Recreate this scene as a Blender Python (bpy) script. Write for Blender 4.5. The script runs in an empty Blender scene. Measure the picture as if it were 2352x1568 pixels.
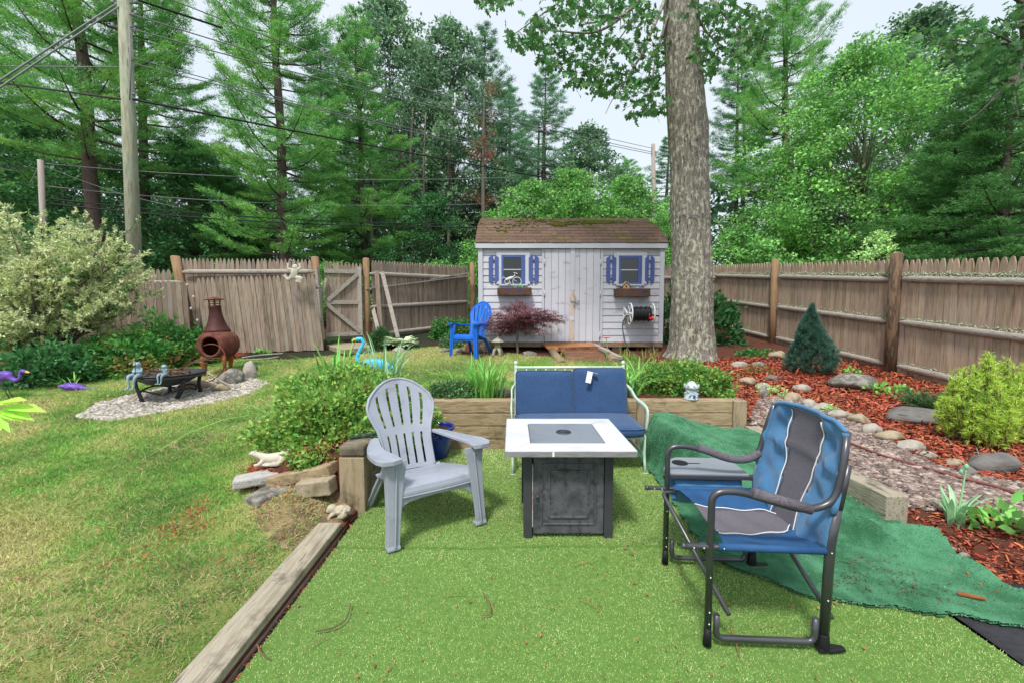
import bpy, bmesh, math, random
import numpy as np
from mathutils import Vector, Matrix, noise as mnoise
R = math.radians
C = bpy.context.scene.collection
rng = np.random.default_rng(7)
random.seed(7)

# ---------------------------------------------------------------- camera
F, CX, CY = 1000.0, 1176.0, 784.0
PITCH = R(3.95); EYE = Vector((0, 0, 1.4))
def ray(u, v):
    r = (u - CX) / F; up = -(v - CY) / F
    cp, sp = math.cos(PITCH), math.sin(PITCH)
    return Vector((r, cp + up * sp, -sp + up * cp))
def W(u, v, Y):
    d = ray(u, v); return EYE + d * (Y / d.y)
def G(u, v, z=0.0):
    d = ray(u, v); return EYE + d * ((z - EYE.z) / d.z)
def ss(a, b, x):
    t = np.clip((np.asarray(x, float) - a) / (b - a), 0, 1)
    return t * t * (3 - 2 * t)
XL = -1.08          # right edge of the timber at the lawn
YW = 4.37           # face of the low timber wall
def ground_z(x, y):
    x = np.asarray(x, float); y = np.asarray(y, float)
    plane = -0.19 + 0.09 * np.minimum(y, 14.0)
    lawn = np.maximum(plane, 0.045)
    # smooth the flattening
    lawn = 0.035 + np.logaddexp(0, (plane - 0.035) * 34) / 34
    lawn = lawn - 0.03 * ss(XL - .45, XL - .1, x) * (1 - ss(2.9, 3.3, y))
    bed = 0.47 + 0.0 * x
    m = ss(YW + 0.02, YW + 0.06, y) * (1 - ss(5.2, 7.0, y)) * ss(-2.5, -1.5, x) * (1 - ss(2.2, 2.7, x))
    m2 = (.30 * ss(2.4, 2.95, y) * (1 - .85 * ss(XL - .5, XL - .15, x) * (1 - ss(3.0, 3.15, y))) + .70 * ss(3.04, 3.16, y)) * (1 - ss(YW, YW + .1, y)) * ss(-2.25, -1.35, x) * (x < XL - 0.02)
    z = lawn + (bed - lawn) * np.clip(m + m2 * 0.85, 0, 1)
    bank = np.where(y < 5.2, np.maximum(0.17 + 0.06 * ss(3.4, 5.2, y), plane), plane)
    bank = -.02 + (bank + .02) * ss(2.0, 2.6, y)
    bank = np.where(y < 2.75, -.02 + (bank + .02) * (ss(2.38, 2.95, x) + (1 - ss(2.38, 2.95, x)) * ss(2.55, 2.75, y)), bank)
    z = np.where(x > 2.4, bank + (z - bank) * np.clip(1 - (x - 2.4) / .35, 0, 1) * (y > YW), z)
    patio = (x > XL - 0.02) & (x < 2.36) & (y < YW + .05)
    z = np.where(patio, -0.03, z)
    z = z + np.where(patio, 0, 0.012 * np.sin(x * 2.1 + 1.3 * np.sin(y * 1.7)) * np.sin(y * 2.3 + x))
    return z
def gz(x, y): return float(ground_z(x, y))
def hit(u, v):
    d = ray(u, v); t = 0.8; prev = None
    while t < 60:
        p = EYE + d * t
        if p.z < gz(p.x, p.y):
            lo, hi = t - 0.05, t
            for _ in range(14):
                m = (lo + hi) / 2; q = EYE + d * m
                if q.z < gz(q.x, q.y): hi = m
                else: lo = m
            return EYE + d * hi
        t += 0.05
    return EYE + d * 40

# ---------------------------------------------------------------- mesh builder
def fil(path, r, n=5):
    """round the corners of a polyline"""
    P = [Vector(p) for p in path]; out = [P[0]]
    for i in range(1, len(P) - 1):
        a, b, c = P[i - 1], P[i], P[i + 1]
        da, dc = (a - b), (c - b)
        k = min(r, da.length * .49, dc.length * .49)
        p0 = b + da.normalized() * k; p1 = b + dc.normalized() * k
        for j in range(n + 1):
            t = j / n
            out.append(p0 * (1 - t) ** 2 + b * 2 * t * (1 - t) + p1 * t * t)
    out.append(P[-1]); return out
def cr(path, n=6):
    P = [Vector(p) for p in path]
    if len(P) < 3: return P
    P = [P[0] * 2 - P[1]] + P + [P[-1] * 2 - P[-2]]; out = []
    for i in range(1, len(P) - 2):
        a, b, c, d = P[i - 1:i + 3]
        for j in range(n):
            t = j / n
            out.append(.5 * ((2 * b) + (c - a) * t + (2 * a - 5 * b + 4 * c - d) * t * t + (3 * b - a - 3 * c + d) * t ** 3))
    out.append(P[-2]); return out

class MB:
    def __init__(s): s.v = []; s.f = []; s.m = []; s.s = []; s.X = None
    def add(s, V, Fc, mat=0, smooth=False, X=None):
        o = len(s.v); X = X if X is not None else s.X
        for p in V:
            p = Vector(p); s.v.append(X @ p if X is not None else p)
        for f in Fc:
            s.f.append([i + o for i in f]); s.m.append(mat); s.s.append(smooth)
        return s
    def box(s, c, d, rz=0, rx=0, ry=0, mat=0, taper=1.0):
        x, y, z = d[0] / 2, d[1] / 2, d[2] / 2; t = taper
        V = [(-x, -y, -z), (x, -y, -z), (x, y, -z), (-x, y, -z), (-x * t, -y * t, z), (x * t, -y * t, z), (x * t, y * t, z), (-x * t, y * t, z)]
        X = Matrix.Translation(c) @ Matrix.Rotation(rz, 4, 'Z') @ Matrix.Rotation(ry, 4, 'Y') @ Matrix.Rotation(rx, 4, 'X')
        if s.X is not None: X = s.X @ X
        return s.add(V, [(0, 3, 2, 1), (4, 5, 6, 7), (0, 1, 5, 4), (1, 2, 6, 5), (2, 3, 7, 6), (3, 0, 4, 7)], mat, X=X)
    def bar(s, a, b, w, t, up=(0, 0, 1), mat=0):
        """box from a to b; w across (perpendicular to up), t along up"""
        a = Vector(a); b = Vector(b); d = (b - a); L = d.length; d.normalize()
        r = d.cross(Vector(up)).normalized(); u = r.cross(d)
        V = []
        for p in (a, b):
            for i, j in ((-1, -1), (1, -1), (1, 1), (-1, 1)): V.append(p + r * (i * w / 2) + u * (j * t / 2))
        return s.add(V, [(3, 2, 1, 0), (4, 5, 6, 7), (0, 1, 5, 4), (1, 2, 6, 5), (2, 3, 7, 6), (3, 0, 4, 7)], mat)
    def tube(s, path, r, n=8, mat=0, cap=True, flat=1.0, closed=False):
        P = [Vector(p) for p in path]; k = len(P)
        rs = [r] * k if isinstance(r, (int, float)) else list(r)
        if len(rs) != k: rs = list(np.interp(np.linspace(0, 1, k), np.linspace(0, 1, len(rs)), rs))
        V = []; prev = None
        for i in range(k):
            if closed: t = P[(i + 1) % k] - P[i - 1]
            else: t = P[min(i + 1, k - 1)] - P[max(i - 1, 0)]
            if t.length < 1e-9: t = Vector((0, 0, 1))
            t.normalize()
            if prev is None:
                a = Vector((0, 0, 1)) if abs(t.z) < .9 else Vector((1, 0, 0))
                nrm = (a - t * a.dot(t)).normalized()
            else:
                nrm = prev - t * prev.dot(t)
                nrm = nrm.normalized() if nrm.length > 1e-6 else t.orthogonal().normalized()
            prev = nrm; b = t.cross(nrm)
            for j in range(n):
                an = 2 * math.pi * j / n
                V.append(P[i] + nrm * (math.cos(an) * rs[i]) + b * (math.sin(an) * rs[i] * flat))
        Fc = []
        for i in range(k if closed else k - 1):
            i2 = (i + 1) % k
            for j in range(n):
                j2 = (j + 1) % n
                Fc.append((i * n + j, i * n + j2, i2 * n + j2, i2 * n + j))
        s.add(V, Fc, mat, True)
        if cap and not closed:
            o = len(s.v) - k * n
            s.f.append([o + j for j in range(n)][::-1]); s.m.append(mat); s.s.append(False)
            s.f.append([o + (k - 1) * n + j for j in range(n)]); s.m.append(mat); s.s.append(False)
        return s
    def lathe(s, prof, n=20, c=(0, 0, 0), mat=0, sx=1, sy=1):
        V = []; Fc = []; k = len(prof)
        for (r, z) in prof:
            for j in range(n):
                a = 2 * math.pi * j / n
                V.append((c[0] + math.cos(a) * r * sx, c[1] + math.sin(a) * r * sy, c[2] + z))
        for i in range(k - 1):
            for j in range(n):
                Fc.append((i * n + j, i * n + (j + 1) % n, (i + 1) * n + (j + 1) % n, (i + 1) * n + j))
        return s.add(V, Fc, mat, True)
    def ell(s, c, d, n=14, m=8, mat=0, X=None):
        V = []; Fc = []
        for i in range(m + 1):
            th = math.pi * i / m
            for j in range(n):
                a = 2 * math.pi * j / n
                V.append((d[0] * math.sin(th) * math.cos(a), d[1] * math.sin(th) * math.sin(a), d[2] * math.cos(th)))
        for i in range(m):
            for j in range(n):
                Fc.append((i * n + j, (i + 1) * n + j, (i + 1) * n + (j + 1) % n, i * n + (j + 1) % n))
        T = Matrix.Translation(c)
        if X is not None: T = T @ X
        if s.X is not None: T = s.X @ T
        return s.add(V, Fc, mat, True, X=T)
    def prism(s, poly, z0, z1, X=None, mat=0):
        n = len(poly)
        V = [(p[0], p[1], z0) for p in poly] + [(p[0], p[1], z1) for p in poly]
        Fc = [tuple(range(n))[::-1], tuple(range(n, 2 * n))] + [(i, (i + 1) % n, n + (i + 1) % n, n + i) for i in range(n)]
        T = X if s.X is None else (s.X @ X if X is not None else s.X)
        return s.add(V, Fc, mat, False, X=T)
    def panel(s, us, ts, keep, pos, th, mat=0, smooth=False):
        """thick sheet on a grid with cells left out; pos(u,t) -> Vector; th thickness along the normal"""
        nu, nt = len(us), len(ts)
        P = [[Vector(pos(u, t)) for u in us] for t in ts]
        V = []; 
        for j in range(nt):
            for i in range(nu):
                du = P[j][min(i + 1, nu - 1)] - P[j][max(i - 1, 0)]
                dt = P[min(j + 1, nt - 1)][i] - P[max(j - 1, 0)][i]
                nn = du.cross(dt); nn = nn.normalized() if nn.length > 1e-9 else Vector((0, 0, 1))
                V.append(P[j][i]); V.append(P[j][i] - nn * th)
        idx = lambda i, j, k: (j * nu + i) * 2 + k
        K = lambda i, j: 0 <= i < nu - 1 and 0 <= j < nt - 1 and keep(i, j)
        Fc = []; 
        for j in range(nt - 1):
            for i in range(nu - 1):
                if not K(i, j): continue
                Fc.append((idx(i, j, 0), idx(i + 1, j, 0), idx(i + 1, j + 1, 0), idx(i, j + 1, 0)))
                Fc.append((idx(i, j, 1), idx(i, j + 1, 1), idx(i + 1, j + 1, 1), idx(i + 1, j, 1)))
                if not K(i - 1, j): Fc.append((idx(i, j, 0), idx(i, j + 1, 0), idx(i, j + 1, 1), idx(i, j, 1)))
                if not K(i + 1, j): Fc.append((idx(i + 1, j, 0), idx(i + 1, j, 1), idx(i + 1, j + 1, 1), idx(i + 1, j + 1, 0)))
                if not K(i, j - 1): Fc.append((idx(i, j, 0), idx(i, j, 1), idx(i + 1, j, 1), idx(i + 1, j, 0)))
                if not K(i, j + 1): Fc.append((idx(i, j + 1, 0), idx(i + 1, j + 1, 0), idx(i + 1, j + 1, 1), idx(i, j + 1, 1)))
        return s.add(V, Fc, mat, smooth)
    def build(s, name, mats, parent=None, world=False, bevel=0, remesh=0, sub=0, seg=2, loc=None, smooth_all=None):
        me = bpy.data.meshes.new(name)
        off = Vector((0, 0, 0))
        if world and parent is not None: off = parent.location
        if loc is not None: off = Vector(loc)
        me.from_pydata([p - off for p in s.v], [], s.f)
        mats = mats if isinstance(mats, (list, tuple)) else [mats]
        for m in mats: me.materials.append(m)
        me.polygons.foreach_set('material_index', s.m)
        me.polygons.foreach_set('use_smooth', s.s if smooth_all is None else [smooth_all] * len(s.s))
        me.update()
        o = bpy.data.objects.new(name, me); C.objects.link(o)
        if loc is not None: o.location = loc
        if parent is not None: o.parent = parent
        if remesh:
            md = o.modifiers.new('remesh', 'REMESH'); md.mode = 'VOXEL'; md.voxel_size = remesh; md.use_smooth_shade = True
            md2 = o.modifiers.new('smooth', 'SMOOTH'); md2.iterations = 4; md2.factor = .5
        if bevel:
            md = o.modifiers.new('bevel', 'BEVEL'); md.width = bevel; md.segments = seg; md.limit_method = 'ANGLE'; md.angle_limit = R(40)
            md.harden_normals = False
        if sub:
            md = o.modifiers.new('sub', 'SUBSURF'); md.levels = sub; md.render_levels = sub
        return o

def fast(name, V, Fa, mats, parent=None, mi=None, smooth=False, loc=None):
    """mesh object from numpy arrays; all faces have the same number of corners"""
    V = np.asarray(V, np.float32); Fa = np.asarray(Fa, np.int32)
    me = bpy.data.meshes.new(name); n, k = Fa.shape
    me.vertices.add(len(V)); me.vertices.foreach_set('co', V.ravel())
    me.loops.add(n * k); me.loops.foreach_set('vertex_index', Fa.ravel())
    me.polygons.add(n); me.polygons.foreach_set('loop_start', np.arange(0, n * k, k, dtype=np.int32))
    try: me.polygons.foreach_set('loop_total', np.full(n, k, np.int32))
    except Exception: pass
    for m in (mats if isinstance(mats, (list, tuple)) else [mats]): me.materials.append(m)
    if mi is not None: me.polygons.foreach_set('material_index', np.asarray(mi, np.int32))
    if smooth: me.polygons.foreach_set('use_smooth', np.ones(n, bool))
    me.update(calc_edges=True); me.validate()
    o = bpy.data.objects.new(name, me); C.objects.link(o)
    if loc is not None: o.location = loc
    if parent is not None: o.parent = parent
    return o

def unit(a): return a / np.maximum(np.linalg.norm(a, axis=-1, keepdims=True), 1e-9)
def scatter(T, TF, pos, dirs, nrm, size, wid=None):
    """copies of a template (x across, y along, z normal) at pos"""
    T = np.asarray(T, float); TF = np.asarray(TF); n = len(pos); k = len(T)
    d = unit(dirs); r = unit(np.cross(d, nrm)); nn = np.cross(r, d)
    size = np.broadcast_to(np.asarray(size, float), (n,)); wid = size if wid is None else np.broadcast_to(np.asarray(wid, float), (n,))
    V = pos[:, None, :] + T[None, :, 0, None] * (r * wid[:, None])[:, None, :] + T[None, :, 1, None] * (d * size[:, None])[:, None, :] + T[None, :, 2, None] * (nn * size[:, None])[:, None, :]
    Fa = TF[None] + (np.arange(n) * k)[:, None, None]
    return V.reshape(-1, 3), Fa.reshape(-1, TF.shape[1])
def merge(parts):
    Vs, Fs, o = [], [], 0
    for V, Fa in parts:
        Vs.append(V); Fs.append(Fa + o); o += len(V)
    return np.concatenate(Vs), np.concatenate(Fs)
LEAF = ([(0, 0, 0), (-.33, .45, .06), (0, 1, -.05), (.33, .45, .06)], [(0, 1, 2), (0, 2, 3)])
NEEDLE = ([(-.5, 0, 0), (.5, 0, 0), (0, 1, 0)], [(0, 1, 2)])
OAKLEAF = ([(0, 0, 0), (-.10, .22, .02), (-.42, .30, .0), (-.12, .42, .03), (-.48, .62, .0), (-.13, .66, .03), (-.24, .9, 0), (0, 1, -.04),
            (.24, .9, 0), (.13, .66, .03), (.48, .62, 0), (.12, .42, .03), (.42, .30, 0), (.10, .22, .02)],
           [(0, 1, 13), (1, 2, 3), (1, 3, 11), (1, 11, 13), (11, 12, 13), (3, 4, 5), (3, 5, 9), (3, 9, 11), (9, 10, 11), (5, 6, 7), (5, 7, 9), (7, 8, 9)])
def rdir(n, g=rng): return unit(g.normal(size=(n, 3)))

# ---------------------------------------------------------------- scene graph
def tag(o, label, cat, group=None, kind=None):
    if label: o['label'] = label
    if cat: o['category'] = cat
    if group: o['group'] = group
    if kind: o['kind'] = kind
    return o
def thing(name, label, cat, loc=(0, 0, 0), rz=0, group=None):
    o = bpy.data.objects.new(name, None); C.objects.link(o); o.empty_display_size = .1
    o.location = loc; o.rotation_euler = (0, 0, rz)
    return tag(o, label, cat, group)
def dup(root, loc, rz=0, scale=None, label=None, group=None):
    r = root.copy(); C.objects.link(r); r.location = loc; r.rotation_euler = (0, 0, rz)
    if scale is not None: r.scale = scale
    if label: r['label'] = label
    if group: r['group'] = group
    for ch in list(root.children):
        c = ch.copy(); C.objects.link(c); c.parent = r
        for g in list(ch.children):
            d = g.copy(); C.objects.link(d); d.parent = c
    return r

# ---------------------------------------------------------------- materials
def lin(c, g=1.0):
    if isinstance(c, str):
        c = [int(c[i:i + 2], 16) / 255 for i in (0, 2, 4)]
        c = [x / 12.92 if x <= .04045 else ((x + .055) / 1.055) ** 2.4 for x in c]
    return (c[0], c[1], c[2], 1)
def M(name, cols, scale=4, stretch=(1, 1, 1), rough=.7, bump=0, bscale=None, isl=0, hue=0, transl=0, metal=0, detail=6, spec=.3, pos=None, patch=None, bstretch=None, coat=0, sheen=0, distort=0):
    """principled material: colours on a noise ramp, optional per-piece variation, a second patch layer and bump"""
    m = bpy.data.materials.new(name); m.use_nodes = True
    nt = m.node_tree; N = nt.nodes; L = nt.links
    b = N['Principled BSDF']; out = N['Material Output']
    b.inputs['Roughness'].default_value = rough; b.inputs['Metallic'].default_value = metal
    b.inputs['Specular IOR Level'].default_value = spec
    if coat: b.inputs['Coat Weight'].default_value = coat
    if sheen: b.inputs['Sheen Weight'].default_value = sheen
    tc = N.new('ShaderNodeTexCoord'); mp = N.new('ShaderNodeMapping'); L.new(tc.outputs['Object'], mp.inputs['Vector'])
    mp.inputs['Scale'].default_value = stretch
    nz = N.new('ShaderNodeTexNoise'); L.new(mp.outputs[0], nz.inputs['Vector']); nz.inputs['Scale'].default_value = scale
    nz.inputs['Detail'].default_value = detail; nz.inputs['Roughness'].default_value = .6; nz.inputs['Distortion'].default_value = distort
    cols = [lin(c) for c in cols]
    rp = N.new('ShaderNodeValToRGB'); e = rp.color_ramp.elements
    k = len(cols); ps = pos or [0.3 + 0.4 * i / max(k - 1, 1) for i in range(k)]
    e[0].position = ps[0]; e[0].color = cols[0]
    if k > 1: e[1].position = ps[1]; e[1].color = cols[1]
    else: e[1].color = cols[0]
    for i in range(2, k):
        q = e.new(ps[i]); q.color = cols[i]
    L.new(nz.outputs['Fac'], rp.inputs['Fac'])
    col = rp.outputs['Color']
    if patch:      # (colour, scale, lo, hi, stretch)
        n2 = N.new('ShaderNodeTexNoise'); n2.inputs['Scale'].default_value = patch[1]; n2.inputs['Detail'].default_value = 8; n2.inputs['Roughness'].default_value = .65
        if len(patch) > 4:
            mp2 = N.new('ShaderNodeMapping'); mp2.inputs['Scale'].default_value = patch[4]; L.new(tc.outputs['Object'], mp2.inputs['Vector']); L.new(mp2.outputs[0], n2.inputs['Vector'])
        else: L.new(tc.outputs['Object'], n2.inputs['Vector'])
        mr = N.new('ShaderNodeMapRange'); mr.inputs[1].default_value = patch[2]; mr.inputs[2].default_value = patch[3]; L.new(n2.outputs['Fac'], mr.inputs[0])
        mx = N.new('ShaderNodeMixRGB'); L.new(mr.outputs[0], mx.inputs['Fac']); L.new(col, mx.inputs['Color1']); mx.inputs['Color2'].default_value = lin(patch[0])
        col = mx.outputs['Color']
    if isl or hue:
        ge = N.new('ShaderNodeNewGeometry'); hs = N.new('ShaderNodeHueSaturation')
        mr = N.new('ShaderNodeMapRange'); mr.inputs[3].default_value = 1 - isl; mr.inputs[4].default_value = 1 + isl
        L.new(ge.outputs['Random Per Island'], mr.inputs[0]); L.new(mr.outputs[0], hs.inputs['Value'])
        if hue:
            ml = N.new('ShaderNodeMath'); ml.operation = 'MULTIPLY'; ml.inputs[1].default_value = 7.13; L.new(ge.outputs['Random Per Island'], ml.inputs[0])
            fr = N.new('ShaderNodeMath'); fr.operation = 'FRACT'; L.new(ml.outputs[0], fr.inputs[0])
            m2 = N.new('ShaderNodeMapRange'); m2.inputs[3].default_value = .5 - hue; m2.inputs[4].default_value = .5 + hue
            L.new(fr.outputs[0], m2.inputs[0]); L.new(m2.outputs[0], hs.inputs['Hue'])
        L.new(col, hs.inputs['Color']); col = hs.outputs['Color']
    L.new(col, b.inputs['Base Color'])
    if bump:
        bz = N.new('ShaderNodeTexNoise'); bz.inputs['Scale'].default_value = bscale or scale * 4; bz.inputs['Detail'].default_value = 8
        if bstretch:
            mp3 = N.new('ShaderNodeMapping'); mp3.inputs['Scale'].default_value = bstretch; L.new(tc.outputs['Object'], mp3.inputs['Vector']); L.new(mp3.outputs[0], bz.inputs['Vector'])
        else: L.new(mp.outputs[0], bz.inputs['Vector'])
        bp = N.new('ShaderNodeBump'); bp.inputs['Strength'].default_value = bump; bp.inputs['Distance'].default_value = .02
        L.new(bz.outputs['Fac'], bp.inputs['Height']); L.new(bp.outputs[0], b.inputs['Normal'])
    if transl:
        tr = N.new('ShaderNodeBsdfTranslucent'); L.new(col, tr.inputs['Color'])
        ms = N.new('ShaderNodeMixShader'); ms.inputs[0].default_value = transl
        L.new(b.outputs[0], ms.inputs[1]); L.new(tr.outputs[0], ms.inputs[2]); L.new(ms.outputs[0], out.inputs['Surface'])
    return m

sc = bpy.context.scene
cam = bpy.data.cameras.new('camera'); cam.sensor_width = 36; cam.lens = 36 * F / 2352; cam.clip_end = 900; cam.clip_start = .05
co = bpy.data.objects.new('camera', cam); C.objects.link(co); co.location = EYE; co.rotation_euler = (R(90) - PITCH, 0, 0)
sc.camera = co
SUN_EL, SUN_AZ = R(58), R(200)     # azimuth clockwise from +Y
wd = bpy.data.worlds.new('World'); sc.world = wd; wd.use_nodes = True
N = wd.node_tree.nodes; L = wd.node_tree.links; bg = N['Background']
sk = N.new('ShaderNodeTexSky'); sk.sky_type = 'NISHITA'; sk.sun_disc = False; sk.sun_elevation = SUN_EL; sk.sun_rotation = SUN_AZ
sk.air_density = 1.0; sk.dust_density = 4.0; sk.ozone_density = 1.0
hs = N.new('ShaderNodeHueSaturation'); hs.inputs['Saturation'].default_value = .30; L.new(sk.outputs[0], hs.inputs['Color'])
# thin overcast: an even pale cloud sheet with soft structure over the clear sky
tcw = N.new('ShaderNodeTexCoord'); nzw = N.new('ShaderNodeTexNoise'); nzw.inputs['Scale'].default_value = 2.2; nzw.inputs['Detail'].default_value = 5
L.new(tcw.outputs['Generated'], nzw.inputs['Vector'])
rw = N.new('ShaderNodeValToRGB'); rw.color_ramp.elements[0].position = .3; rw.color_ramp.elements[0].color = (5.5, 6.4, 7.2, 1)
rw.color_ramp.elements[1].position = .75; rw.color_ramp.elements[1].color = (6.4, 7.0, 7.5, 1)
L.new(nzw.outputs['Fac'], rw.inputs['Fac'])
mw = N.new('ShaderNodeMixRGB'); mw.inputs['Fac'].default_value = .75; L.new(hs.outputs[0], mw.inputs['Color1']); L.new(rw.outputs[0], mw.inputs['Color2'])
L.new(mw.outputs[0], bg.inputs['Color']); bg.inputs['Strength'].default_value = .1
sun = bpy.data.lights.new('sun', 'SUN'); sun.energy = 2.3; sun.angle = R(9); sun.color = (1, .96, .9)
so = bpy.data.objects.new('sun', sun); C.objects.link(so)
sd = Vector((math.sin(SUN_AZ) * math.cos(SUN_EL), math.cos(SUN_AZ) * math.cos(SUN_EL), math.sin(SUN_EL)))
so.rotation_euler = sd.to_track_quat('Z', 'Y').to_euler(); so.location = sd * 30
sc.view_settings.view_transform = 'Standard'; sc.view_settings.look = 'None'; sc.view_settings.gamma = 1; sc.view_settings.exposure = 0.70
sc.cycles.use_denoising = True
try: sc.cycles.denoiser = 'OPENIMAGEDENOISE'
except Exception: pass
sc.cycles.max_bounces = 6; sc.cycles.transparent_max_bounces = 4; sc.cycles.diffuse_bounces = 2; sc.cycles.glossy_bounces = 3
# ---------------------------------------------------------------- shared materials
m_grey = M('grey plastic', ['9297a4', '9da2ae'], 6, rough=.45, bump=.03, bscale=120, patch=('797c86', 7, .54, .78))
m_blue = M('bright blue plastic', ['1558b8', '1f6fd2'], 4, rough=.4)
m_white_top = M('white stone tile', ['c3c5ca', 'cfd1d5', 'b9bbc1'], 2.5, stretch=(1, 1.6, 1), rough=.35, spec=.4)
m_slate = M('grey brushed steel', ['7f8792', '8a929d', '767e88'], 3, rough=.42, metal=.3, spec=.5)
m_char = M('charcoal metal', ['33343a', '3d3e45'], 5, rough=.5, spec=.5)
m_dust = M('dusty charcoal panel', ['45454a', '5a5a60', '36363b'], 6, rough=.6, patch=('333336', 22, .50, .66), detail=10)
m_band = M('worn grey band', ['6c6a6c', '8b898b', '5e5c5f'], 12, stretch=(.4, 4, 4), rough=.55, patch=('b9b6b2', 9, .66, .74))
m_black = M('black rubber', ['141416', '1d1d20'], 8, rough=.6)
m_mint = M('pale mint metal', ['b3c9b8', 'c0d3c3', 'a3bbaa'], 7, rough=.45, patch=('8f6a4b', 14, .70, .76))
m_navy = M('navy woven fabric', ['2a4468', '304d75', '243a5a'], 60, stretch=(1, 1, 1), rough=.9, bump=.25, bscale=400, sheen=.2, patch=('36557e', 2.5, .45, .75))
m_tagw = M('white paper', ['e8e8e6'], 3, rough=.8)
m_tube = M('dark grey powder coated tube', ['4c4d51', '5a5b60'], 8, rough=.32, metal=.55, spec=.5)
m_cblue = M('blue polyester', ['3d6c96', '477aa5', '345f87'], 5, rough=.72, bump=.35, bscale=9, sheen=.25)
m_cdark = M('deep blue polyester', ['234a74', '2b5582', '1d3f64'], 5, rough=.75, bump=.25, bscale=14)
m_mesh = M('grey mesh fabric', ['5d5a62', '75717a', '4c4950'], 260, rough=.9, bump=.5, bscale=320, detail=2)
m_pipe = M('white piping', ['d8d8d8'], 3, rough=.6)
m_tray = M('grey plastic tray', ['7d838d', '8b919b'], 4, rough=.35)
m_pad = M('charcoal foam sleeve', ['5a555b', '77717a', '474349'], 140, stretch=(1, 1, 1), rough=.95, bump=.6, bscale=220, detail=2)
m_pot = M('glazed cobalt blue', ['0e1e74', '1a2f96'], 4, rough=.15, spec=.6, coat=.5)
m_soil = M('dark soil', ['2a1f18', '3b2c22', '1f1712'], 20, rough=.95, bump=.5)
m_terra = M('pale terracotta', ['b99683', 'c9aa97'], 8, rough=.85)
m_timber = M('weathered treated timber', ['79694f', '988466', 'ad997a', '655845'], 3.2, stretch=(1.5, 9, 9), rough=.85, bump=.25, bscale=8, isl=.12, patch=('3f382d', 3.5, .56, .75))
m_timber_y = M('weathered grey timber along', ['7c7262', '9a907e', 'aca391', '635a4c'], 3.0, stretch=(12, 1.2, 9), rough=.88, bump=.35, bscale=9, isl=.1, patch=('4b443a', 5, .55, .72))
m_timber_z = M('weathered post timber', ['8d7c62', 'a5947a', '75664f'], 3, stretch=(10, 10, 1.3), rough=.88, bump=.3, bscale=8, isl=.1, patch=('3d3a30', 2.6, .55, .72))
m_fence = M('weathered brown pickets', ['6a5b4f', '8b7a6b', '9b8c7e', '78685a'], 3, stretch=(7, 7, .9), rough=.9, bump=.25, bscale=9, isl=.2, hue=.012, patch=('8c857e', 2.2, .55, .75, (1.5, 1.5, .4)))
m_fence_r = M('weathered tan pickets', ['7f6d5d', 'a08a76', 'b09c88', '8f7c6a'], 3, stretch=(7, 7, .8), rough=.9, bump=.25, bscale=9, isl=.17, hue=.012, patch=('948c84', 1.3, .56, .78, (1.2, 1.2, .7)))
m_rail = M('weathered grey rail', ['7c736b', '988f86', 'a9a198', '6a6159'], 3, stretch=(3, 3, 14), rough=.9, bump=.3, bscale=9, isl=.12)
m_post = M('brown round post', ['7d634b', '9a7d60', '6b5441'], 3, stretch=(7, 7, 1), rough=.88, bump=.25, bscale=8, isl=.1)
m_lichen = M('pale green lichen', ['8f9a80', 'aab39a', '7c8a6c'], 12, rough=.95, isl=.2)
m_siding = M('pale lilac grey paint', ['bdbcc6', 'c5c4cd'], 2, stretch=(.6, 2, 2), rough=.6, bump=.04, bscale=30, isl=.05, patch=('938f92', 4, .58, .74, (1, 1, 2.5)))
m_trim = M('pale grey trim paint', ['b8b9c2', 'c0c1ca'], 3, rough=.55, isl=.03, patch=('a59684', 4, .70, .76))
m_bare = M('bare peeled wood', ['b59f8f', 'c9b8aa', '9d8676'], 5, stretch=(5, 5, 1), rough=.85, patch=('c6c6d0', 5, .52, .58))
m_shut = M('slate blue paint', ['455690', '50619c'], 3, rough=.5)
m_glass = M('dark window glass', ['0b0f12', '12181b'], 2, rough=.04, spec=.9)
m_box = M('peeling purple window box', ['4a352b', '5f4738', '36271f'], 4, stretch=(2, 8, 8), rough=.85, patch=('3f3c68', 4, .53, .60, (.8, 3, 3)))
m_roof = M('brown asphalt shingle', ['54403a', '705a4d', '634c41', '7d6757'], 9, rough=.95, bump=.3, bscale=60, isl=.16, hue=.01, patch=('55551f', 2.0, .50, .70))
m_moss = M('moss', ['3a4214', '555c1e', '2a2f10'], 20, rough=1, bump=.8, bscale=40)
m_plank = M('orange brown plank', ['8a5a38', 'a8724a', '75492d'], 3, stretch=(1.2, 10, 4), rough=.8, bump=.1)
m_ply = M('worn plywood', ['6d4a38', '84604b', '573a2c', '7c6350'], 3, stretch=(1.5, 12, 4), rough=.9, bump=.3, isl=.1)
m_log = M('weathered log', ['776850', '938266', '5d5140'], 4, stretch=(8, 2, 8), rough=.9, bump=.4)
m_white_pl = M('white plastic', ['c9cbcc', 'd6d8d9'], 4, rough=.4)
m_hose = M('black hose', ['1e2022', '2b2d30'], 6, rough=.45)
m_hoseg = M('dark green hose', ['2f4444', '38504f'], 6, rough=.45)
m_red = M('red plastic', ['c21a17'], 4, rough=.35)
m_rust = M('rusty cast iron', ['46211c', '5d2f26', '6d4034', '3a1a17'], 5, rough=.75, bump=.15, bscale=25, patch=('7d5a47', 4, .55, .75))
m_rusto = M('orange rust iron', ['7d462a', '94572f', '5f3321'], 7, stretch=(1, 1, 2), rough=.8, bump=.25)
m_iron = M('black iron', ['1f2023', '2d2e32'], 6, rough=.6, spec=.4)
m_bowl = M('dark grey enamel', ['2c2e31', '3f4246'], 3, rough=.45)
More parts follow.
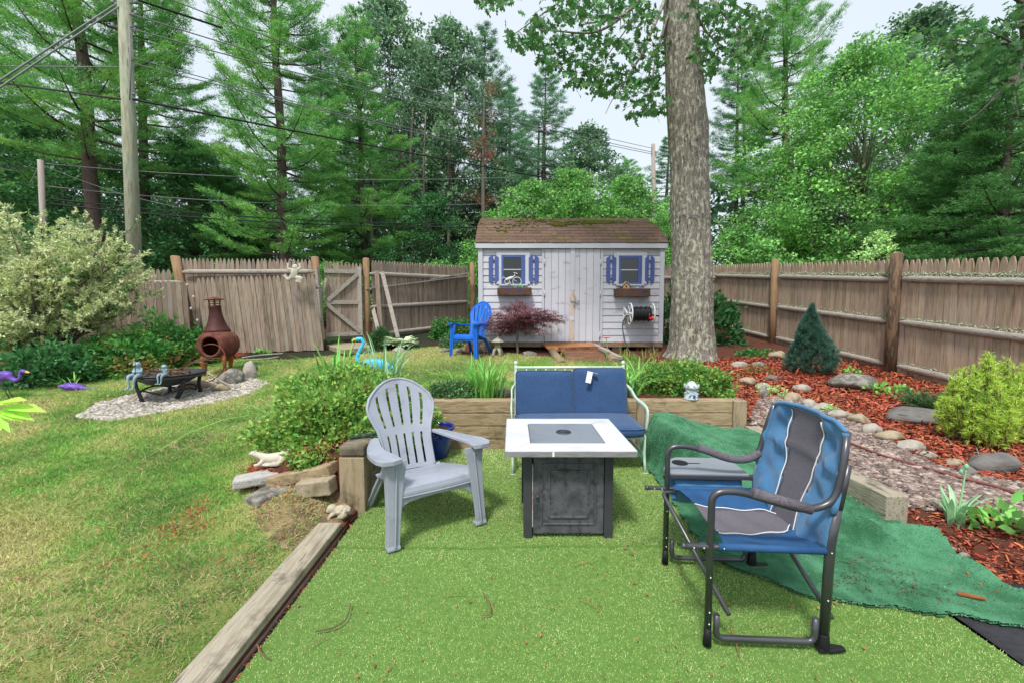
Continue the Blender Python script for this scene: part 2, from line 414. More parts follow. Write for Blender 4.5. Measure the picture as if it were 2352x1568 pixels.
m_frog = M('blue grey painted stone', ['7b93a0', '93aab5', '667c88'], 9, rough=.7, bump=.1)
m_cream = M('cream painted plaster', ['b3ad9d', 'c2bcae', 'a29b89'], 5, rough=.8, bump=.1, patch=('a29a84', 5, .6, .76))
m_stonew = M('cream concrete', ['a69c85', 'b5ab96', '8f866f'], 9, rough=.9, bump=.2, patch=('857b62', 6, .58, .74))
m_lantern = M('mossy concrete', ['8f8a76', 'aaa591', '706b58'], 12, rough=.95, bump=.3)
m_castle = M('blue white resin', ['a5b1b8', 'c3ccd0', '6d7f8e'], 26, rough=.8, bump=.5, bscale=40)
m_tblue = M('turquoise plastic', ['3fb6e0', '55c4ea'], 4, rough=.4)
m_purple = M('purple plastic', ['6645a2', '7857b6'], 4, rough=.45)
m_yel = M('yellow plastic', ['cbb25a'], 4, rough=.5)
m_rock = M('grey boulder', ['716e67', '908c84', '5b5852', 'a19d94'], 7, rough=.92, bump=.5, bscale=18, isl=.05)
m_rockw = M('pale stone', ['8f897f', 'a7a197', '736d64'], 7, rough=.92, bump=.4, bscale=18)
m_rockt = M('tan stone', ['8d8069', 'a39680', '6f634f'], 6, rough=.92, bump=.4, bscale=18, patch=('5b5e35', 4, .58, .74))
m_rockd = M('dark slate', ['5d5a58', '74716e', '4a4846'], 5, stretch=(1, 1, 3), rough=.9, bump=.4, bscale=16)
m_pole = M('weathered utility pole', ['7a7867', '96957f', 'a7a994', '6a6658'], 3, stretch=(7, 7, .7), rough=.9, bump=.25, patch=('7d8f80', 1.4, .5, .7, (1, 1, .4)))
m_polef = M('pale pole', ['8f8580', 'a59b95'], 3, stretch=(7, 7, .7), rough=.9)
m_wire = M('grey wire', ['707376', '808386'], 3, rough=.5)
m_wirek = M('black cable', ['1d1f21', '2b2d2f'], 3, rough=.55)
m_bark = M('oak bark with lichen', ['3d3833', '746d64', '918a80', '48423c', 'a8a298'], 7, stretch=(7, 7, .8), rough=.95, bump=1.0, bscale=9, detail=10, pos=[.36, .44, .5, .55, .62], patch=('aeb09a', 11, .51, .60, (1.5, 1.5, .8)))
m_barkp = M('pine bark', ['4b3f3c', '655650', '3a302d'], 4, stretch=(6, 6, 1), rough=.95, bump=.6)
m_barkg = M('grey bark', ['57514a', '736c63', '433e38'], 4, stretch=(6, 6, 1), rough=.95, bump=.5)
m_twig = M('brown twig', ['5b4535', '77604b'], 6, rough=.9, isl=.2)
def gain(c, k):
    c = lin(c); y = .25 * c[0] + .65 * c[1] + .10 * c[2]; return tuple(min(.95, (x + (y - x) * .07) * k) for x in c[:3])
def leafmat(name, cols, scale=.5, isl=.36, hue=.02, tr=.34, rough=.5, spec=.35, k=1.75): return M(name, [gain(c, k) for c in cols], scale, rough=rough, isl=isl, hue=hue, transl=tr, detail=3, spec=spec)
l_oak = leafmat('oak leaf', ['33592a', '447236', '2a5030'], 1.2, tr=.42, k=1.55)
l_pine = leafmat('pine needles', ['3d7038', '5a8c44', '769f4c'], .7, rough=.6, k=2.0)
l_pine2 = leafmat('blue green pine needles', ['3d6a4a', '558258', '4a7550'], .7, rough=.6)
l_dark = leafmat('dark broad leaf', ['25512a', '386c38', '1d4426'], .8, k=1.7)
l_mid = leafmat('mid green leaf', ['4b7d38', '689a47', '3a662f', '84ae56'], .9, isl=.38, k=1.95)
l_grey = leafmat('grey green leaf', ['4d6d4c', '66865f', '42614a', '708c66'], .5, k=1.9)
l_lime = leafmat('bright green leaf', ['558a3e', '74a84c', '44743a', '86b05a'], .8, isl=.36, k=1.8)
l_pale = leafmat('pale yellow green leaf', ['86a961', '9fbf78', '6f9450'], 1.5)
l_willow = leafmat('cream variegated leaf', ['86a05e', 'b4c083', 'd0d4a8', '587a42', '6f9450'], 3.6, isl=.42, k=1.35)
l_azalea = leafmat('azalea leaf', ['44702a', '62903a', '85a548', '6e6a38'], 9, isl=.35, hue=.035, k=1.5)
l_azalea2 = leafmat('low azalea leaf', ['3e6a2c', '588738', '76983f', '6e6236'], 9, isl=.35, hue=.035, k=1.5)
l_ground = leafmat('shrub leaf', ['2a5a22', '3c7230', '6b6a34'], 2.2, hue=.03)
l_red = leafmat('crimson lace leaf', ['5c333c', '774a52', '4a2c33', '94695f'], 5, isl=.38, k=2.2)
l_spruce = leafmat('blue spruce needle', ['2e5045', '3f6654', '26443a'], 6, tr=.15, rough=.7, k=1.6)
l_yew = leafmat('golden yew needle', ['839f35', '9bb342', '5f8428'], 4, tr=.3, k=1.75)
l_junip = leafmat('juniper needle', ['3a5a34', '527544'], 4, tr=.2)
l_iris = leafmat('iris blade', ['4f8a34', '6aa543', '3c7431'], 4, isl=.25)
l_irisb = leafmat('blue green iris blade', ['6d9a72', '86b087', '5a8562'], 4, isl=.2)
l_hosta = leafmat('white edged hosta leaf', ['5c8556', 'b9c9a4', '8aa97c'], 14, isl=.2)
l_hand = leafmat('lime leaf near the lens', ['8fd03a', 'a5e04c'], 3, isl=.1, tr=.5)
l_lily = leafmat('orange lily petal', ['d5481c', 'e8662a'], 9, isl=.15)
l_brown = leafmat('dead brown needles', ['6d4a3a', '86604b'], 2, hue=.01)
m_turf = M('artificial turf blade', [gain(c, 1.85) for c in ('899b58', '9ba96a', 'b1bc84')], 1.6, rough=.55, isl=.3, hue=.02, transl=.3, spec=.3, patch=('b5b48c', 1.3, .47, .74))
m_turfb = M('turf backing', ['4a6b2c', '5c7f38'], 30, rough=.9)
m_rug = M('green outdoor carpet', ['447c58', '5a9470', '3a6c4c', '619b77'], 2.0, rough=1, bump=.7, bscale=170, spec=.1, patch=('3c6a4d', 6, .56, .78))
m_rugp = M('green carpet pile', ['58906c', '6ea382', '487c5b'], 3, rough=1, isl=.3, spec=.1)
m_fabric = M('black landscape fabric', ['2b2b2e', '3a3a3e'], 30, rough=.9, bump=.3)
m_grassb = M('lawn blade', [gain(c, 1.62) for c in ('4c7c30', '6c983e', '96a25a', 'aba56e')], .75, rough=.6, isl=.3, hue=.025, transl=.25, pos=[.42, .50, .57, .66], detail=6)
m_lawn = M('lawn soil and thatch', ['5b7030', '7c8046', '8f8a5a', '6b5a42'], .9, rough=.95, bump=.5, bscale=30, pos=[.38, .5, .6, .72], patch=('6b5138', 9, .6, .8))
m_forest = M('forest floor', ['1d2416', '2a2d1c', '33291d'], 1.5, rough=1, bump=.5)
m_bedsoil = M('bed soil', ['4a2a20', '5e3527', '34211a'], 8, rough=.95, bump=.6, bscale=30)
m_gravs = M('gravel soil', ['41362f', '54473d', '332a25'], 14, rough=.95, bump=.5, bscale=40)
m_mulch = M('red bark mulch', ['7d3022', '9c4630', 'b5664a', '5a241a', 'b98a6c'], 14, rough=.9, isl=.5, hue=.015, pos=[.3, .42, .52, .6, .72])
m_peb = M('white pebbles', ['9a928a', 'b3aba2', '7a726a'], 16, rough=.85, isl=.42, hue=.012)
m_peb2 = M('mixed pink grey pebbles', ['85746c', '9c8c84', '6a564e', 'b3a8a0'], 16, rough=.85, isl=.55, hue=.02)
m_litter = M('dry leaf litter', ['7a5236', '9a6f4c', '5a3c28'], 20, rough=.9, isl=.4)

m_dirt = M('bare dirt', ['6e5a45', '8a7558', '5a4837', '9a8a66'], 5, rough=.95, bump=.6, bscale=25)
# ---------------------------------------------------------------- ground
def pip(poly, x, y):
    x = np.asarray(x, float); y = np.asarray(y, float); ins = np.zeros(x.shape, bool); n = len(poly)
    for i in range(n):
        x0, y0 = poly[i][:2]; x1, y1 = poly[(i + 1) % n][:2]
        c = ((y0 > y) != (y1 > y)) & (x < (x1 - x0) * (y - y0) / ((y1 - y0) or 1e-9) + x0)
        ins ^= c
    return ins
def hp(pts): return [tuple(hit(u, v)) for u, v in pts]
P_PIT = hp([(175, 958), (225, 925), (310, 905), (420, 880), (560, 858), (620, 880), (575, 905), (490, 925), (370, 948), (250, 968)])
P_GRAV = hp([(1738, 918), (1800, 905), (1860, 925), (1940, 955), (2030, 1000), (2110, 1050), (2200, 1085), (2352, 1110)]) + [(4.6, 2.95, 0), (4.6, 2.3, 0)] + hp([(2352, 1185), (2230, 1170), (2110, 1170)]) + [(2.42, 2.7, 0), (2.36, 4.3, 0)]
FX = lambda y: 6.12 - .059 * (y - 6.1)     # the fence along the side
def zone(x, y):
    """0 lawn, 1 forest, 2 pebbles round the fire bowl, 3 bed soil, 4 gravel, 5 mulch"""
    x = np.asarray(x, float); y = np.asarray(y, float)
    w = .12 * np.sin(x * 3.1 + y) + .08 * np.sin(y * 5.3 - x * 2)
    z = np.zeros(x.shape, int)
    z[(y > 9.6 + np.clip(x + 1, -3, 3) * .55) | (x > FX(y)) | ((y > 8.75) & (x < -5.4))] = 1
    z[(x > 2.36) & (y < 7.9 + w) & (x < FX(y))] = 5
    z[(x > 2.36) & (y >= 7.9 + w) & (x < FX(y))] = 3
    z[(y > YW - .06) & (y < 5.0 + w) & (x > -1.7) & (x <= 2.4)] = 3
    z[(y > 2.5 + w) & (y < 3.2) & (x > -1.85 + w * .9 + np.clip(3.0 - y, 0, 1) * 1.1) & (x < XL)] = 6
    z[(y > 3.07) & (y < 5.1 + w) & (x > -2.1 + w * .6) & (x < XL)] = 3
    z[(y > 7.25 + w + (x + 8) * .16) & (x < -5.0 + w)] = 3
    z[(y > 8.3 + w) & (x > -1) & (x < 3.4)] = 3
    z[(x > XL) & (x < 2.36) & (y < YW)] = 7
    z[pip(P_GRAV, x, y)] = 4
    z[pip(P_PIT, x + w * .4, y + w * .3)] = 2
    return z
def axis(a, b, s, lo, hi, g=1.3):
    c = list(np.arange(a, b + 1e-6, s)); st = s; q = b
    while q < hi: st *= g; q += st; c.append(q)
    st = s; q = a
    while q > lo: st *= g; q -= st; c.insert(0, q)
    return np.array(c)
gx = axis(-9.5, 7.0, .07, -260, 260); gy = axis(.6, 12.5, .07, -60, 420)
# exact columns at the step of the low walls
gx = np.sort(np.concatenate([gx, [XL - .03, XL - .01, 2.35, 2.37]])); gy = np.sort(np.concatenate([gy, [YW + .04, YW + .06]]))
XX, YY = np.meshgrid(gx, gy); ZZ = ground_z(XX, YY)
ZZ += .006 * np.sin(XX * 17 + 3 * np.sin(YY * 7)) * np.sin(YY * 19) * (np.abs(XX) < 9)
V = np.stack([XX, YY, ZZ], -1).reshape(-1, 3); nx, ny = len(gx), len(gy)
ii = (np.arange(ny - 1)[:, None] * nx + np.arange(nx - 1)[None]).ravel()
Fa = np.stack([ii, ii + 1, ii + nx + 1, ii + nx], -1)
cxy = V[Fa].mean(1)
zi = zone(cxy[:, 0], cxy[:, 1])
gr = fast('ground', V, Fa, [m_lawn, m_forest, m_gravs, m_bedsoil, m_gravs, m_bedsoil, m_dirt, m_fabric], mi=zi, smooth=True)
gr['kind'] = 'structure'

# ---------------------------------------------------------------- lawn blades
def sample(n, x0, x1, y0, y1, d0, pw, test):
    out = []; tot = 0
    while tot < n:
        x = rng.uniform(x0, x1, n * 2); y = rng.uniform(y0, y1, n * 2)
        d = np.hypot(x, y); vis = np.abs(x) < y * 1.22 + .5
        k = vis & (rng.random(n * 2) < np.minimum(1, (d0 / d) ** pw))
        x, y = x[k], y[k]; k = test(x, y); x, y = x[k], y[k]
        out.append(np.stack([x, y], -1)); tot += len(x)
    return np.concatenate(out)[:n]
def clumpy(x, y): return .5 + .5 * np.sin(x * 2.3 + 1.7 * np.sin(y * 1.9 + .5)) * np.sin(y * 2.7 + 1.1 * np.sin(x * 3.1))
def lawn_ok(x, y):
    z = zone(x, y)
    patio = (x > XL - .17) & (y < YW) & (x < 2.4)
    z = np.where((z == 6) & (rng.random(len(x)) < .22), 0, np.where((z == 2) & (rng.random(len(x)) < .07), 0, z))
    return (z == 0) & ~patio & (rng.random(len(x)) < (.5 + .5 * clumpy(x, y) ** .7) * (.5 + .5 * np.clip(ss(1.7, 3.1, y - .25 * (x + 2.2)), 0, 1)))
def blades(P, h, w, name, mat, lean=.7, zf=ground_z, base=None):
    n = len(P); d = np.hypot(P[:, 0], P[:, 1])
    z = zf(P[:, 0], P[:, 1]) - .004
    pos = np.stack([P[:, 0], P[:, 1], z], -1)
    dr = rng.normal(size=(n, 3)) * lean; dr[:, 2] = 1; nr = rdir(n)
    s = np.clip(d / 3.0, .7, 2.2) ** .6
    return scatter([(-.5, 0, 0), (.5, 0, 0), (.36, .55, .12), (0, 1, .42), (-.36, .55, .12)], [(0, 1, 2), (0, 2, 4), (4, 2, 3)], pos, dr, nr, h * s * rng.uniform(.5, 1.3, n), w * s)
P = sample(300000, -9.5, 3.3, 1.1, 10.5, 2.2, 1.5, lawn_ok)
V, Fa = blades(P, .028, .0040, 'lawn', m_grassb, lean=1.2)
def thatch_ok(x, y): return (((zone(x, y) == 0) & (rng.random(len(x)) < 1.15 - clumpy(x, y) + .8 * (1 - ss(1.7, 3.1, y - .25 * (x + 2.2))))) | ((zone(x, y) == 6) & (rng.random(len(x)) < .9))) & ~((x > XL - .17) & (y < YW) & (x < 2.4))
P2 = sample(95000, -9.5, 3.3, 1.1, 10.5, 2.2, 1.5, thatch_ok)
V2, Fa2 = blades(P2, .042, .0034, '', None, lean=3.5)
nl = len(Fa); V, Fa = merge([(V, Fa), (V2, Fa2)])
tag(fast('lawn_grass', V, Fa, [m_grassb, M('dry thatch', ['a39468', 'b8a97c', '857650'], 6, isl=.3, rough=.9)], mi=[0] * nl + [1] * len(Fa2)), 'patchy green and straw lawn grass', 'grass', kind='stuff')

# ---------------------------------------------------------------- artificial turf: two strips butted at a dark seam
seam = lambda x: 2.50 + .012 * np.sin(x * 3.1) + .006 * np.sin(x * 9)
def turf(name, label, y0, y1, n, x0=XL + .03, x1=2.02):
    xs = np.linspace(x0, x1, 60); a = y0(xs) if callable(y0) else np.full_like(xs, y0); b = y1(xs) if callable(y1) else np.full_like(xs, y1)
    V = []; 
    for z in (-.02, .0):
        for i in range(60): V.append((xs[i], a[i], z)); V.append((xs[i], b[i], z))
    Fb = []
    for k in (0, 120):
        for i in range(59): Fb.append((k + 2 * i, k + 2 * i + 2, k + 2 * i + 3, k + 2 * i + 1))
    for i in range(59):
        Fb.append((2 * i, 2 * i + 2, 120 + 2 * i + 2, 120 + 2 * i)); Fb.append((2 * i + 1, 2 * i + 3, 120 + 2 * i + 3, 120 + 2 * i + 1))
    Ft = []
    for f in Fb: Ft += [(f[0], f[1], f[2]), (f[0], f[2], f[3])]
    lo = y0 if callable(y0) else (lambda x: np.full_like(x, y0)); hi = y1 if callable(y1) else (lambda x: np.full_like(x, y1))
    P = sample(n, x0, x1, np.min(a), np.max(b), 1.9, 1.3, lambda x, y: (y > lo(x)) & (y < hi(x)) & ~((x > 1.30 + .02 * np.sin(y * 9)) & (y > 2.5)))
    Vb, Fbl = blades(P, .0135, .0034, name, m_turf, lean=1.3, zf=lambda x, y: 0 * x)
    mi = [1] * len(Ft) + [0] * len(Fbl)
    V2, F2 = merge([(np.array(V), np.array(Ft)), (Vb, Fbl)])
    return tag(fast(name, V2, F2, [m_turf, m_turfb], mi=mi), label, 'turf mat', 'artificial turf strips')
turf('turf_mat', 'bright green artificial turf strip under the fire pit table, behind the dark seam', lambda x: seam(x) + .016, YW - .02, 150000)
turf('turf_mat', 'bright green artificial turf strip nearest the camera, in front of the dark seam', .95, lambda x: seam(x) - .013, 230000)
# landscape fabric showing past the turf
mb = MB(); mb.panel(np.linspace(2.03, 3.2, 20), np.linspace(.9, 2.15, 20), lambda i, j: True, lambda u, t: (u, t, max(gz(u, t), 0.0) + .006 + .004 * math.sin(u * 14 + t * 9)), .003)
tag(mb.build('landscape_fabric', m_fabric, smooth_all=True), 'black landscape fabric lying beyond the turf corner under the carpet edge', 'ground sheet')

# ---------------------------------------------------------------- pebbles, mulch, litter
ico = bmesh.new(); bmesh.ops.create_icosphere(ico, subdivisions=1, radius=1)
ICOV = np.array([v.co[:] for v in ico.verts]); ICOF = np.array([[v.index for v in f.verts] for f in ico.faces]); ico.free()
def pebbles(name, poly, n, s, mat, label, box, d0=3.2):
    P = sample(n, *box, d0, 1.1, lambda x, y: pip(poly, x, y) & (rng.random(len(x)) < 1))
    z = ground_z(P[:, 0], P[:, 1]); pos = np.stack([P[:, 0], P[:, 1], z + s * .2], -1)
    up = np.tile([0, 0, 1.], (n, 1)) + rng.normal(size=(n, 3)) * .25
    parts = []
    for k in range(3):
        T = ICOV * np.array([1.25, .85, .5]) * (1 + .16 * rng.normal(size=(len(ICOV), 1)))
        sl = slice(k, None, 3); m = len(pos[sl])
        parts.append(scatter(T, ICOF, pos[sl], rdir(m) * [1, 1, .15], up[sl], s * rng.lognormal(0, .35, m)))
    V, Fa = merge(parts)
    return tag(fast(name, V, Fa, mat), label, 'gravel', kind='stuff')
pebbles('pebble_bed', P_PIT, 9000, .0175, m_peb, 'white pebbles spread under the fire bowl', (-7, -2.5, 4, 8.5), 4.5)
pebbles('gravel', P_GRAV, 9500, .0175, m_peb2, 'pink and grey gravel behind the border timber', (2.3, 5, 2.0, 6), 3.0)
CHIP = ([(-.5, 0, 0), (.5, 0, 0), (.42, .5, .1), (.3, 1, 0), (-.4, 1, 0), (-.45, .5, .12)], [(0, 1, 2), (0, 2, 5), (5, 2, 3), (5, 3, 4)])
def chips(n, box, test, s, w, d0, pw):
    P = sample(n, *box, d0, pw, test); z = ground_z(P[:, 0], P[:, 1]); pos = np.stack([P[:, 0], P[:, 1], z + rng.uniform(.0, .016, n)], -1)
    dr = rdir(n) * [1, 1, .3]; up = np.tile([0, 0, 1.], (n, 1)) + rng.normal(size=(n, 3)) * .35
    k = np.clip(np.hypot(P[:, 0], P[:, 1]) / 4, .8, 1.6)
    return scatter(*CHIP, pos, dr, up, s * k * rng.lognormal(0, .45, n), w * k * rng.uniform(.5, 1.5, n))
mul = merge([chips(26000, (2.2, 6.3, 1.6, 8.2), lambda x, y: (zone(x, y) == 5) & ~((x < 2.36) & (y < 2.9)), .035, .011, 3.0, 1.0),
             chips(3000, (-2.3, XL, 2.6, 5.2), lambda x, y: (zone(x, y) == 3) | ((zone(x, y) == 6) & (rng.random(len(x)) < .10)), .035, .010, 4, 1),
             chips(2600, (-9, -3.5, 6, 8.6), lambda x, y: zone(x, y) == 3, .04, .012, 6, 1),
             chips(1500, (XL + .005, XL + .07, 1.2, 3.0), lambda x, y: x > -99, .022, .006, 4, 1),
             chips(900, (-2.2, -1.3, 2.2, 3.2), lambda x, y: rng.random(len(x)) < clumpy(x * 2, y * 2) ** 3, .03, .006, 4, 1)])
tag(fast('mulch', *mul, m_mulch), 'red bark mulch chips covering the planting beds', 'mulch', kind='stuff')
# bits of dry leaf and twig on the turf, lawn and carpet
def litz(x, y): return np.where((x > XL) & (x < 2.0) & (y < YW), .016, ground_z(x, y) + .02)
P = sample(800, -4.5, 2.0, 1.0, 4.6, 2.2, .7, lambda x, y: ((x > XL + .03) | (x < XL - .25)) & ~((x > 1.1) & (y > 2)) & ((y < 4.3)))
n = len(P); pos = np.stack([P[:, 0], P[:, 1], litz(P[:, 0], P[:, 1]) + rng.uniform(-.003, .005, n)], -1)
a = scatter(*LEAF, pos, rdir(n) * [1, 1, .25], np.tile([0, 0, 1.], (n, 1)) + rng.normal(size=(n, 3)) * .4, np.minimum(.010 * rng.lognormal(0, .65, n), .026))
k = 90; pos2 = pos[rng.choice(n, k)] + rng.normal(size=(k, 3)) * [.3, .3, 0]
ok = (pos2[:, 0] > XL + .06) & (pos2[:, 0] < 1.2) & (pos2[:, 1] < 4.2); pos2 = pos2[ok]; k = len(pos2); pos2[:, 2] = .018
b_ = scatter([(-.5, 0, 0), (.5, 0, 0), (.5, .5, .08), (.3, 1, 0), (-.3, 1, 0), (-.5, .5, .08)], CHIP[1], pos2, rdir(k) * [1, 1, .05], np.tile([0, 0, 1.], (k, 1)), .06 * rng.lognormal(0, .5, k), .004)
P = sample(2600, XL + .05, 2.0, 1.0, 4.3, 2.0, 1.0, lambda x, y: ~((x > 1.15) & (y > 2)) & (rng.random(len(x)) < .25 + .75 * clumpy(x * 1.7 + 3, y * 1.7) ** 2))
n = len(P); c_ = scatter(*LEAF, np.stack([P[:, 0], P[:, 1], rng.uniform(.010, .018, n)], -1), rdir(n) * [1, 1, .3], np.tile([0, 0, 1.], (n, 1)) + rng.normal(size=(n, 3)) * .5, np.minimum(.006 * rng.lognormal(0, .5, n), .013))
tag(fast('leaf_litter', *merge([a, b_, c_]), m_litter), 'dry leaf bits and twigs scattered over turf and lawn', 'leaf litter', kind='stuff')
# fallen twigs one can pick out on the turf
for pts, lab in (([(725, 1448), (765, 1440), (795, 1420), (806, 1385)], 'thin bent twig lying across the turf near the long timber'),
                 ([(590, 1478), (600, 1498), (618, 1512)], 'short pale forked twig on the turf beside the long timber'),
                 ([(1110, 1362), (1124, 1385), (1126, 1408), (1108, 1412)], 'hooked pale twig on the turf left of the fire pit table legs')):
    mb = MB(); mb.tube(cr([G(u, v, .022) for u, v in pts], 5), [.004, .0025], 5)
    tag(mb.build('fallen_twig', m_twig, loc=G(*pts[0], .02)), lab, 'twig', 'fallen twigs on the turf')
# ---------------------------------------------------------------- green carpet heaped over the step
def rug_h(x, y):
    top = .37 * ss(2.25, 3.0, y) ** .7 * (1 - (.52 + .34 * (1 - ss(3.2, 4.0, y))) * ss(1.5, 2.2, x))
    edge = 1.30 + .03 * np.sin(y * 6) + .05 * np.clip(3.4 - y, 0, 1)
    side = ss(edge - .06, edge + .12, x)
    z = top * side
    # front face of the step and the fold running out to the right
    fold = .085 * np.exp(-((y - (2.62 - .35 * (x - 1.9))) / .055) ** 2) * ss(1.7, 2.0, x)
    low = .07 * ss(2.1, 2.7, y) * ss(1.9, 2.45, x)
    step = ss(2.62, 2.78, y + .10 * (x - 2))
    z = z * (.12 + .88 * step) + fold * (1 - step * .6) + low
    z += .012 * np.sin(x * 11 + 4 * np.sin(y * 3)) * np.sin(y * 7 + x * 3) * (.3 + side)
    z += -.015 * np.exp(-(((x - 1.38) - .12 * (4.2 - y)) / .02) ** 2) * (y > 3.2)
    for x0, y0, x1, y1, w, h in ((1.85, 2.78, 2.55, 2.12, .035, .05), (1.40, 2.95, 1.62, 2.2, .022, .022), (1.62, 2.75, 2.05, 2.0, .02, .02), (1.32, 3.9, 1.75, 3.3, .02, .022), (1.5, 4.1, 1.62, 3.0, .016, .018), (2.05, 2.6, 2.6, 1.85, .018, .02), (1.25, 2.6, 1.9, 2.35, .02, .018)):
        L2 = (x1 - x0) ** 2 + (y1 - y0) ** 2; s = ((x - x0) * (x1 - x0) + (y - y0) * (y1 - y0)) / L2; dd = ((x - x0) * (y1 - y0) - (y - y0) * (x1 - x0)) / L2 ** .5 + .02 * np.sin(s * 9)
        e = ss(0, .15, s) * (1 - ss(.8, 1, s)); z = z + e * h * (np.exp(-(dd / w) ** 2) - .6 * np.exp(-((dd - 1.8 * w) / w) ** 2))
    return np.maximum(z, 0) + .022
m_litterd = M('dark needle litter', ['4a3626', '6a4d36', '382a1f'], 20, rough=.9, isl=.4)
P_RUG = [(1.22, 4.32), (1.20, 3.9), (1.19, 3.3), (1.11, 2.38), (1.28, 2.19), (1.47, 2.01), (1.75, 1.95), (2.02, 1.89), (2.4, 1.76), (2.9, 1.62), (2.9, 1.95), (2.52, 2.10), (2.46, 2.35), (2.43, 2.66), (2.34, 2.8), (2.31, 4.32)]
ux = np.arange(1.1, 2.95, .013); uy = np.arange(1.56, 4.34, .013)
XX, YY = np.meshgrid(ux, uy)
ins = pip(P_RUG, XX + .012 * np.sin(YY * 31), YY + .010 * np.sin(XX * 27))
ZZ = rug_h(XX, YY)
V = np.stack([XX, YY, ZZ], -1).reshape(-1, 3); nx = len(ux)
ii = (np.arange(len(uy) - 1)[:, None] * nx + np.arange(nx - 1)[None]).ravel()
q = np.stack([ii, ii + 1, ii + nx + 1, ii + nx], -1); q = q[ins.ravel()[q].all(1)]
T1 = np.concatenate([q[:, :3], q[:, [0, 2, 3]]])
Vb = V - [0, 0, .012]; T2 = T1[:, ::-1]
n = 90000; x = rng.uniform(1.1, 2.92, n * 2); y = rng.uniform(1.6, 4.32, n * 2); k = pip(P_RUG, x, y); x, y = x[k][:n], y[k][:n]
Vp, Fp = blades(np.stack([x, y], -1), .008, .004, '', None, lean=1.0, zf=lambda a, b: rug_h(a, b))
V2, F2 = merge([(V, T1), (Vb, T2), (Vp, Fp)])
used = np.unique(F2); remap = -np.ones(len(V2), int); remap[used] = np.arange(len(used))
o = fast('green_carpet', V2[used], remap[F2], [m_rug, m_rugp], mi=[0] * (len(T1) * 2) + [1] * len(Fp))
tag(o, 'dark green outdoor carpet draped over the step beside the camp chair', 'carpet')
def rugpt(u, v):
    p = G(u, v, .02)
    for _ in range(12): p = G(u, v, float(rug_h(p.x, p.y)) + .006)
    return p
pos = []
for u, v, s, k in ((1990, 1290, 35, 70), (1955, 1330, 30, 40), (2070, 1335, 60, 60), (2180, 1360, 50, 40), (1760, 1320, 25, 25), (1600, 1000, 50, 25), (1660, 1010, 40, 20), (2025, 1195, 18, 14)):
    for _ in range(k):
        pos.append(rugpt(u + rng.normal() * s, v + rng.normal() * s * .35))
pos = np.array([p[:] for p in pos]); pos = pos[pip(P_RUG, pos[:, 0], pos[:, 1])]; n = len(pos)
tag(fast('carpet_debris', *scatter(*CHIP, pos, rdir(n) * [1, 1, .1], np.tile([0, 0, 1.], (n, 1)), .012 * rng.lognormal(0, .6, n), .0045), m_litterd), 'brown needles and bark bits caught in the carpet folds', 'leaf litter', kind='stuff')
p = rugpt(2230, 1370)
mb = MB(); mb.add([Vector(v) for v in ((-.05, -.012, 0), (.05, -.006, 0), (.052, .008, 0), (-.045, .01, 0), (-.05, -.010, .012), (.048, -.006, .012), (.05, .006, .014), (-.045, .008, .013))], [(0, 3, 2, 1), (4, 5, 6, 7), (0, 1, 5, 4), (1, 2, 6, 5), (2, 3, 7, 6), (3, 0, 4, 7)], X=Matrix.Rotation(-.55, 4, 'Z'))
o = mb.build('bark_chip', m_rusto, bevel=.003); o.location = p; tag(o, 'long orange bark chip lying alone on the green carpet', 'bark chip')
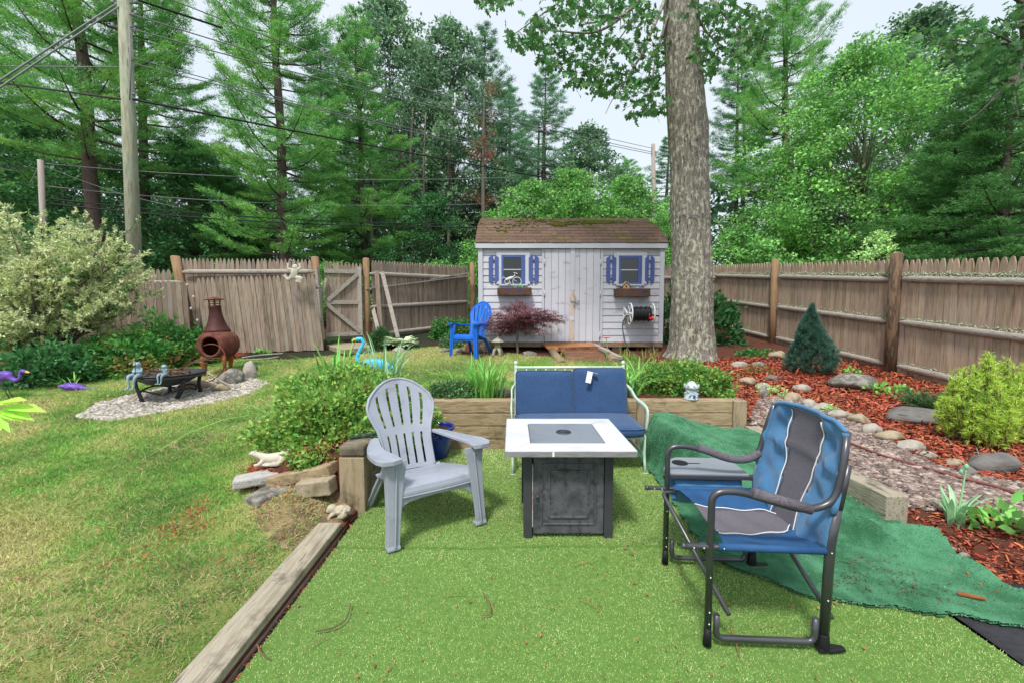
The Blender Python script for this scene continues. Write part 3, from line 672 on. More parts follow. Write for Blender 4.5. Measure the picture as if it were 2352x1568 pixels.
# ---------------------------------------------------------------- adirondack chairs
def adirondack(mat, label, loc, rz, group, scale=1.0):
    t = thing('adirondack_chair', label, 'chair', loc, rz, group); t.scale = scale if isinstance(scale, tuple) else (scale,) * 3
    # local: +x to the sitter's left as seen from the front = right in view, front = -y
    # --- back: six slats as one moulded sheet, slots above and below a solid band
    us = []; gaps = []
    nsl = 6; gw = .019
    for k in range(nsl):
        a, b = k / nsl, (k + 1) / nsl
        us += [a + (gw if k else 0), a + .33 / nsl + gw * .3, a + .67 / nsl, b - (gw if k < nsl - 1 else 0)]
    us = [u * 2 - 1 for u in us]
    ts = [0, .05, .10, .16, .22, .28, .34, .38, .43, .47, .52, .60, .68, .76, .83, .88, .91, .94, .97, 1]
    def bpos(u, s):
        wid = .185 + .075 * ss(.25, .85, s) ** 1.0 - .02 * ss(.85, 1, s)
        zt = 1 - .20 * abs(u) ** 2.2
        zz = s * (zt if s > .5 else zt * (s / .5) + (1 - s / .5) * 1) if True else s
        L_ = .70 * (s if s < .45 else .45 + (s - .45) * ((zt - .45) / .55))
        curve = -.045 * (1 - u * u) * 0 + .05 * u * u * -1
        y = .20 + L_ * math.sin(R(24)) - .035 * u * u
        z = .285 + L_ * math.cos(R(24)) 
        return (wid * u, y, z)
    def keep(i, j):
        gap = (i % 4 == 3)
        if not gap: return True
        s = (ts[j] + ts[j + 1]) / 2; g = i // 4
        hi = .935 - .02 * abs(g - 2)
        return not (.05 < s < .38 or .47 < s < hi)
    mb = MB(); mb.panel(us, ts, keep, bpos, .012); o = mb.build('backrest', mat, t, bevel=.004)
    # raised rim round the back
    mb = MB(); rim = [bpos(-1, s) for s in ts] + [bpos(u, 1) for u in np.linspace(-1, 1, 15)[1:-1]] + [bpos(1, s) for s in ts[::-1]]
    mb.tube([Vector(p) + Vector((0, .004, 0)) for p in rim], .011, 8); mb.build('back_rim', mat, t)
    # --- seat: slats running across, rolled front edge
    prof = [(.235, .275), (.17, .275), (.165, .287), (.10, .300), (.096, .289), (.09, .302), (.03, .318), (.026, .306), (.02, .320), (-.05, .337), (-.054, .325), (-.06, .339), (-.14, .356), (-.144, .344), (-.15, .358), (-.22, .368), (-.265, .366), (-.290, .352), (-.298, .330), (-.300, .322), (-.294, .320), (-.302, .300)]
    mb = MB(); mb.panel(list(np.linspace(-.245, .245, 9)), prof, lambda i, j: True, lambda u, p: (u * (1 + .12 * ss(.25, -.3, p[0])) , p[0], p[1] - .006 * (1 - (u / .25) ** 2)), .012)
    mb.build('seat', mat, t, bevel=.002)
    # --- front apron with an arched lower edge between the legs
    poly = [(-.275, .335), (.275, .335), (.262, .20), (.225, .245), (.19, .262), (.10, .272), (0, .275), (-.10, .272), (-.19, .262), (-.225, .245), (-.262, .20)]
    mb = MB(); mb.prism(poly, -.008, .008, X=Matrix.Translation((0, -.292, 0)) @ Matrix.Rotation(R(90), 4, 'X')); mb.build('apron', mat, t, bevel=.004)
    for s in (-1, 1):
        # front leg: outer skin and inner flange make an L, tapering to the foot, splayed outwards
        mb = MB()
        def leg(z):   # outer edge x, inner edge x, front y, rear y
            k = z / .53
            return (.335 - .05 * 0 - .035 * k * 0 + .0 * k, .275 - .0 * k - .02 * k, -.335 + .03 * k, -.285 - .0 * k)
        zz = [0, .012, .03, .15, .30, .42, .50, .535]
        outx = [.345, .345, .342, .335, .330, .330, .338, .350]; inx = [.262, .262, .265, .256, .238, .222, .205, .20]
        fy = [-.345, -.345, -.338, -.328, -.318, -.310, -.305, -.30]; ry = [-.285, -.285, -.285, -.272, -.258, -.242, -.215, -.18]
        V = []; 
        for i in range(8):   # L-section: outer side wall + front wall, 9 mm thick
            w = .010
            V += [(s * inx[i], fy[i], zz[i]), (s * outx[i], fy[i], zz[i]), (s * outx[i], ry[i], zz[i]), (s * (outx[i] - w), ry[i], zz[i]), (s * (outx[i] - w), fy[i] + w, zz[i]), (s * inx[i], fy[i] + w, zz[i])]
        Fc = [(0, 1, 2, 3, 4, 5)[::-1], tuple(42 + q for q in range(6))]
        for i in range(7):
            for q in range(6): Fc.append((i * 6 + q, i * 6 + (q + 1) % 6, i * 6 + 6 + (q + 1) % 6, i * 6 + 6 + q))
        mb.add(V, Fc); mb.box((s * .304, -.315, .008), (.082, .058, .016))
        mb.bar((s * .300, fy[0] - .004, .02), (s * .268, fy[6] - .004, .5), .010, .012, up=(0, 1, 0))
        o = mb.build('leg', mat, t, bevel=.003)
        # rear leg
        mb = MB(); mb.bar((s * .20, .19, .30), (s * .255, .40, 0), .014, .075, up=(0, 1, .4)); mb.bar((s * .206, .17, .30), (s * .26, .375, 0), .05, .012, up=(0, 1, .4)); mb.build('leg', mat, t, bevel=.003)
        # arm paddle
        out = [(.245, -.345), (.30, -.362), (.36, -.352), (.388, -.30), (.392, -.20), (.378, -.08), (.345, .06), (.30, .18), (.262, .27), (.232, .30), (.205, .275), (.222, .20), (.245, .08), (.258, -.05), (.254, -.18), (.246, -.28)]
        mb = MB(); rows = [(0.0, 1.0), (.010, 1.0)]
        poly = [(s * a, b) for a, b in out]
        if s < 0: poly = poly[::-1]
        mb.prism(poly, .525, .545)
        for v in mb.v: v.z += .03 * ss(.05, -.3, v.y) - .010 - .06 * ss(.05, .3, v.y) * 0
        # down-turned lip
        lip = [Vector((s * a, b, .522 + .03 * float(ss(.05, -.3, b)))) for a, b in out[:9]]
        for a, b in zip(lip[:-1], lip[1:]): mb.bar(a, b, .008, .030)
        mb.build('armrest', mat, t, bevel=.007, seg=3)
    return t
ca = G(922, 1262, 0); cb = G(1110, 1206, 0)
mid = (ca + cb) / 2; dx = (cb - ca); ang = math.atan2(dx.y, dx.x)
wid = dx.length; loc = mid + Vector((-math.sin(ang), math.cos(ang), 0)) * .32
chair1 = adirondack(m_grey, 'pale grey plastic slatted chair with fan back on the turf', loc + Vector((-.03, -.02, .012)), ang + R(1), 'fan back garden chairs', 1.045 * wid / .60)
adirondack(m_blue, 'bright blue plastic slatted chair with fan back beside the shed', Vector((-.77, 8.29, gz(-.8, 8.15) + .0)), R(-27), 'fan back garden chairs', (.9, .92, 1.12))

# ---------------------------------------------------------------- fire pit table
TX0, TX1, TY0, TY1, TZ = -.042, .735, 2.49, 3.27, .588
tcx, tcy = (TX0 + TX1) / 2, (TY0 + TY1) / 2
t = thing('fire_pit_table', 'square fire pit table with white tile top and charcoal cabinet', 'table', (tcx, tcy, 0))
h = .3885; hh = .39
mb = MB()
for k in range(4):       # four mitred tiles round the lid
    a = Matrix.Rotation(k * math.pi / 2, 4, 'Z'); g = .0012
    mb.prism([(-h + .004 + g, -hh + .004), (h - .004 - g, -hh + .004), (.232 - g, -.234), (-.232 + g, -.234)], TZ - .010, TZ, X=a)
mb.build('table_top', m_white_top, t, bevel=.001)
mb = MB()
for k in range(4):
    a = Matrix.Rotation(k * math.pi / 2, 4, 'Z'); mb.prism([(-h, -hh), (h, -hh), (h - .02, -hh + .02), (-h + .02, -hh + .02)], TZ - .036, TZ - .003, X=a)
mb.prism([(-h + .02, -hh + .02), (h - .02, -hh + .02), (h - .02, hh - .02), (-h + .02, hh - .02)], TZ - .028, TZ - .0125)
mb.build('apron', m_band, t, bevel=.0015)
mb = MB(); mb.box((-.105, -hh - .002, TZ - .019), (.012, .003, .026)); mb.build('tape_scrap', m_tagw, t)
mb = MB(); mb.box((0, 0, TZ - .002), (.455, .46, .010)); o = mb.build('lid', m_slate, t, bevel=.0015)
mb = MB(); mb.tube([(math.cos(a) * .046, .0 + math.sin(a) * .046, TZ + .005) for a in np.linspace(0, 2 * math.pi, 25)[:-1]], .0055, 8, closed=True)
mb.tube([(-.046, 0, TZ + .006), (.046, 0, TZ + .006)], .004, 6); mb.lathe([(0.0, TZ + .0036), (.044, TZ + .0036)], 20); mb.build('handle_ring', m_char, o)
lg = .275
for sx in (-1, 1):
    for sy in (-1, 1):
        mb = MB(); mb.box((sx * (lg - .026), sy * (lg - .026), (TZ - .036) / 2), (.052, .052, TZ - .036)); mb.build('leg', m_char, t, bevel=.003)
for k, nm in ((1, 'side_panel'), (2, 'rear_panel'), (3, 'side_panel')):
    mb = MB(); mb.X = Matrix.Rotation(k * math.pi / 2, 4, 'Z'); mb.box((0, -lg + .015, .29), (2 * lg - .112, .010, .50)); mb.build(nm, m_dust, t)
mb = MB(); DY = -lg + .006; w, z0, z1 = .435, .028, .535
mb.box((.002, DY + .006, (z0 + z1) / 2), (w, .010, z1 - z0))
for a, zz0, zz1, dp in ((.165, .09, .47, .006), (.12, .135, .425, .009)):      # pressed frames on the door
    for s in (-1, 1):
        mb.box((.002 + s * a, DY, (zz0 + zz1) / 2), (.012, dp * 2, zz1 - zz0)); 
    for zz in (zz0, zz1): mb.box((.002, DY, zz), (2 * a - .0125, dp * 2, .012))
o = mb.build('door', m_dust, t, bevel=.003)
mb = MB(); mb.lathe([(0, .022), (.008, .021), (.0125, .015), (.0125, .010), (.007, .004), (.006, -.003)], 14); 
for v in mb.v: v.xyz = (v.x - .19, DY - v.z - .001, v.y + .268)
mb.build('knob', m_char, o)
mb = MB(); mb.box((-.2195, DY + .004, .27), (.005, .004, .4)); mb.build('door_seal', M('red white worn edge', ['8d1f27', 'c9c4c4', '3a3a3c'], 9, rough=.6), t)

# ---------------------------------------------------------------- glider bench
gcx = .575; t = thing('garden_glider', 'mint green metal bench with navy cushions behind the fire pit table', 'bench', (gcx, 4.02, 0), R(1.2)); t.scale = (.96, 1, .985)
B0, B1 = -.555, .555
mb = MB()
for s in (B0, B1):
    mb.tube(cr([(s, .10, .30), (s, .16, .50), (s, .245, .78), (s, .262, .885)], 5), .017, 8); mb.ell((s, .264, .905), (.021, .021, .024), 10, 6)
mb.tube([(B0, .258, .862), (B1, .258, .862)], .015, 8)
for x in np.linspace(B0 + .11, B1 - .11, 10): mb.tube(cr([(x, .257, .86), (x, .20, .63), (x, .15, .40)], 4), .008, 6)
mb.tube([(B0, .15, .42), (B1, .15, .42)], .014, 8)
mb.build('back_frame', m_mint, t)
mb = MB()
for s in (B0, B1): mb.tube([(s, .16, .30), (s, -.36, .325)], .015, 8)
mb.tube([(B0, -.36, .325), (B1, -.36, .325)], .015, 8); mb.tube([(B0, .16, .30), (B1, .16, .30)], .015, 8)
for y in (-.25, -.15, -.05, .05): mb.tube([(B0, y, .318 - y * .03), (B1, y, .318 - y * .03)], .007, 6)
mb.build('seat_frame', m_mint, t)
for s in (-1, 1):
    x = s * .60
    mb = MB(); mb.tube(fil([(s * .555, .24, .70), (x, .14, .665), (x, -.02, .60), (x + s * .01, -.24, .585), (x + s * .012, -.335, .565), (x + s * .005, -.34, .45), (x, -.31, .36)], .09, 6), .021, 8, flat=.45)
    mb.build('armrest', m_mint, t)
    for y0, y1 in ((-.30, -.34), (.16, .22)):
        mb = MB(); mb.tube(fil([(x, y0, .36), (x, y0, .14), (x, y1, 0)], .05), .013, 8); mb.tube([(x, y1, .006), (x, y1, .0)], .02, 8); mb.build('leg', m_mint, t)
    mb = MB(); mb.tube([(x, -.30, .16), (x, .18, .16)], .012, 8); mb.tube([(x, -.22, .17), (s * .555, -.30, .32)], .008, 6); mb.tube([(x, .10, .17), (s * .555, .06, .31)], .008, 6); mb.build('glide_rail', m_mint, t)
def cushion(x0, x1, y0, y1, z0, z1, name, tilt, pv, puff, rx_=.045):
    """soft box with rounded corners and a seam; built flat then tilted about pv"""
    nx_, ny_ = 22, 16; mb = MB()
    us = np.linspace(-1, 1, nx_); vs = np.linspace(-1, 1, ny_)
    def se(a): return math.copysign(1 - (1 - abs(a)) ** 2.2, a) if abs(a) > .0 else 0
    V = []; 
    for sgn in (1, -1):
        for v in vs:
            for u in us:
                k = max(abs(u), abs(v)); e = (1 - abs(u) ** 8) * (1 - abs(v) ** 8)
                x = u; y = v
                # rounded plan corners
                cr_ = max(abs(u) - .88, 0) / .12, max(abs(v) - .84, 0) / .16
                q = math.hypot(*cr_)
                if q > 1: x = math.copysign(.88 + .12 * cr_[0] / q, u); y = math.copysign(.84 + .16 * cr_[1] / q, v)
                hgt = (.58 + .42 * max(e, 0) ** .5) + puff * (1 - u * u) * (1 - v * v)
                wob = .03 * math.sin(u * 5 + v * 3) * math.sin(v * 4)
                V.append(((x0 + x1) / 2 + x * (x1 - x0) / 2, (y0 + y1) / 2 + y * (y1 - y0) / 2, (z0 + z1) / 2 + sgn * (hgt + wob * (sgn > 0)) * (z1 - z0) / 2))
    n = nx_ * ny_; Fc = []
    for j in range(ny_ - 1):
        for i in range(nx_ - 1):
            a = j * nx_ + i; Fc.append((a, a + 1, a + nx_ + 1, a + nx_)); Fc.append((n + a, n + a + nx_, n + a + nx_ + 1, n + a + 1))
    loop = [i for i in range(nx_)] + [j * nx_ + nx_ - 1 for j in range(1, ny_)] + [(ny_ - 1) * nx_ + i for i in range(nx_ - 2, -1, -1)] + [j * nx_ for j in range(ny_ - 2, 0, -1)]
    for a, b in zip(loop, loop[1:] + loop[:1]): Fc.append((a, a + n, b + n, b))
    mb.add(V, Fc, 0, True)
    X = Matrix.Translation(pv) @ Matrix.Rotation(tilt, 4, 'X') @ Matrix.Translation(-Vector(pv))
    for p in mb.v: p.xyz = X @ p
    P = [mb.v[a] * .5 + mb.v[a + n] * .5 for a in loop]; 
    return mb, P, [mb.v[a].copy() for a in loop]
for x0, x1, dz in ((-.555, .0238, 0), (.0242, .558, .022)):
    mb, P, E = cushion(x0, x1, .40, .86 + dz, -.06, .055, 'c', R(90 - 14), (0, .40, .0), .12)
    for l in (mb.v,):
        for p in l: p.xyz = p + Vector((0, -.29, .385))
    E = [p + Vector((0, -.29, .385)) for p in E]
    o = mb.build('back_cushion', m_navy, t); m2 = MB(); m2.tube(E, .006, 6, closed=True); m2.build('piping', m_navy, o)
mb, P, E = cushion(-.565, .575, -.40, .10, .335, .445, 'c', R(2), (0, 0, .38), .15); o = mb.build('seat_cushion', m_navy, t); m2 = MB(); m2.tube(E, .006, 6, closed=True); m2.build('piping', m_navy, o)
mb = MB(); X = Matrix.Translation((.165, .075, .792)) @ Matrix.Rotation(R(-14), 4, 'X') @ Matrix.Rotation(R(14), 4, 'Y')
mb.box((0, 0, 0), (.052, .002, .11)); mb.box((.05, .03, .055), (.06, .05, .002)); 
for p in mb.v: p.xyz = X @ p
mb.build('paper_tag', m_tagw, t)

# ---------------------------------------------------------------- folding camp chair
n0, n1, f0, f1 = G(1620, 1486), G(1884, 1494), G(1548, 1298), G(1745, 1302)
ctr = (n0 + n1 + f0 + f1) / 4; ax = ((n1 - n0) + (f1 - f0)).normalized(); ang = math.atan2(ax.y, ax.x)
t = thing('camp_chair', 'blue and grey folding camp chair with side tray facing the table', 'chair', (ctr.x - .02, ctr.y, .012), ang - R(1))
hd, hw = ((n1 - n0).length + (f1 - f0).length) / 4, ((f0 - n0).length + (f1 - n1).length) / 4
print('camp', hd, hw, R(1), ang)
SZ = .425
for s in (-1, 1):
    y = s * hw
    mb = MB()
    mb.tube(fil([(-hd, y, .03), (-hd, y, .655), (-hd + .10, y, .662), (hd - .10, y, .585), (hd + .015, y, .62), (hd + .04, y, .74), (hd + .07, y * .90, .905)], .095, 8), .0145, 10)
    mb.build('side_frame', m_tube, t)
    mb = MB(); mb.tube([(hd, y, .03), (hd + .008, y, .45), (hd + .03, y, .62)], .020, 10, flat=.8); mb.tube([(hd + .03, y + s * .012, .60), (hd + .06, y + s * .008, .78)], .012, 8, flat=.6); mb.build('rear_leg', m_tube, t)
    mb = MB(); mb.tube([(-hd + .16, y, .656), (hd - .075, y, .592)] if s < 0 else cr([(-hd + .16, y, .656), (hd - .14, y, .597), (hd - .04, y, .598), (hd + .02, y, .635)], 4), .021, 12); mb.build('arm_pad', m_pad, t)
    mb = MB(); mb.tube(fil([(-hd + .035, y, .135), (-hd + .035, y, .032), (hd - .035, y, .032), (hd - .035, y, .135)], .035, 5), .0132, 8); mb.build('base_rail', m_tube, t)
    mb = MB(); mb.tube([(-hd - .105, y, SZ), (hd + .005, y, SZ - .005)], .0115, 8); mb.tube([(-hd - .115, y, SZ), (-hd - .10, y, SZ)], .0135, 8); mb.build('seat_rail', m_tube, t)
    mb = MB(); mb.tube([(-hd, y, .0), (-hd, y, .075)], [.018, .0145], 10); mb.build('foot_cap', m_black, t)
    mb = MB(); mb.prism([(hd - .025, y - .022), (hd + .03, y - .022), (hd + .085, y - .012), (hd + .085, y + .012), (hd + .03, y + .022), (hd - .025, y + .022)], 0, .014); mb.tube([(hd, y, .01), (hd, y, .07)], [.025, .02], 10); mb.build('foot_cap', m_black, t, bevel=.004)
    mb = MB()
    for (x, z) in ((-hd, .10), (-hd, .15), (-hd, .30), (hd, .22), (hd + .005, .42), (-hd - .07, SZ), (-hd - .03, SZ), (-hd + .05, SZ)):
        mb.ell((x, y - (.0145 if x < 0 else .0165), z), (.0032, .003, .0032), 8, 5)
    mb.build('rivet', m_pipe, t)
for xx, dr in ((-hd + .025, 0), (hd - .03, 0)):
    for s in (-1, 1):
        mb = MB(); o_ = .014 * s
        top = (xx - (.06 if xx < 0 else -.0), s * (hw - .03), SZ - .01); bot = (xx + (.055 if xx < 0 else .06), -s * (hw - .02), .12)
        if xx < 0: mb.tube(fil([Vector(top) + Vector((.07, s * .0, .0)), Vector(top), Vector(bot) + Vector((o_, 0, 0))], .04, 4), .0105, 8)
        else: mb.tube([Vector(top) + Vector((o_, 0, 0)), Vector(bot) + Vector((o_, 0, 0))], .0105, 8)
        mb.build('cross_brace', m_tube, t)
# seat sling
def sag(u, v):     # u along depth (front..rear), v across near..far
    z = SZ + .004 - .045 * (1 - v * v) * (.55 + .45 * math.sin(math.pi * (u + 1) / 2)) + .006 * math.sin(u * 9 + v * 4) * (1 - abs(v))
    x = -hd + .02 + (u + 1) / 2 * (2 * hd - .02) + (.03 + .05 * (1 - abs(v) ** 3)) * max(-u, 0) ** 4 * (1 if abs(v) < .97 else .4)
    return (x, v * (hw - .004), z)
us = list(np.linspace(-1, 1, 25)); vs = list(np.linspace(-1, 1, 25))
cen = lambda u: .36 + .10 * math.cos(u * 1.6) * 0 + .11 * (1 - ss(-.6, .9, u)) + .20 * ss(.72, 1.0, u) * -1
ic = lambda i, j: abs((vs[j] + vs[j + 1]) / 2) < cen(us[i]) and us[i] < .99
mb = MB(); mb.panel(us, vs, lambda i, j: not ic(i, j), sag, .004, smooth=True)
for s in (-1, 1):
    mb.tube([(-hd + .03, s * (hw), SZ), (hd - .01, s * hw, SZ - .004)], .0155, 10)
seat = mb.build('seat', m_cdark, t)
mb = MB(); mb.panel(us, vs, ic, sag, .004, smooth=True); mb.build('seat_mesh', m_mesh, seat)
mb = MB()
for s in (-1, 1): mb.tube([Vector(sag(u, s * float(cen(u)))) + Vector((0, 0, .003)) for u in np.linspace(-1, .97, 22)], .0028, 6)
mb.build('piping', m_pipe, seat)
# back sling
bt = list(np.linspace(0, 1, 27)); bu = list(np.linspace(-1, 1, 29))
def bp(u, s):
    w = (hw + .006) * (1 - .11 * ss(.3, 1, s))
    x = hd + .0 + .045 * ss(0.1, .55, s) + .034 * ss(.35, 1.0, s)
    x += .030 * (1 - u * u) * (1 - .5 * s) - .045 * (1 - u * u) * (1 - s) ** 6 + (.011 * math.sin(s * 14 + u * 5) + .008 * math.sin(s * 27 - u * 9) + .006 * math.sin(u * 15 + s * 6)) * (abs(u) > .3) * math.sin(math.pi * min(1, (abs(u) - .3) / .6)) * (1 if abs(u) < .9 else .4) + (-.008 * math.exp(-((s - .62) / .04) ** 2))
    z = .435 + s * .485 + .018 * (1 - u * u) * s - .075 * (1 - u * u) * (1 - s) ** 6
    if s > .97: z -= .02 * abs(u) ** 6
    return (x - .012, u * w, z)
bc = lambda s: .33 + .19 * ss(.45, .95, s) - .035 * math.sin(s * 9)
ib = lambda i, j: abs((bu[i] + bu[i + 1]) / 2) < bc((bt[j] + bt[j + 1]) / 2) and bt[j] < .955
mb = MB(); mb.panel(bu, bt, lambda i, j: not ib(i, j), bp, -.006, smooth=True)
mb.tube([Vector(bp(u, 1)) for u in np.linspace(-1, 1, 25)], .010, 8)
for s in (-1, 1): mb.tube([Vector(bp(s, q)) for q in np.linspace(.3, 1, 12)], .014, 8)
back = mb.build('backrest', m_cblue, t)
mb = MB(); mb.panel(bu, bt, ib, bp, -.006, smooth=True); mb.build('back_mesh', m_mesh, back)
mb = MB()
for s in (-1, 1): mb.tube([Vector(bp(s * float(bc(q)), q)) + Vector((-.004, 0, 0)) for q in np.linspace(.0, .95, 30)], .003, 6)
mb.build('piping', m_pipe, back)
# side tray outside the far arm and the pouch that hangs below it
ty0, ty1, tz = hw + .018, hw + .285, .505
mb = MB(); poly = [(-hd + .025, ty0), (hd - .02, ty0), (hd - .02, ty1 - .04), (hd - .05, ty1), (-hd + .13, ty1), (-hd + .07, ty1 - .05), (-hd + .005, ty0 + .07)]
mb.prism(poly, tz - .025, tz); tr = mb.build('side_tray', m_tray, t, bevel=.006)
mb = MB(); cx_, cy_ = -hd + .125, ty0 + .16
mb.lathe([(.045, tz + .003), (.041, tz + .0035), (.036, tz + .0012), (.0, tz + .0012)], 20, (cx_, cy_, 0)); mb.build('cup_holder', m_black, tr)
mb = MB(); mb.box((cx_ + .075, cy_ - .004, tz + .0008), (.075, .010, .0016)); mb.build('slot', m_black, tr)
mb = MB(); mb.box((0, ty0 - .012, tz - .018), (2 * hd - .02, .012, .02)); mb.box((hd - .005, hw + .02, tz - .02), (.03, .05, .018)); mb.box((-hd + .0, hw + .02, tz - .03), (.02, .05, .018)); mb.build('tray_bracket', m_char, t, bevel=.002)
mb = MB(); us_ = np.linspace(-1, 1, 15)
def pouch(u, q):
    return (u * (hd - .05) * (1 - .1 * q), ty0 + .03 - .03 * math.sin(math.pi * q) - .012 * math.sin(u * 7) * q, tz - .035 - .012 * (1 - u * u) * (q < .05) - q * .14)
mb.panel(list(us_), list(np.linspace(0, 1, 9)), lambda i, j: True, pouch, .004, smooth=True)
mb.panel(list(us_), list(np.linspace(0, 1, 9)), lambda i, j: True, lambda u, q: (u * (hd - .05), ty1 - .06 - .17 * q ** 2, tz - .03 - q * .145), .004, smooth=True)
po = mb.build('pouch', m_cblue, t); mb = MB(); mb.tube([pouch(u, 0) for u in us_], .005, 6); mb.build('piping', M('light blue piping', ['5a9fc9'], 3), po)

# ---------------------------------------------------------------- flower pot behind the grey chair
px = G(1010, 1050); t = thing('flower_pot', 'glossy cobalt blue plant pot against the timber wall', 'pot', (-.745, 4.13, 0.005))
mb = MB(); mb.lathe([(0, 0), (.115, 0), (.13, .02), (.165, .17), (.17, .235), (.16, .255), (.185, .262), (.195, .28), (.190, .298), (.175, .298), (.165, .27), (.16, .24), (.0, .24)], 28); mb.build('pot', m_pot, t)
mb = MB(); mb.lathe([(0, .262), (.10, .266), (.163, .262)], 20); mb.build('soil', m_soil, t)
# ---------------------------------------------------------------- low timber retaining walls
wz = .50
t = thing('retaining_wall', 'low wall of stacked brown timbers behind the bench and carpet', 'wall', (.6, YW + .07, 0))
zs = [-.08, .10, .235, .37, wz]
ends = [(XL - .02, .98), (XL - .02, 1.35), (XL - .02, .85), (XL - .02, 1.32)]
for k in range(4):
    a, b = zs[k] + .002, zs[k + 1] - .002
    for x0, x1 in ((-.98, ends[k][1] - .003), (ends[k][1] + .003, 2.245 + (k % 2) * .0)):
        mb = MB(); mb.box(((x0 + x1) / 2, YW + .07 + random.uniform(-.004, .004), (a + b) / 2), (x1 - x0, .14, b - a)); mb.build('timber', m_timber, t, world=True, bevel=.008)
mb = MB(); mb.box((2.315, YW + .055, .20), (.135, .15, .60)); mb.build('end_post', m_timber_z, t, world=True, bevel=.008)
for x, hgt in ((1.30, .62),):
    mb = MB(); mb.box((x, YW - .022, .25), (.075, .04, .50)); mb.build('cleat', m_timber_z, t, world=True, bevel=.005)
t = thing('retaining_wall', 'short timber side wall behind the grey chair with its blackened end post', 'wall', (XL - .09, 3.6, 0))
for k in range(3):
    a, b = (-.08, .12, .27, .43)[k] + .002, (-.08, .12, .27, .43)[k + 1] - .002
    mb = MB(); mb.box((XL - .075, (3.13 + YW) / 2 - .005, (a + b) / 2), (.14, YW - 3.13, b - a)); mb.build('timber', m_timber_y, t, world=True, bevel=.008)
mb = MB(); mb.box((XL - .035, 3.04, .155), (.175, .165, .47)); mb.build('end_post', m_timber_z, t, world=True, bevel=.006)
mb = MB(); mb.prism([(XL - .125, 2.955), (XL + .056, 2.955), (XL + .056, 3.13), (XL - .02, 3.6), (XL - .135, 3.6)], .392, .47); 
mb.build('cap', M('blackened end grain', ['4b463c', '6e6656', '2d2a25'], 4, rough=.9, bump=.3, patch=('8f8672', 3, .55, .7)), t, world=True, bevel=.02)
# border timbers
a = (G(390, 1568, .05) + G(505, 1568, .05)) / 2
t = thing('border_timber', 'long flat weathered timber edging the lawn along the turf', 'timber', (XL - .085, 1.95, 0))
mb = MB(); mb.box((XL - .078, 1.74, .012), (.148, 1.90, .10)); mb.build('timber', m_timber_y, t, world=True, bevel=.006)
mb = MB(); mb.box((XL - .012, 1.9, .012), (.02, 2.1, .02)); mb.build('soil_strip', m_bedsoil, t, world=True)
t = thing('border_timber', 'thick grey timber holding back the gravel beside the green carpet', 'timber', (2.41, 3.5, .1))
mb = MB(); mb.box((2.42, 3.49, .150), (.14, 1.68, .20), rz=-.005); mb.build('timber', m_timber_y, t, world=True, bevel=.008)
# worn sleepers and slabs at the end of the shrub bed
def slab(label, pts, z, th, mat, name='stone_slab', cat='stone'):
    P = [G(u, v, z) for u, v in pts]; c = sum(P, Vector()) / len(P)
    mb = MB(); mb.prism([(p.x - c.x, p.y - c.y) for p in P], -th, 0); o = mb.build(name, mat, bevel=.012); o.location = (c.x, c.y, z); return tag(o, label, cat)
slab('pale grey split timber end poking out in front of the white statue', [(532, 1106), (540, 1090), (610, 1076), (655, 1070), (660, 1080), (610, 1092)], .23, .065, M('silvery split wood', ['9b9792', 'b7b4b0', '7c7873'], 4, stretch=(2, 9, 9), rough=.9, bump=.4), 'split_timber', 'timber')
def beam(label, a, b, w, th, mat, name, cat):
    mb = MB(); mb.bar(a, b, w, th); o = mb.build(name, mat, loc=(Vector(a) + Vector(b)) / 2, bevel=.012); return tag(o, label, cat)
beam('mossy timber lying against the post below the azalea', W(606, 1106, 3.12), W(767, 1074, 3.05), .14, .085, m_timber, 'border_timber', 'timber')
beam('flat brown stone slab under the mossy timber beside the post', W(690, 1120, 2.98), W(766, 1112, 2.96), .12, .11, m_rockt, 'stone_slab', 'stone')
slab('long grey stone slab low in the grass under the split timber', [(560, 1140), (600, 1118), (670, 1104), (690, 1120), (640, 1132), (590, 1150)], .16, .08, m_rock)

# ---------------------------------------------------------------- fences
def pickets(mb, p0, p1, zb, zt, w, side=0.0, gap=.003, th=.018, tip=.12, jit=.008, narrow=.25, lean=0.0):
    """pointed pickets from p0 to p1 (x, y); zb/zt give ends of foot and top heights"""
    p0 = Vector((p0[0], p0[1], 0)); p1 = Vector((p1[0], p1[1], 0)); d = p1 - p0; L_ = d.length; d.normalize(); n = max(1, round(L_ / (w + gap))); st = L_ / n
    nr = Vector((d.y, -d.x, 0))
    for k in range(n):
        c = p0 + d * (st * (k + .5)) + nr * (side + random.uniform(-.003, .003)); s = (k + .5) / n
        a = zb[0] + (zb[1] - zb[0]) * s + random.uniform(-.01, .01); b = zt[0] + (zt[1] - zt[0]) * s + random.uniform(-jit, jit)
        hw = (st - gap) / 2 * random.uniform(.94, 1.0); t = tip * random.uniform(.9, 1.1)
        prof = [(-hw, a), (hw, a), (hw, b - t), (hw * .78, b - t * .45), (hw * narrow, b - .008), (hw * narrow * .5, b), (-hw * narrow * .5, b), (-hw * narrow, b - .008), (-hw * .78, b - t * .45), (-hw, b - t)]
        tl = random.uniform(-.006, .006) + lean
        V = [c + d * (x + tl * (z - a)) - nr * (th / 2) + Vector((0, 0, z)) for x, z in prof] + [c + d * (x + tl * (z - a)) + nr * (th / 2) + Vector((0, 0, z)) for x, z in prof]
        m = len(prof)
        mb.add(V, [tuple(range(m)), tuple(range(m, 2 * m))[::-1]] + [(i, m + i, m + (i + 1) % m, (i + 1) % m) for i in range(m)])
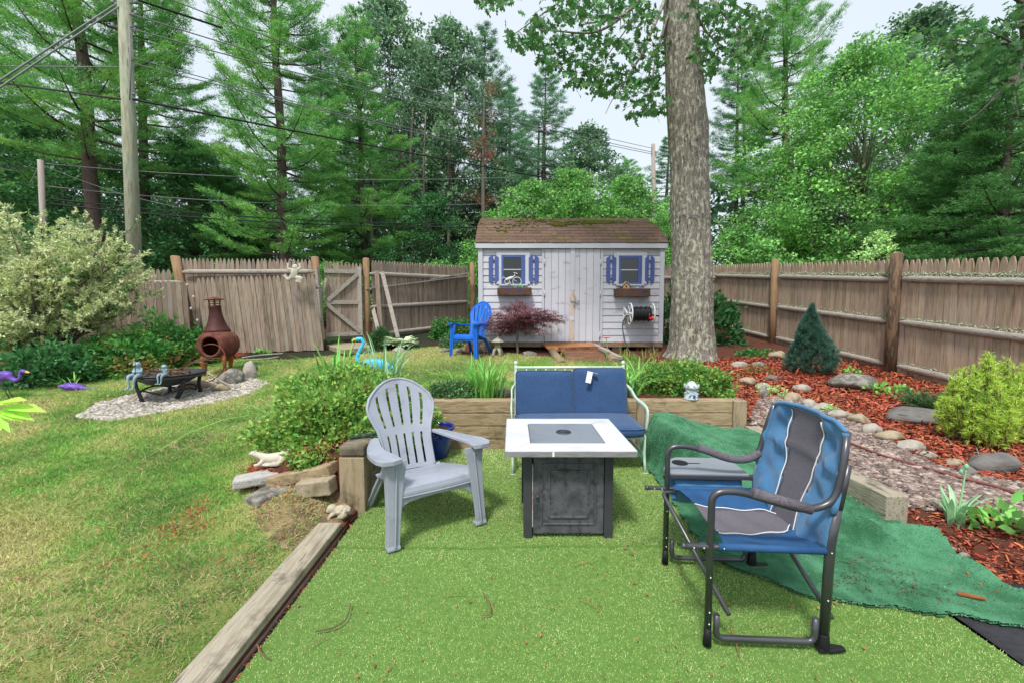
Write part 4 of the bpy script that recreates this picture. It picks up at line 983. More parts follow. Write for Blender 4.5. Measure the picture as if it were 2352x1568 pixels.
def halfrail(mb, a, b, r=.045, dep=.03):
    """split rail with tapered round ends"""
    a = Vector(a); b = Vector(b); mb.tube([a, a + (b - a) * .015, a + (b - a) * .06, a + (b - a) * .94, a + (b - a) * .985, b], [r * .25, r * .7, r, r, r * .7, r * .25], 8, flat=.55)
def post(parent, x, y, z0, z1, r, mat, lean=(0, 0), flat=False):
    mb = MB(); top = Vector((x + lean[0], y + lean[1], z1)); b = Vector((x, y, z0))
    mb.tube([b, (b + top) / 2, top - Vector((0, 0, .012)), top], [r, r * .98, r * .96, r * .80], 14)
    return mb.build('post', mat, parent, world=True)
def lichen(parent, lines, n, name='lichen'):
    pos = []
    for a, b, sx, sz, k in lines:
        for _ in range(int(n * k)):
            q = Vector(a).lerp(Vector(b), random.random()); pos.append((q.x + random.gauss(0, .008), q.y + random.gauss(0, sx), q.z + random.gauss(0, sz)))
    pos = np.array(pos); m = len(pos)
    T = ICOV * np.array([1, 1, .35])
    o = fast(name, *scatter(T, ICOF, pos - np.array(parent.location[:]), rdir(m), rdir(m), rng.uniform(.005, .017, m)), m_lichen, parent); o['kind'] = 'stuff'
sf = thing('picket_fence', 'long brown stockade fence with lichen along the mulch bed', 'fence', (FX(8), 8, gz(FX(8) - .1, 8)))
pb = [12.7, 9.8, 6.91, 4.0]; lz = lambda y: -.19 + .09 * y
for (ya, yb) in ((12.7, 9.8), (9.8, 6.91), (6.91, 3.95)):
    xa, xb = FX(ya) + .02, FX(yb) + .02
    mb = MB(); pickets(mb, (xa, ya - .07), (xb, yb + .07), (lz(ya) - .05, lz(yb) - .05), (lz(ya) + 1.76, lz(yb) + 1.79), .088, tip=.15, narrow=.42); mb.build('picket_panel', m_fence_r, sf, world=True)
    for dz in (1.47, .80, .12):
        mb = MB(); halfrail(mb, (xa - .045, ya - .10, lz(ya) + dz), (xb - .045, yb + .10, lz(yb) + dz), .048); mb.build('rail', m_rail, sf, world=True)
post(sf, FX(9.8) - .035, 9.8, lz(9.8) - .2, lz(9.8) + 1.86, .075, m_post)
post(sf, FX(6.91) - .035, 6.91, lz(6.91) - .2, lz(6.91) + 1.88, .085, M('dark lichened post', ['5d4a3b', '7a6450', '4b3b2f', '8a7a64'], 3, stretch=(7, 7, 1), rough=.9, bump=.25, isl=.1))
post(sf, FX(12.7) - .035, 12.7, lz(12.7) - .2, lz(12.7) + 1.86, .075, m_post)
ls = []
for ya, yb, k in ((12.5, 9.9, .4), (9.7, 7.0, .9), (6.8, 4.4, 1.5)):
    for dz, q in ((1.53, 1.0), (.85, .30), (.17, .12)):
        ls.append(((FX(ya) - .012, ya, lz(ya) + dz), (FX(yb) - .012, yb, lz(yb) + dz), .01, .022, k * q))
lichen(sf, ls, 1300)
# back corner, glimpsed between shed and oak
bf = thing('picket_fence', 'dark stretch of picket fence glimpsed between the shed and the oak', 'fence', (4.4, 12.3, lz(12.3)))
mb = MB(); pickets(mb, (3.2, 12.25), (FX(12.2) - .1, 12.25), (lz(12.2) - .05,) * 2, (lz(12.2) + 1.78, lz(12.2) + 1.78), .085, tip=.13, narrow=.35); mb.build('picket_panel', m_fence, bf, world=True)
for dz in (1.42, .8): mb = MB(); halfrail(mb, (3.2, 12.18, lz(12.2) + dz), (FX(12.2) - .1, 12.18, lz(12.2) + dz)); mb.build('rail', m_rail, bf, world=True)
# back fence: from the shed to the gate
def wp(u, Y): return W(u, 700, Y).x
def zt(v, Y): return W(1176, v, Y).z
A = (wp(857, 10.0), 10.0); B = (wp(1076, 12.9), 12.9)
f1_ = thing('picket_fence', 'sagging fence run with split rails between gate and shed', 'fence', (A[0], A[1], lz(10)))
mb = MB(); pickets(mb, A, B, (zt(772, 10) - .02, zt(742, 12.9)), (zt(598, 10), zt(611, 12.9)), .080, side=-.02, tip=.15, narrow=.3); mb.build('picket_panel', m_fence, f1_, world=True)
for (va, vb, r) in ((629, 639, .05), (706, 693, .05), (770, 744, .05)):
    mb = MB(); halfrail(mb, (A[0] - .05, A[1] - .07, zt(va, 9.95)), (B[0], B[1] - .06, zt(vb, 12.85)), r); mb.build('rail', m_rail, f1_, world=True)
mb = MB(); mb.bar((A[0] - .1, A[1] - .14, zt(664, 9.9)), (B[0] + .1, B[1] - .12, zt(633, 12.8)), .03, .025); mb.bar((wp(990, 11.6), 11.5, zt(642, 11.5)), (B[0], B[1] - .15, zt(628, 12.8)), .06, .02); mb.build('loose_slat', m_rail, f1_, world=True)
mb = MB(); mb.bar((wp(876, 10.1), 10.02, zt(765, 10)), (wp(869, 10.1), 10.02, zt(622, 10)), .02, .10, up=(1, 0, 0)); mb.build('upright', m_fence, f1_, world=True)
post(f1_, wp(1085, 13.0), 13.0, lz(13) - .2, zt(604, 13), .075, m_post)
gp = wp(843, 9.95)
post(f1_, gp, 9.95, .4, zt(593, 9.95), .075, m_post)
for ua, ub, va, vb, Y, lab in ((878, 914, 625, 775, 9.62, 'long loose board leaning against the fence right of the gate'), (856, 870, 706, 762, 9.75, 'short loose board leaning low against the fence beside the gate')):
    mb = MB(); a = W(ub, vb, Y - .1); b = W(ua, va, Y + .28); mb.bar(a, b, .085, .022, up=(0, 1, 0)); o = mb.build('loose_board', m_rail, loc=a); tag(o, lab, 'board')
# gate with Z bracing
ga, gb = (wp(748, 9.45), 9.45), (wp(833, 9.85), 9.85)
gt = thing('garden_gate', 'picket gate with diagonal braces in the back fence', 'gate', (ga[0], ga[1], lz(9.5)))
g0, g1 = zt(780, 9.5), zt(600, 9.5)
mb = MB(); pickets(mb, ga, gb, (g0 + .06, g0 + .1), (g1, g1 - .02), .075, tip=.13, narrow=.3); mb.build('picket_panel', m_fence, gt, world=True)
def gp_(s, z, off=-.035): return Vector((ga[0] + (gb[0] - ga[0]) * s + .0, ga[1] + (gb[1] - ga[1]) * s + off, z))
zz = [zt(v, 9.6) for v in (624, 695, 768)]
for z, k in zip(zz, range(3)): mb = MB(); mb.bar(gp_(0.0, z), gp_(.9, z + .01), .03, .085); mb.build('rail', m_rail, gt, world=True)
mb = MB(); mb.bar(gp_(.90, zz[0] - .05, -.06), gp_(.08, zz[1] + .04, -.06), .028, .08); mb.build('brace', m_rail, gt, world=True)
mb = MB(); mb.bar(gp_(.06, zz[1] - .04, -.06), gp_(.94, zz[2] + .05, -.06), .028, .08); mb.build('brace', m_rail, gt, world=True)
mb = MB(); mb.bar(gp_(.95, g0 + .08, -.05), gp_(.95, zz[0] + .12, -.05), .09, .03, up=(0, 1, 0)); mb.build('stile', m_rail, gt, world=True)
mb = MB(); mb.bar(gp_(-.06, zt(690, 9.4), -.08), gp_(.08, zt(640, 9.4), -.10), .05, .02, up=(0, 1, 0)); mb.build('latch_board', m_rail, gt, world=True)
slab('flat stone doorstep on the ground in front of the picket gate', [(750, 792), (780, 785), (848, 784), (850, 796), (790, 802)], gz(ga[0] + .5, 9.2) + .05, .1, m_rockt)
# the fence run behind the chiminea: tall panel behind, lower detached panel in front
pl = wp(410, 8.95)
f2 = thing('picket_fence', 'grey fence run behind the chiminea with its rail showing above the loose panel', 'fence', (pl, 8.95, lz(9)))
mb = MB(); pickets(mb, (wp(420, 8.9), 8.9), (wp(728, 9.25), 9.25), (lz(8.9) - .05, lz(9.2) - .05), (zt(593, 8.9), zt(596, 9.25)), .076, tip=.15, narrow=.3); mb.build('picket_panel', m_fence, f2, world=True)
mb = MB(); halfrail(mb, (wp(422, 8.82), 8.82, zt(625, 8.82)), (wp(722, 9.15), 9.17, zt(624, 9.17)), .05); mb.build('rail', m_rail, f2, world=True)
post(f2, wp(437, 8.8), 8.85, .35, zt(588, 8.85), .085, m_post, lean=(wp(408, 8.85) - wp(437, 8.8), 0))
post(f2, wp(735, 9.3), 9.3, .4, zt(590, 9.3), .08, m_post, lean=(wp(727, 9.3) - wp(735, 9.3), 0))
mb = MB(); mb.bar((wp(742, 9.3), 9.24, zt(780, 9.24)), (wp(730, 9.24), 9.24, zt(615, 9.24)), .05, .10, up=(0, 1, 0)); mb.build('upright', m_rail, f2, world=True)
lp = thing('fence_panel', 'loose brown fence panel leaning in front of the back fence behind the chiminea', 'fence panel', (wp(590, 8.5), 8.55, lz(8.5)))
mb = MB(); pickets(mb, (wp(470, 8.5), 8.50), (wp(741, 8.75), 8.75), (zt(812, 8.5), zt(803, 8.75)), (zt(638, 8.5), zt(630, 8.75)), .078, tip=.13, narrow=.3, lean=-.09, jit=.012); mb.build('picket_panel', m_fence, lp, world=True)
for v in (664, 790): mb = MB(); halfrail(mb, (wp(462, 8.6), 8.56, zt(v, 8.6)), (wp(735, 8.8), 8.83, zt(v - 4, 8.8))); mb.build('rail', m_rail, lp, world=True)
# the run hidden by the willow
f3 = thing('picket_fence', 'dark grey fence run half hidden by the cream leaved willow', 'fence', (wp(250, 8.3), 8.3, lz(8.3)))
mb = MB(); pickets(mb, (wp(-60, 7.9), 7.9), (wp(398, 8.75), 8.75), (lz(7.9) - .05, lz(8.7) - .05), (zt(622, 7.9), zt(619, 8.75)), .085, tip=.13, narrow=.35); mb.build('picket_panel', m_fence, f3, world=True)
mb = MB(); pickets(mb, (wp(200, 8.2), 8.12), (wp(432, 8.5), 8.55), (lz(8.2) - .05, lz(8.5) - .05), (zt(640, 8.2), zt(647, 8.5)), .085, tip=.07, narrow=.6, lean=-.03); mb.build('picket_panel', m_fence, f3, world=True)
mb = MB(); halfrail(mb, (wp(420, 8.6), 8.6, zt(650, 8.6)), (wp(300, 8.5), 8.45, zt(650, 8.5))); mb.build('rail', m_rail, f3, world=True)
mb = MB(); mb.box((wp(100, 8.0), 7.95, zt(745, 8)), (.16, .12, 1.1)); mb.build('post', M('dark brown post', ['33231b', '463126'], 4, rough=.9), f3, world=True, bevel=.01)
mb = MB()
for k in range(5): 
    q = W(430 + k * 4.5 + (k % 2) * 10, 655 + k * 27, 8.42); mb.ell(q, (.022, .022, .03), 10, 6)
o = mb.build('rope_float', m_cream, loc=W(430, 655, 8.42)); tag(o, 'string of small white floats hanging by the leaning post', 'floats')

# ---------------------------------------------------------------- shed
SY = 8.8
sx = lambda u: W(u, 680, SY).x
sz = lambda v: W(1310, v, SY).z
X0, X1 = sx(1099), sx(1523); ZB, ZT = sz(785), sz(571)
sh = thing('garden_shed', 'pale lilac grey shed with gambrel roof and blue shutters', 'shed', ((X0 + X1) / 2, SY + 1.4, gz(1.2, 8.8)))
SD = 3.0
def part(mb, name, mat, parent=sh, **k): 
    o = mb.build(name, mat, None, world=False, **k)
    base = sh.location.copy()
    if parent is not sh: base = sh.location.copy()
    for v in o.data.vertices: v.co -= base
    o.parent = parent; return o
doorL, doorM, doorR = sx(1250), sx(1314), sx(1378)
# lap siding in two fields, each board tilted a little
nb = 14; bh = (ZT - ZB) / nb
for a, b in ((X0 + .06, doorL - .05), (doorR + .05, X1 - .06)):
    mb = MB()
    for k in range(nb):
        z0 = ZB + k * bh
        mb.add([(a, SY - .016, z0), (b, SY - .016, z0), (b, SY - .002, z0 + bh - .006), (a, SY - .002, z0 + bh - .006), (a, SY + .02, z0), (b, SY + .02, z0), (b, SY + .02, z0 + bh - .006), (a, SY + .02, z0 + bh - .006)],
               [(0, 1, 2, 3), (5, 4, 7, 6), (1, 0, 4, 5), (3, 2, 6, 7), (0, 3, 7, 4), (2, 1, 5, 6)])
    part(mb, 'siding', m_siding)
mb = MB()
mb.box(((X0 + X1) / 2, SY + .06, (ZB + ZT) / 2), (X1 - X0 - .08, .06, ZT - ZB)) 
mb.box((X0 + .04, SY + SD / 2 + .05, (ZB + ZT) / 2), (.05, SD, ZT - ZB)); mb.box((X1 - .04, SY + SD / 2 + .05, (ZB + ZT) / 2), (.05, SD, ZT - ZB)); mb.box(((X0 + X1) / 2, SY + SD + .1, (ZB + ZT) / 2), (X1 - X0 - .1, .06, ZT - ZB))
for s, x in ((-1, X0), (1, X1)):
    mb.add([(x - s * .02, SY + .05, ZT), (x - s * .02, SY + .55, ZT + .42), (x - s * .02, SY + SD / 2, ZT + .72), (x - s * .02, SY + SD - .55, ZT + .42), (x - s * .02, SY + SD, ZT)], [(0, 1, 2, 3, 4)])
part(mb, 'wall', m_siding)
for x, w_, d_ in ((X0 + .045, .09, .05), (X1 - .045, .09, .05)): mb = MB(); mb.box((x, SY - .022, (ZB + ZT) / 2), (w_, d_, ZT - ZB)); part(mb, 'corner_board', m_trim, bevel=.003)
for x in (doorL - .025, doorR + .025): mb = MB(); mb.box((x, SY - .016, (ZB + ZT) / 2), (.05, .04, ZT - ZB)); part(mb, 'door_jamb', m_trim, bevel=.003)
mb = MB(); mb.box(((X0 + X1) / 2, SY - .075, (sz(572) + sz(560)) / 2), (X1 - X0 + .10, .03, sz(560) - sz(572))); part(mb, 'fascia', m_trim, bevel=.003)
mb = MB(); mb.box(((X0 + X1) / 2, SY + .01, ZB - .05), (X1 - X0, .10, .09)); part(mb, 'skid_beam', M('bare dirty beam', ['6b5a49', '8a7865', '4b3d31'], 3, stretch=(2, 6, 6), rough=.9, patch=('b5b2b6', 4, .58, .66)))
for x in (X0 + .35, X1 - .16, X1 - .9): mb = MB(); mb.box((x, SY + .12, ZB - .17), (.20, .2, .18)); part(mb, 'block', m_rockt, bevel=.01)
# doors of vertical boards
def bdoor(a, b, nbrd, name):
    mb = MB(); w = (b - a) / nbrd
    for k in range(nbrd): mb.box((a + (k + .5) * w, SY - .022 + random.uniform(-.0015, .0015), (ZB + ZT) / 2 - .005), (w - .005, .03, ZT - ZB - .02))
    return part(mb, name, m_siding, bevel=.003)
d1 = bdoor(doorL + .006, doorM - .006, 4, 'door'); d2 = bdoor(doorM + .006, doorR - .006, 4, 'door')
mb = MB(); zc = sz(668); mb.box((sx(1314), SY - .048, (zc + ZT) / 2), (.085, .02, ZT - zc)); part(mb, 'astragal', m_trim, d1, bevel=.003)
mb = MB(); mb.box((sx(1314) - .004, SY - .049, (zc + ZB) / 2 - .002), (.085, .02, zc - ZB - .004)); part(mb, 'astragal', m_bare, d1, bevel=.004)
mb = MB(); q = (sx(1320), SY - .07, sz(692)); mb.box(q, (.17, .012, .03)); mb.box((q[0] + .0, q[1] - .004, q[2] + .055), (.02, .02, .09)); mb.box((q[0] - .02, q[1] - .012, q[2] - .05), (.035, .02, .05)); mb.tube([(q[0] + .03, q[1], q[2]), (q[0] + .035, q[1] - .01, q[2] - .08), (q[0] + .09, q[1] - .01, q[2] - .09)], .007, 6); part(mb, 'latch', M('tarnished steel', ['8c8880', 'b4b0a8', '5b554d'], 12, rough=.5, metal=.6), d1, bevel=.002)
for z in (ZT - .28, ZB + (ZT - ZB) * .52, ZB + .14):
    for x in (doorL, doorR): mb = MB(); mb.box((x, SY - .042, z), (.035, .02, .10)); mb.tube([(x, SY - .055, z - .06), (x, SY - .055, z + .06)], .009, 8); part(mb, 'hinge', m_trim)
def hshut(u0, u1, v0, v1):
    mb = MB(); a, b = sx(u0), sx(u1); z0, z1 = sz(v1), sz(v0); w = (b - a) * .40
    for k, x in ((0, a), (1, b - w)):
        c = .06
        poly = [(x, z0 + (c if k == 0 else 0)), (x + w, z0 + (0 if k == 0 else c)), (x + w, z1 - (0 if k == 0 else c)), (x, z1 - (c if k == 0 else 0))]
        mb.prism(poly, 0, .022, X=Matrix.Translation((0, SY - .018, 0)) @ Matrix.Rotation(R(90), 4, 'X'))
    for f in (.17, .80): mb.box(((a + b) / 2, SY - .022, z0 + (z1 - z0) * f), (b - a - 2 * w + .02, .014, .05))
    part(mb, 'shutter', m_shut, bevel=.002)
for us_ in ((1152, 1206, 586.5, 653, (1123, 1146), (1214, 1236.5)), (1419.5, 1472, 588, 653, (1391, 1413.5), (1479, 1500.5))):
    u0, u1, v0, v1, s0, s1 = us_
    a, b, z0, z1 = sx(u0), sx(u1), sz(v1), sz(v0)
    mb = MB()
    mb.box(((a + b) / 2, SY - .022, z1 + .035), (b - a + .2, .03, .07)); 
    for x in (a - .05, b + .05): mb.box((x, SY - .021, (z0 + z1) / 2), (.10, .028, z1 - z0))
    mb.box(((a + b) / 2, SY - .03, z0 - .018), (b - a + .10, .05, .03))
    wnd = part(mb, 'window', m_trim, bevel=.003)
    mb = MB(); f = .055
    mb.box((a + .02, SY - .028, (z0 + z1) / 2), (.04, .03, z1 - z0)); mb.box((b - .04, SY - .028, (z0 + z1) / 2), (.08, .03, z1 - z0)); mb.box(((a + b) / 2 - .02, SY - .0285, z1 - .025), (b - a - .1205, .03, .05)); mb.box(((a + b) / 2 - .02, SY - .0285, z0 + .012), (b - a - .1205, .03, .024))
    part(mb, 'frame', m_shut, wnd, bevel=.002)
    mb = MB(); mb.box(((a + b) / 2 - .02, SY - .030, (z0 + z1) / 2), (b - a - .124, .012, .018)); part(mb, 'sash_bar', m_trim, wnd)
    mb = MB(); mb.box(((a + b) / 2 - .02, SY - .023, (z0 + z1) / 2 - .005), (b - a - .116, .006, z1 - z0 - .06)); part(mb, 'pane', m_glass, wnd)
    hshut(*s0, v0 - 1, v1 - 1); hshut(*s1, v0 - 1, v1 - 1)
def wbox(u0, u1, v0, v1):
    a, b, z0, z1 = sx(u0), sx(u1), sz(v1), sz(v0); mb = MB(); th = .02; D = .17; y1 = SY - .02
    mb.box(((a + b) / 2, y1 - D + th / 2, (z0 + z1) / 2), (b - a, th, z1 - z0)); mb.box(((a + b) / 2, y1 - th / 2, (z0 + z1) / 2), (b - a, th, z1 - z0))
    for x in (a + th / 2, b - th / 2): mb.box((x, y1 - D / 2, (z0 + z1) / 2 - .005), (th, D - 2 * th - .001, z1 - z0 - .01))
    mb.box(((a + b) / 2, y1 - D / 2, z1 - .05), (b - a - 2 * th - .002, D - 2 * th - .002, .02))
    return part(mb, 'window_box', m_box, bevel=.004)
wb1 = wbox(1143, 1220, 662, 679); wb2 = wbox(1409, 1487, 664, 682.5)
# roof: courses of separate shingle tabs on two slopes each side
brk_y = SY + .62; rdg_y = SY + SD / 2 + .05; ez = sz(559.5); ey = SY - .10
bz = W(1508, 518, brk_y).z; rz_ = W(1465, 502.5, rdg_y).z
mb = MB(); XA, XB = X0 - .06, X1 + .06
def slope(ya, za, yb, zb, nrow):
    d = Vector((0, yb - ya, zb - za)); L_ = d.length; d.normalize(); n = Vector((0, -d.z, d.y)) if (yb > ya) else Vector((0, d.z, -d.y)); st = L_ / nrow; u = d
    for r in range(nrow):
        x = XA - (.15 if r % 2 else 0)
        while x < XB - .01:
            w = .30; x0 = max(x, XA); x1 = min(x + w, XB); x += w
            if x1 - x0 < .02: continue
            j = random.uniform(-.004, .004); lift = random.uniform(.008, .012)
            p = Vector((0, ya, za)) + u * (st * r + j); q = Vector((0, ya, za)) + u * (st * (r + 1) + .03)
            if r == nrow - 1: q = Vector((0, ya, za)) + u * (st * (r + 1))
            V = []
            for a_, hh in ((p, lift), (q, .0025)):
                for xx in (x0 + .003, x1 - .003): V.append(Vector((xx, a_.y, a_.z)) + n * hh)
            V += [v - n * .009 for v in V]
            mb.add(V, [(0, 1, 3, 2), (4, 6, 7, 5), (0, 4, 5, 1), (2, 3, 7, 6), (0, 2, 6, 4), (1, 5, 7, 3)])
slope(ey, ez, brk_y, bz, 6); slope(brk_y, bz, rdg_y, rz_, 7)
yb2 = 2 * rdg_y - brk_y; ye2 = 2 * rdg_y - ey
slope(ye2, ez, yb2, bz, 6); slope(yb2, bz, rdg_y, rz_, 7)
roof = part(mb, 'roof', m_roof)
mb = MB()
for ya, za, yb, zb in ((ey, ez, brk_y, bz), (brk_y, bz, rdg_y, rz_), (ye2, ez, yb2, bz), (yb2, bz, rdg_y, rz_)):
    n = Vector((0, -(zb - za), (yb - ya))).normalized(); n = n if n.z > 0 else -n
    P = [Vector((x, y, z)) for x, y, z in ((XA + .005, ya, za), (XB - .005, ya, za), (XB - .005, yb, zb), (XA + .005, yb, zb))]
    mb.add([p - n * .012 for p in P] + [p - n * .035 for p in P], [(0, 1, 2, 3), (7, 6, 5, 4), (0, 4, 5, 1), (1, 5, 6, 2), (2, 6, 7, 3), (3, 7, 4, 0)])
part(mb, 'roof_deck', m_trim, roof)
pos = []
for u, s, k, t0, t1 in ((1320, 60, 140, .0, .5), (1385, 45, 260, .15, .55), (1430, 40, 90, .2, .6), (1290, 14, 160, -.1, .15), (1170, 60, 60, -.5, .2), (1260, 90, 60, .3, .9)):
    for _ in range(k):
        x = sx(u + random.gauss(0, s * .5)) ; q = random.uniform(t0, t1)
        if q >= 0: y, z = brk_y + (rdg_y - brk_y) * q, bz + (rz_ - bz) * q
        else: y, z = brk_y + (brk_y - ey) * q * .9, bz + (bz - ez) * q * .9
        pos.append((x, y, z + .012))
pos = np.array(pos) - np.array(sh.location[:]); m = len(pos)
o = fast('moss', *scatter(ICOV * [1.3, 1, .55], ICOF, pos, rdir(m) * [1, 1, .1], np.tile([0, 0, 1.], (m, 1)) + .3 * rng.normal(size=(m, 3)), rng.uniform(.012, .04, m)), m_moss, roof, smooth=True); o['kind'] = 'stuff'
# things on the window boxes
q = Vector((sx(1434), SY - .10, sz(666) - .03))
t = thing('birdhouse', 'tiny bare wood birdhouse on the right window box', 'birdhouse', q)
mb = MB(); mb.prism([(-.065, 0), (.065, 0), (.065, .10), (0, .165), (-.065, .10)], -.05, .05, X=Matrix.Rotation(R(90), 4, 'X')); mb.build('body', M('bare pale wood', ['b08f6b', 'c3a380'], 5, rough=.8), t, bevel=.002)
mb = MB(); 
for s in (-1, 1): mb.bar((s * .0, 0, .185), (s * .10, 0, .088), .14, .012, up=(s, 0, 1))
mb.build('roof', m_rail, t)
mb = MB(); mb.tube([(0, -.0515, .085), (0, -.052, .085)], .018, 12); mb.build('hole', m_black, t)
mb = MB(); c = Vector((sx(1457), SY - .09, sz(668)))
for k in range(9):
    a = k * .7; mb.tube(cr([c + Vector((-.05 + .012 * k, 0, -.02)), c + Vector((-.06 + .014 * k + .02 * math.sin(a), .01 * math.cos(a), .05 + .02 * math.sin(a * 2))), c + Vector((-.03 + .016 * k, -.02, .07 + .04 * math.sin(a * 1.3)))], 4), .006, 5)
o = mb.build('shell_ornament', m_castle, loc=c); tag(o, 'pale blue branching ornament beside the birdhouse on the window box', 'ornament')
# white wire rider ornament in the left window
c = Vector((sx(1176), SY - .045, sz(645)))
t = thing('wire_ornament', 'white wire frog on a bicycle fixed before the left shed window', 'ornament', c)
mb = MB()
for x, r in ((.10, .085), (-.10, .045)): mb.tube([(x + math.cos(a) * r, 0, -.02 + math.sin(a) * r) for a in np.linspace(0, 2 * math.pi, 21)[:-1]], .008, 6, closed=True)
mb.tube([(-.10, 0, -.02), (-.03, 0, .04), (.10, 0, -.02)], .008, 6); mb.build('bicycle', m_white_pl, t)
mb = MB(); mb.ell((-.05, -.01, .04), (.095, .03, .032), 12, 8, X=Matrix.Rotation(-.35, 4, 'Y')); mb.tube([(-.02, -.01, .05), (.06, -.01, .10), (.03, -.01, .16), (.11, -.01, .13)], .012, 6); mb.tube([(-.10, -.01, .02), (-.17, -.01, .07), (-.20, -.01, .02)], .010, 6); mb.tube([(-.06, -.01, .02), (-.03, -.02, -.06), (-.09, -.02, -.08)], .010, 6); mb.build('frog', m_white_pl, t, remesh=.007)
# hose reel
HX0, HX1, HZ = sx(1440), sx(1489), sz(721); HY = SY - .24
t = thing('hose_reel', 'white wall hose reel wound with black hose on the shed', 'hose reel', ((HX0 + HX1) / 2, SY - .03, HZ))
def disc(x, r, name):
    mb = MB(); mb.tube([(x, HY + math.cos(a) * r, HZ + math.sin(a) * r) for a in np.linspace(0, 2 * math.pi, 33)[:-1]], .014, 8, closed=True)
    for a in np.linspace(0, 2 * math.pi, 7)[:-1]: mb.tube([(x, HY, HZ), (x, HY + math.cos(a) * r, HZ + math.sin(a) * r)], .011, 6)
    mb.tube([(x - .02, HY, HZ), (x + .02, HY, HZ)], .035, 12); mb.build(name, m_white_pl, t, world=True)
disc(HX0, .205, 'drum_disc'); disc(HX1 + .0, .205, 'drum_disc')
mb = MB(); mb.tube([(HX0, HY, HZ), (HX1, HY, HZ)], .05, 14); mb.build('drum', m_white_pl, t, world=True)
mb = MB(); nt_ = 13
for ring, rr in ((0, .10), (1, .128)):
    mb.tube([(HX0 + .03 + (HX1 - HX0 - .06) * k / (nt_ * 22), HY + math.cos(k * 2 * math.pi / 22) * (rr + .008 * math.sin(k * .37)), HZ + math.sin(k * 2 * math.pi / 22) * (rr + .008 * math.sin(k * .37))) for k in range(nt_ * 22)], .0135, 6)
mb.build('hose_coil', m_hose, t, world=True)
mb = MB(); mb.box((HX0 - .06, SY - .03, HZ - .02), (.05, .03, .34)); mb.bar((HX0 - .06, SY - .04, HZ + .10), (HX0 - .045, HY, HZ), .035, .05); mb.bar((HX0 - .06, SY - .04, HZ - .12), (HX0 - .045, HY, HZ), .035, .05); mb.bar((HX1 + .06, SY - .04, HZ + .02), (HX1 + .04, HY, HZ), .035, .05); mb.build('bracket', m_white_pl, t, world=True, bevel=.006)
mb = MB(); mb.tube([(HX1 + .04, HY, HZ - .03), (HX1 + .15, HY, HZ - .045)], .014, 10); mb.build('crank_grip', m_black, t, world=True)
mb = MB(); q = Vector((HX1 - .05, HY - .15, HZ - .09)); mb.tube([q + Vector((-.05, 0, .01)), q, q + Vector((.05, .0, -.02))], [.016, .032, .018], 10); mb.tube([q + Vector((-.04, 0, .10)), q + Vector((-.035, 0, .0))], .010, 6); mb.build('nozzle', m_red, t, world=True)
hp_ = [Vector((HX0 - .045, HY, HZ)), W(1430, 745, 8.6), W(1436, 785, 8.5)] + [hit(u, v) + Vector((0, 0, .014)) for u, v in ((1452, 815), (1478, 822), (1510, 830), (1540, 836))]
mb = MB(); mb.tube(cr(hp_, 8), .012, 8); o = mb.build('garden_hose', m_hoseg, loc=hp_[0]); tag(o, 'dark green hose dropping from the reel and trailing to the oak', 'hose')
# ramp and loose planks at the shed door
ra, rb = hit(1300, 812), hit(1370, 832)
t = thing('wooden_ramp', 'worn plywood ramp set between two log sides below the shed door', 'ramp', (sx(1330), 8.0, gz(sx(1330), 8.0)))
zb_ = gz(1.2, 8.2)
a0, a1, b0, b1 = W(1290, 808, 8.35), W(1385, 808, 8.35), W(1307, 834, 7.7), W(1396, 834, 7.7)
pl_ = [a0, a1, b1, b0]
mb = MB()
for k in range(6):
    s0, s1 = k / 6 + .004, (k + 1) / 6 - .004
    q = [b0.lerp(a0, s0), b1.lerp(a1, s0), b1.lerp(a1, s1), b0.lerp(a0, s1)]; mb.add([p + Vector((0, 0, .02)) for p in q] + [p for p in q], [(0, 1, 2, 3), (7, 6, 5, 4), (0, 4, 5, 1), (1, 5, 6, 2), (2, 6, 7, 3), (3, 7, 4, 0)])
mb.build('deck', m_ply, t, world=True)
for a, b in ((W(1268, 806, 8.45), W(1292, 838, 7.6)), (W(1392, 806, 8.4), W(1412, 832, 7.7))):
    mb = MB(); mb.tube([a + Vector((0, 0, .0)), b + Vector((0, 0, .0))], [.075, .085], 14); mb.build('log_side', m_log, t, world=True)
mb = MB(); mb.bar(W(1282, 800, 8.42), W(1388, 798, 8.42), .05, .05); mb.build('cross_sill', m_ply, t, world=True)
P = [W(1244, 796, 8.72), W(1366, 794, 8.72), W(1384, 804, 8.40), W(1262, 808, 8.40)]; P = [Vector((p.x, p.y, ZB - .015 - .10 * k)) for p, k in zip(P, (0, 0, 1, 1))]
mb = MB(); mb.add([p + Vector((0, 0, .0)) for p in P] + [p - Vector((0, 0, .03)) for p in P], [(3, 2, 1, 0), (4, 5, 6, 7), (0, 1, 5, 4), (1, 2, 6, 5), (2, 3, 7, 6), (3, 0, 4, 7)]); o = mb.build('door_plank', m_plank, loc=P[0]); tag(o, 'wide orange brown plank lying at the shed door sill', 'plank')
mb = MB(); mb.bar(W(1366, 795, 8.6) + Vector((0, 0, .02)), W(1425, 826, 7.75) + Vector((0, 0, .03)), .09, .05); o = mb.build('loose_board', m_rail, loc=W(1400, 810, 8.2)); tag(o, 'narrow grey board lying along the ramp beside the hose reel', 'board')
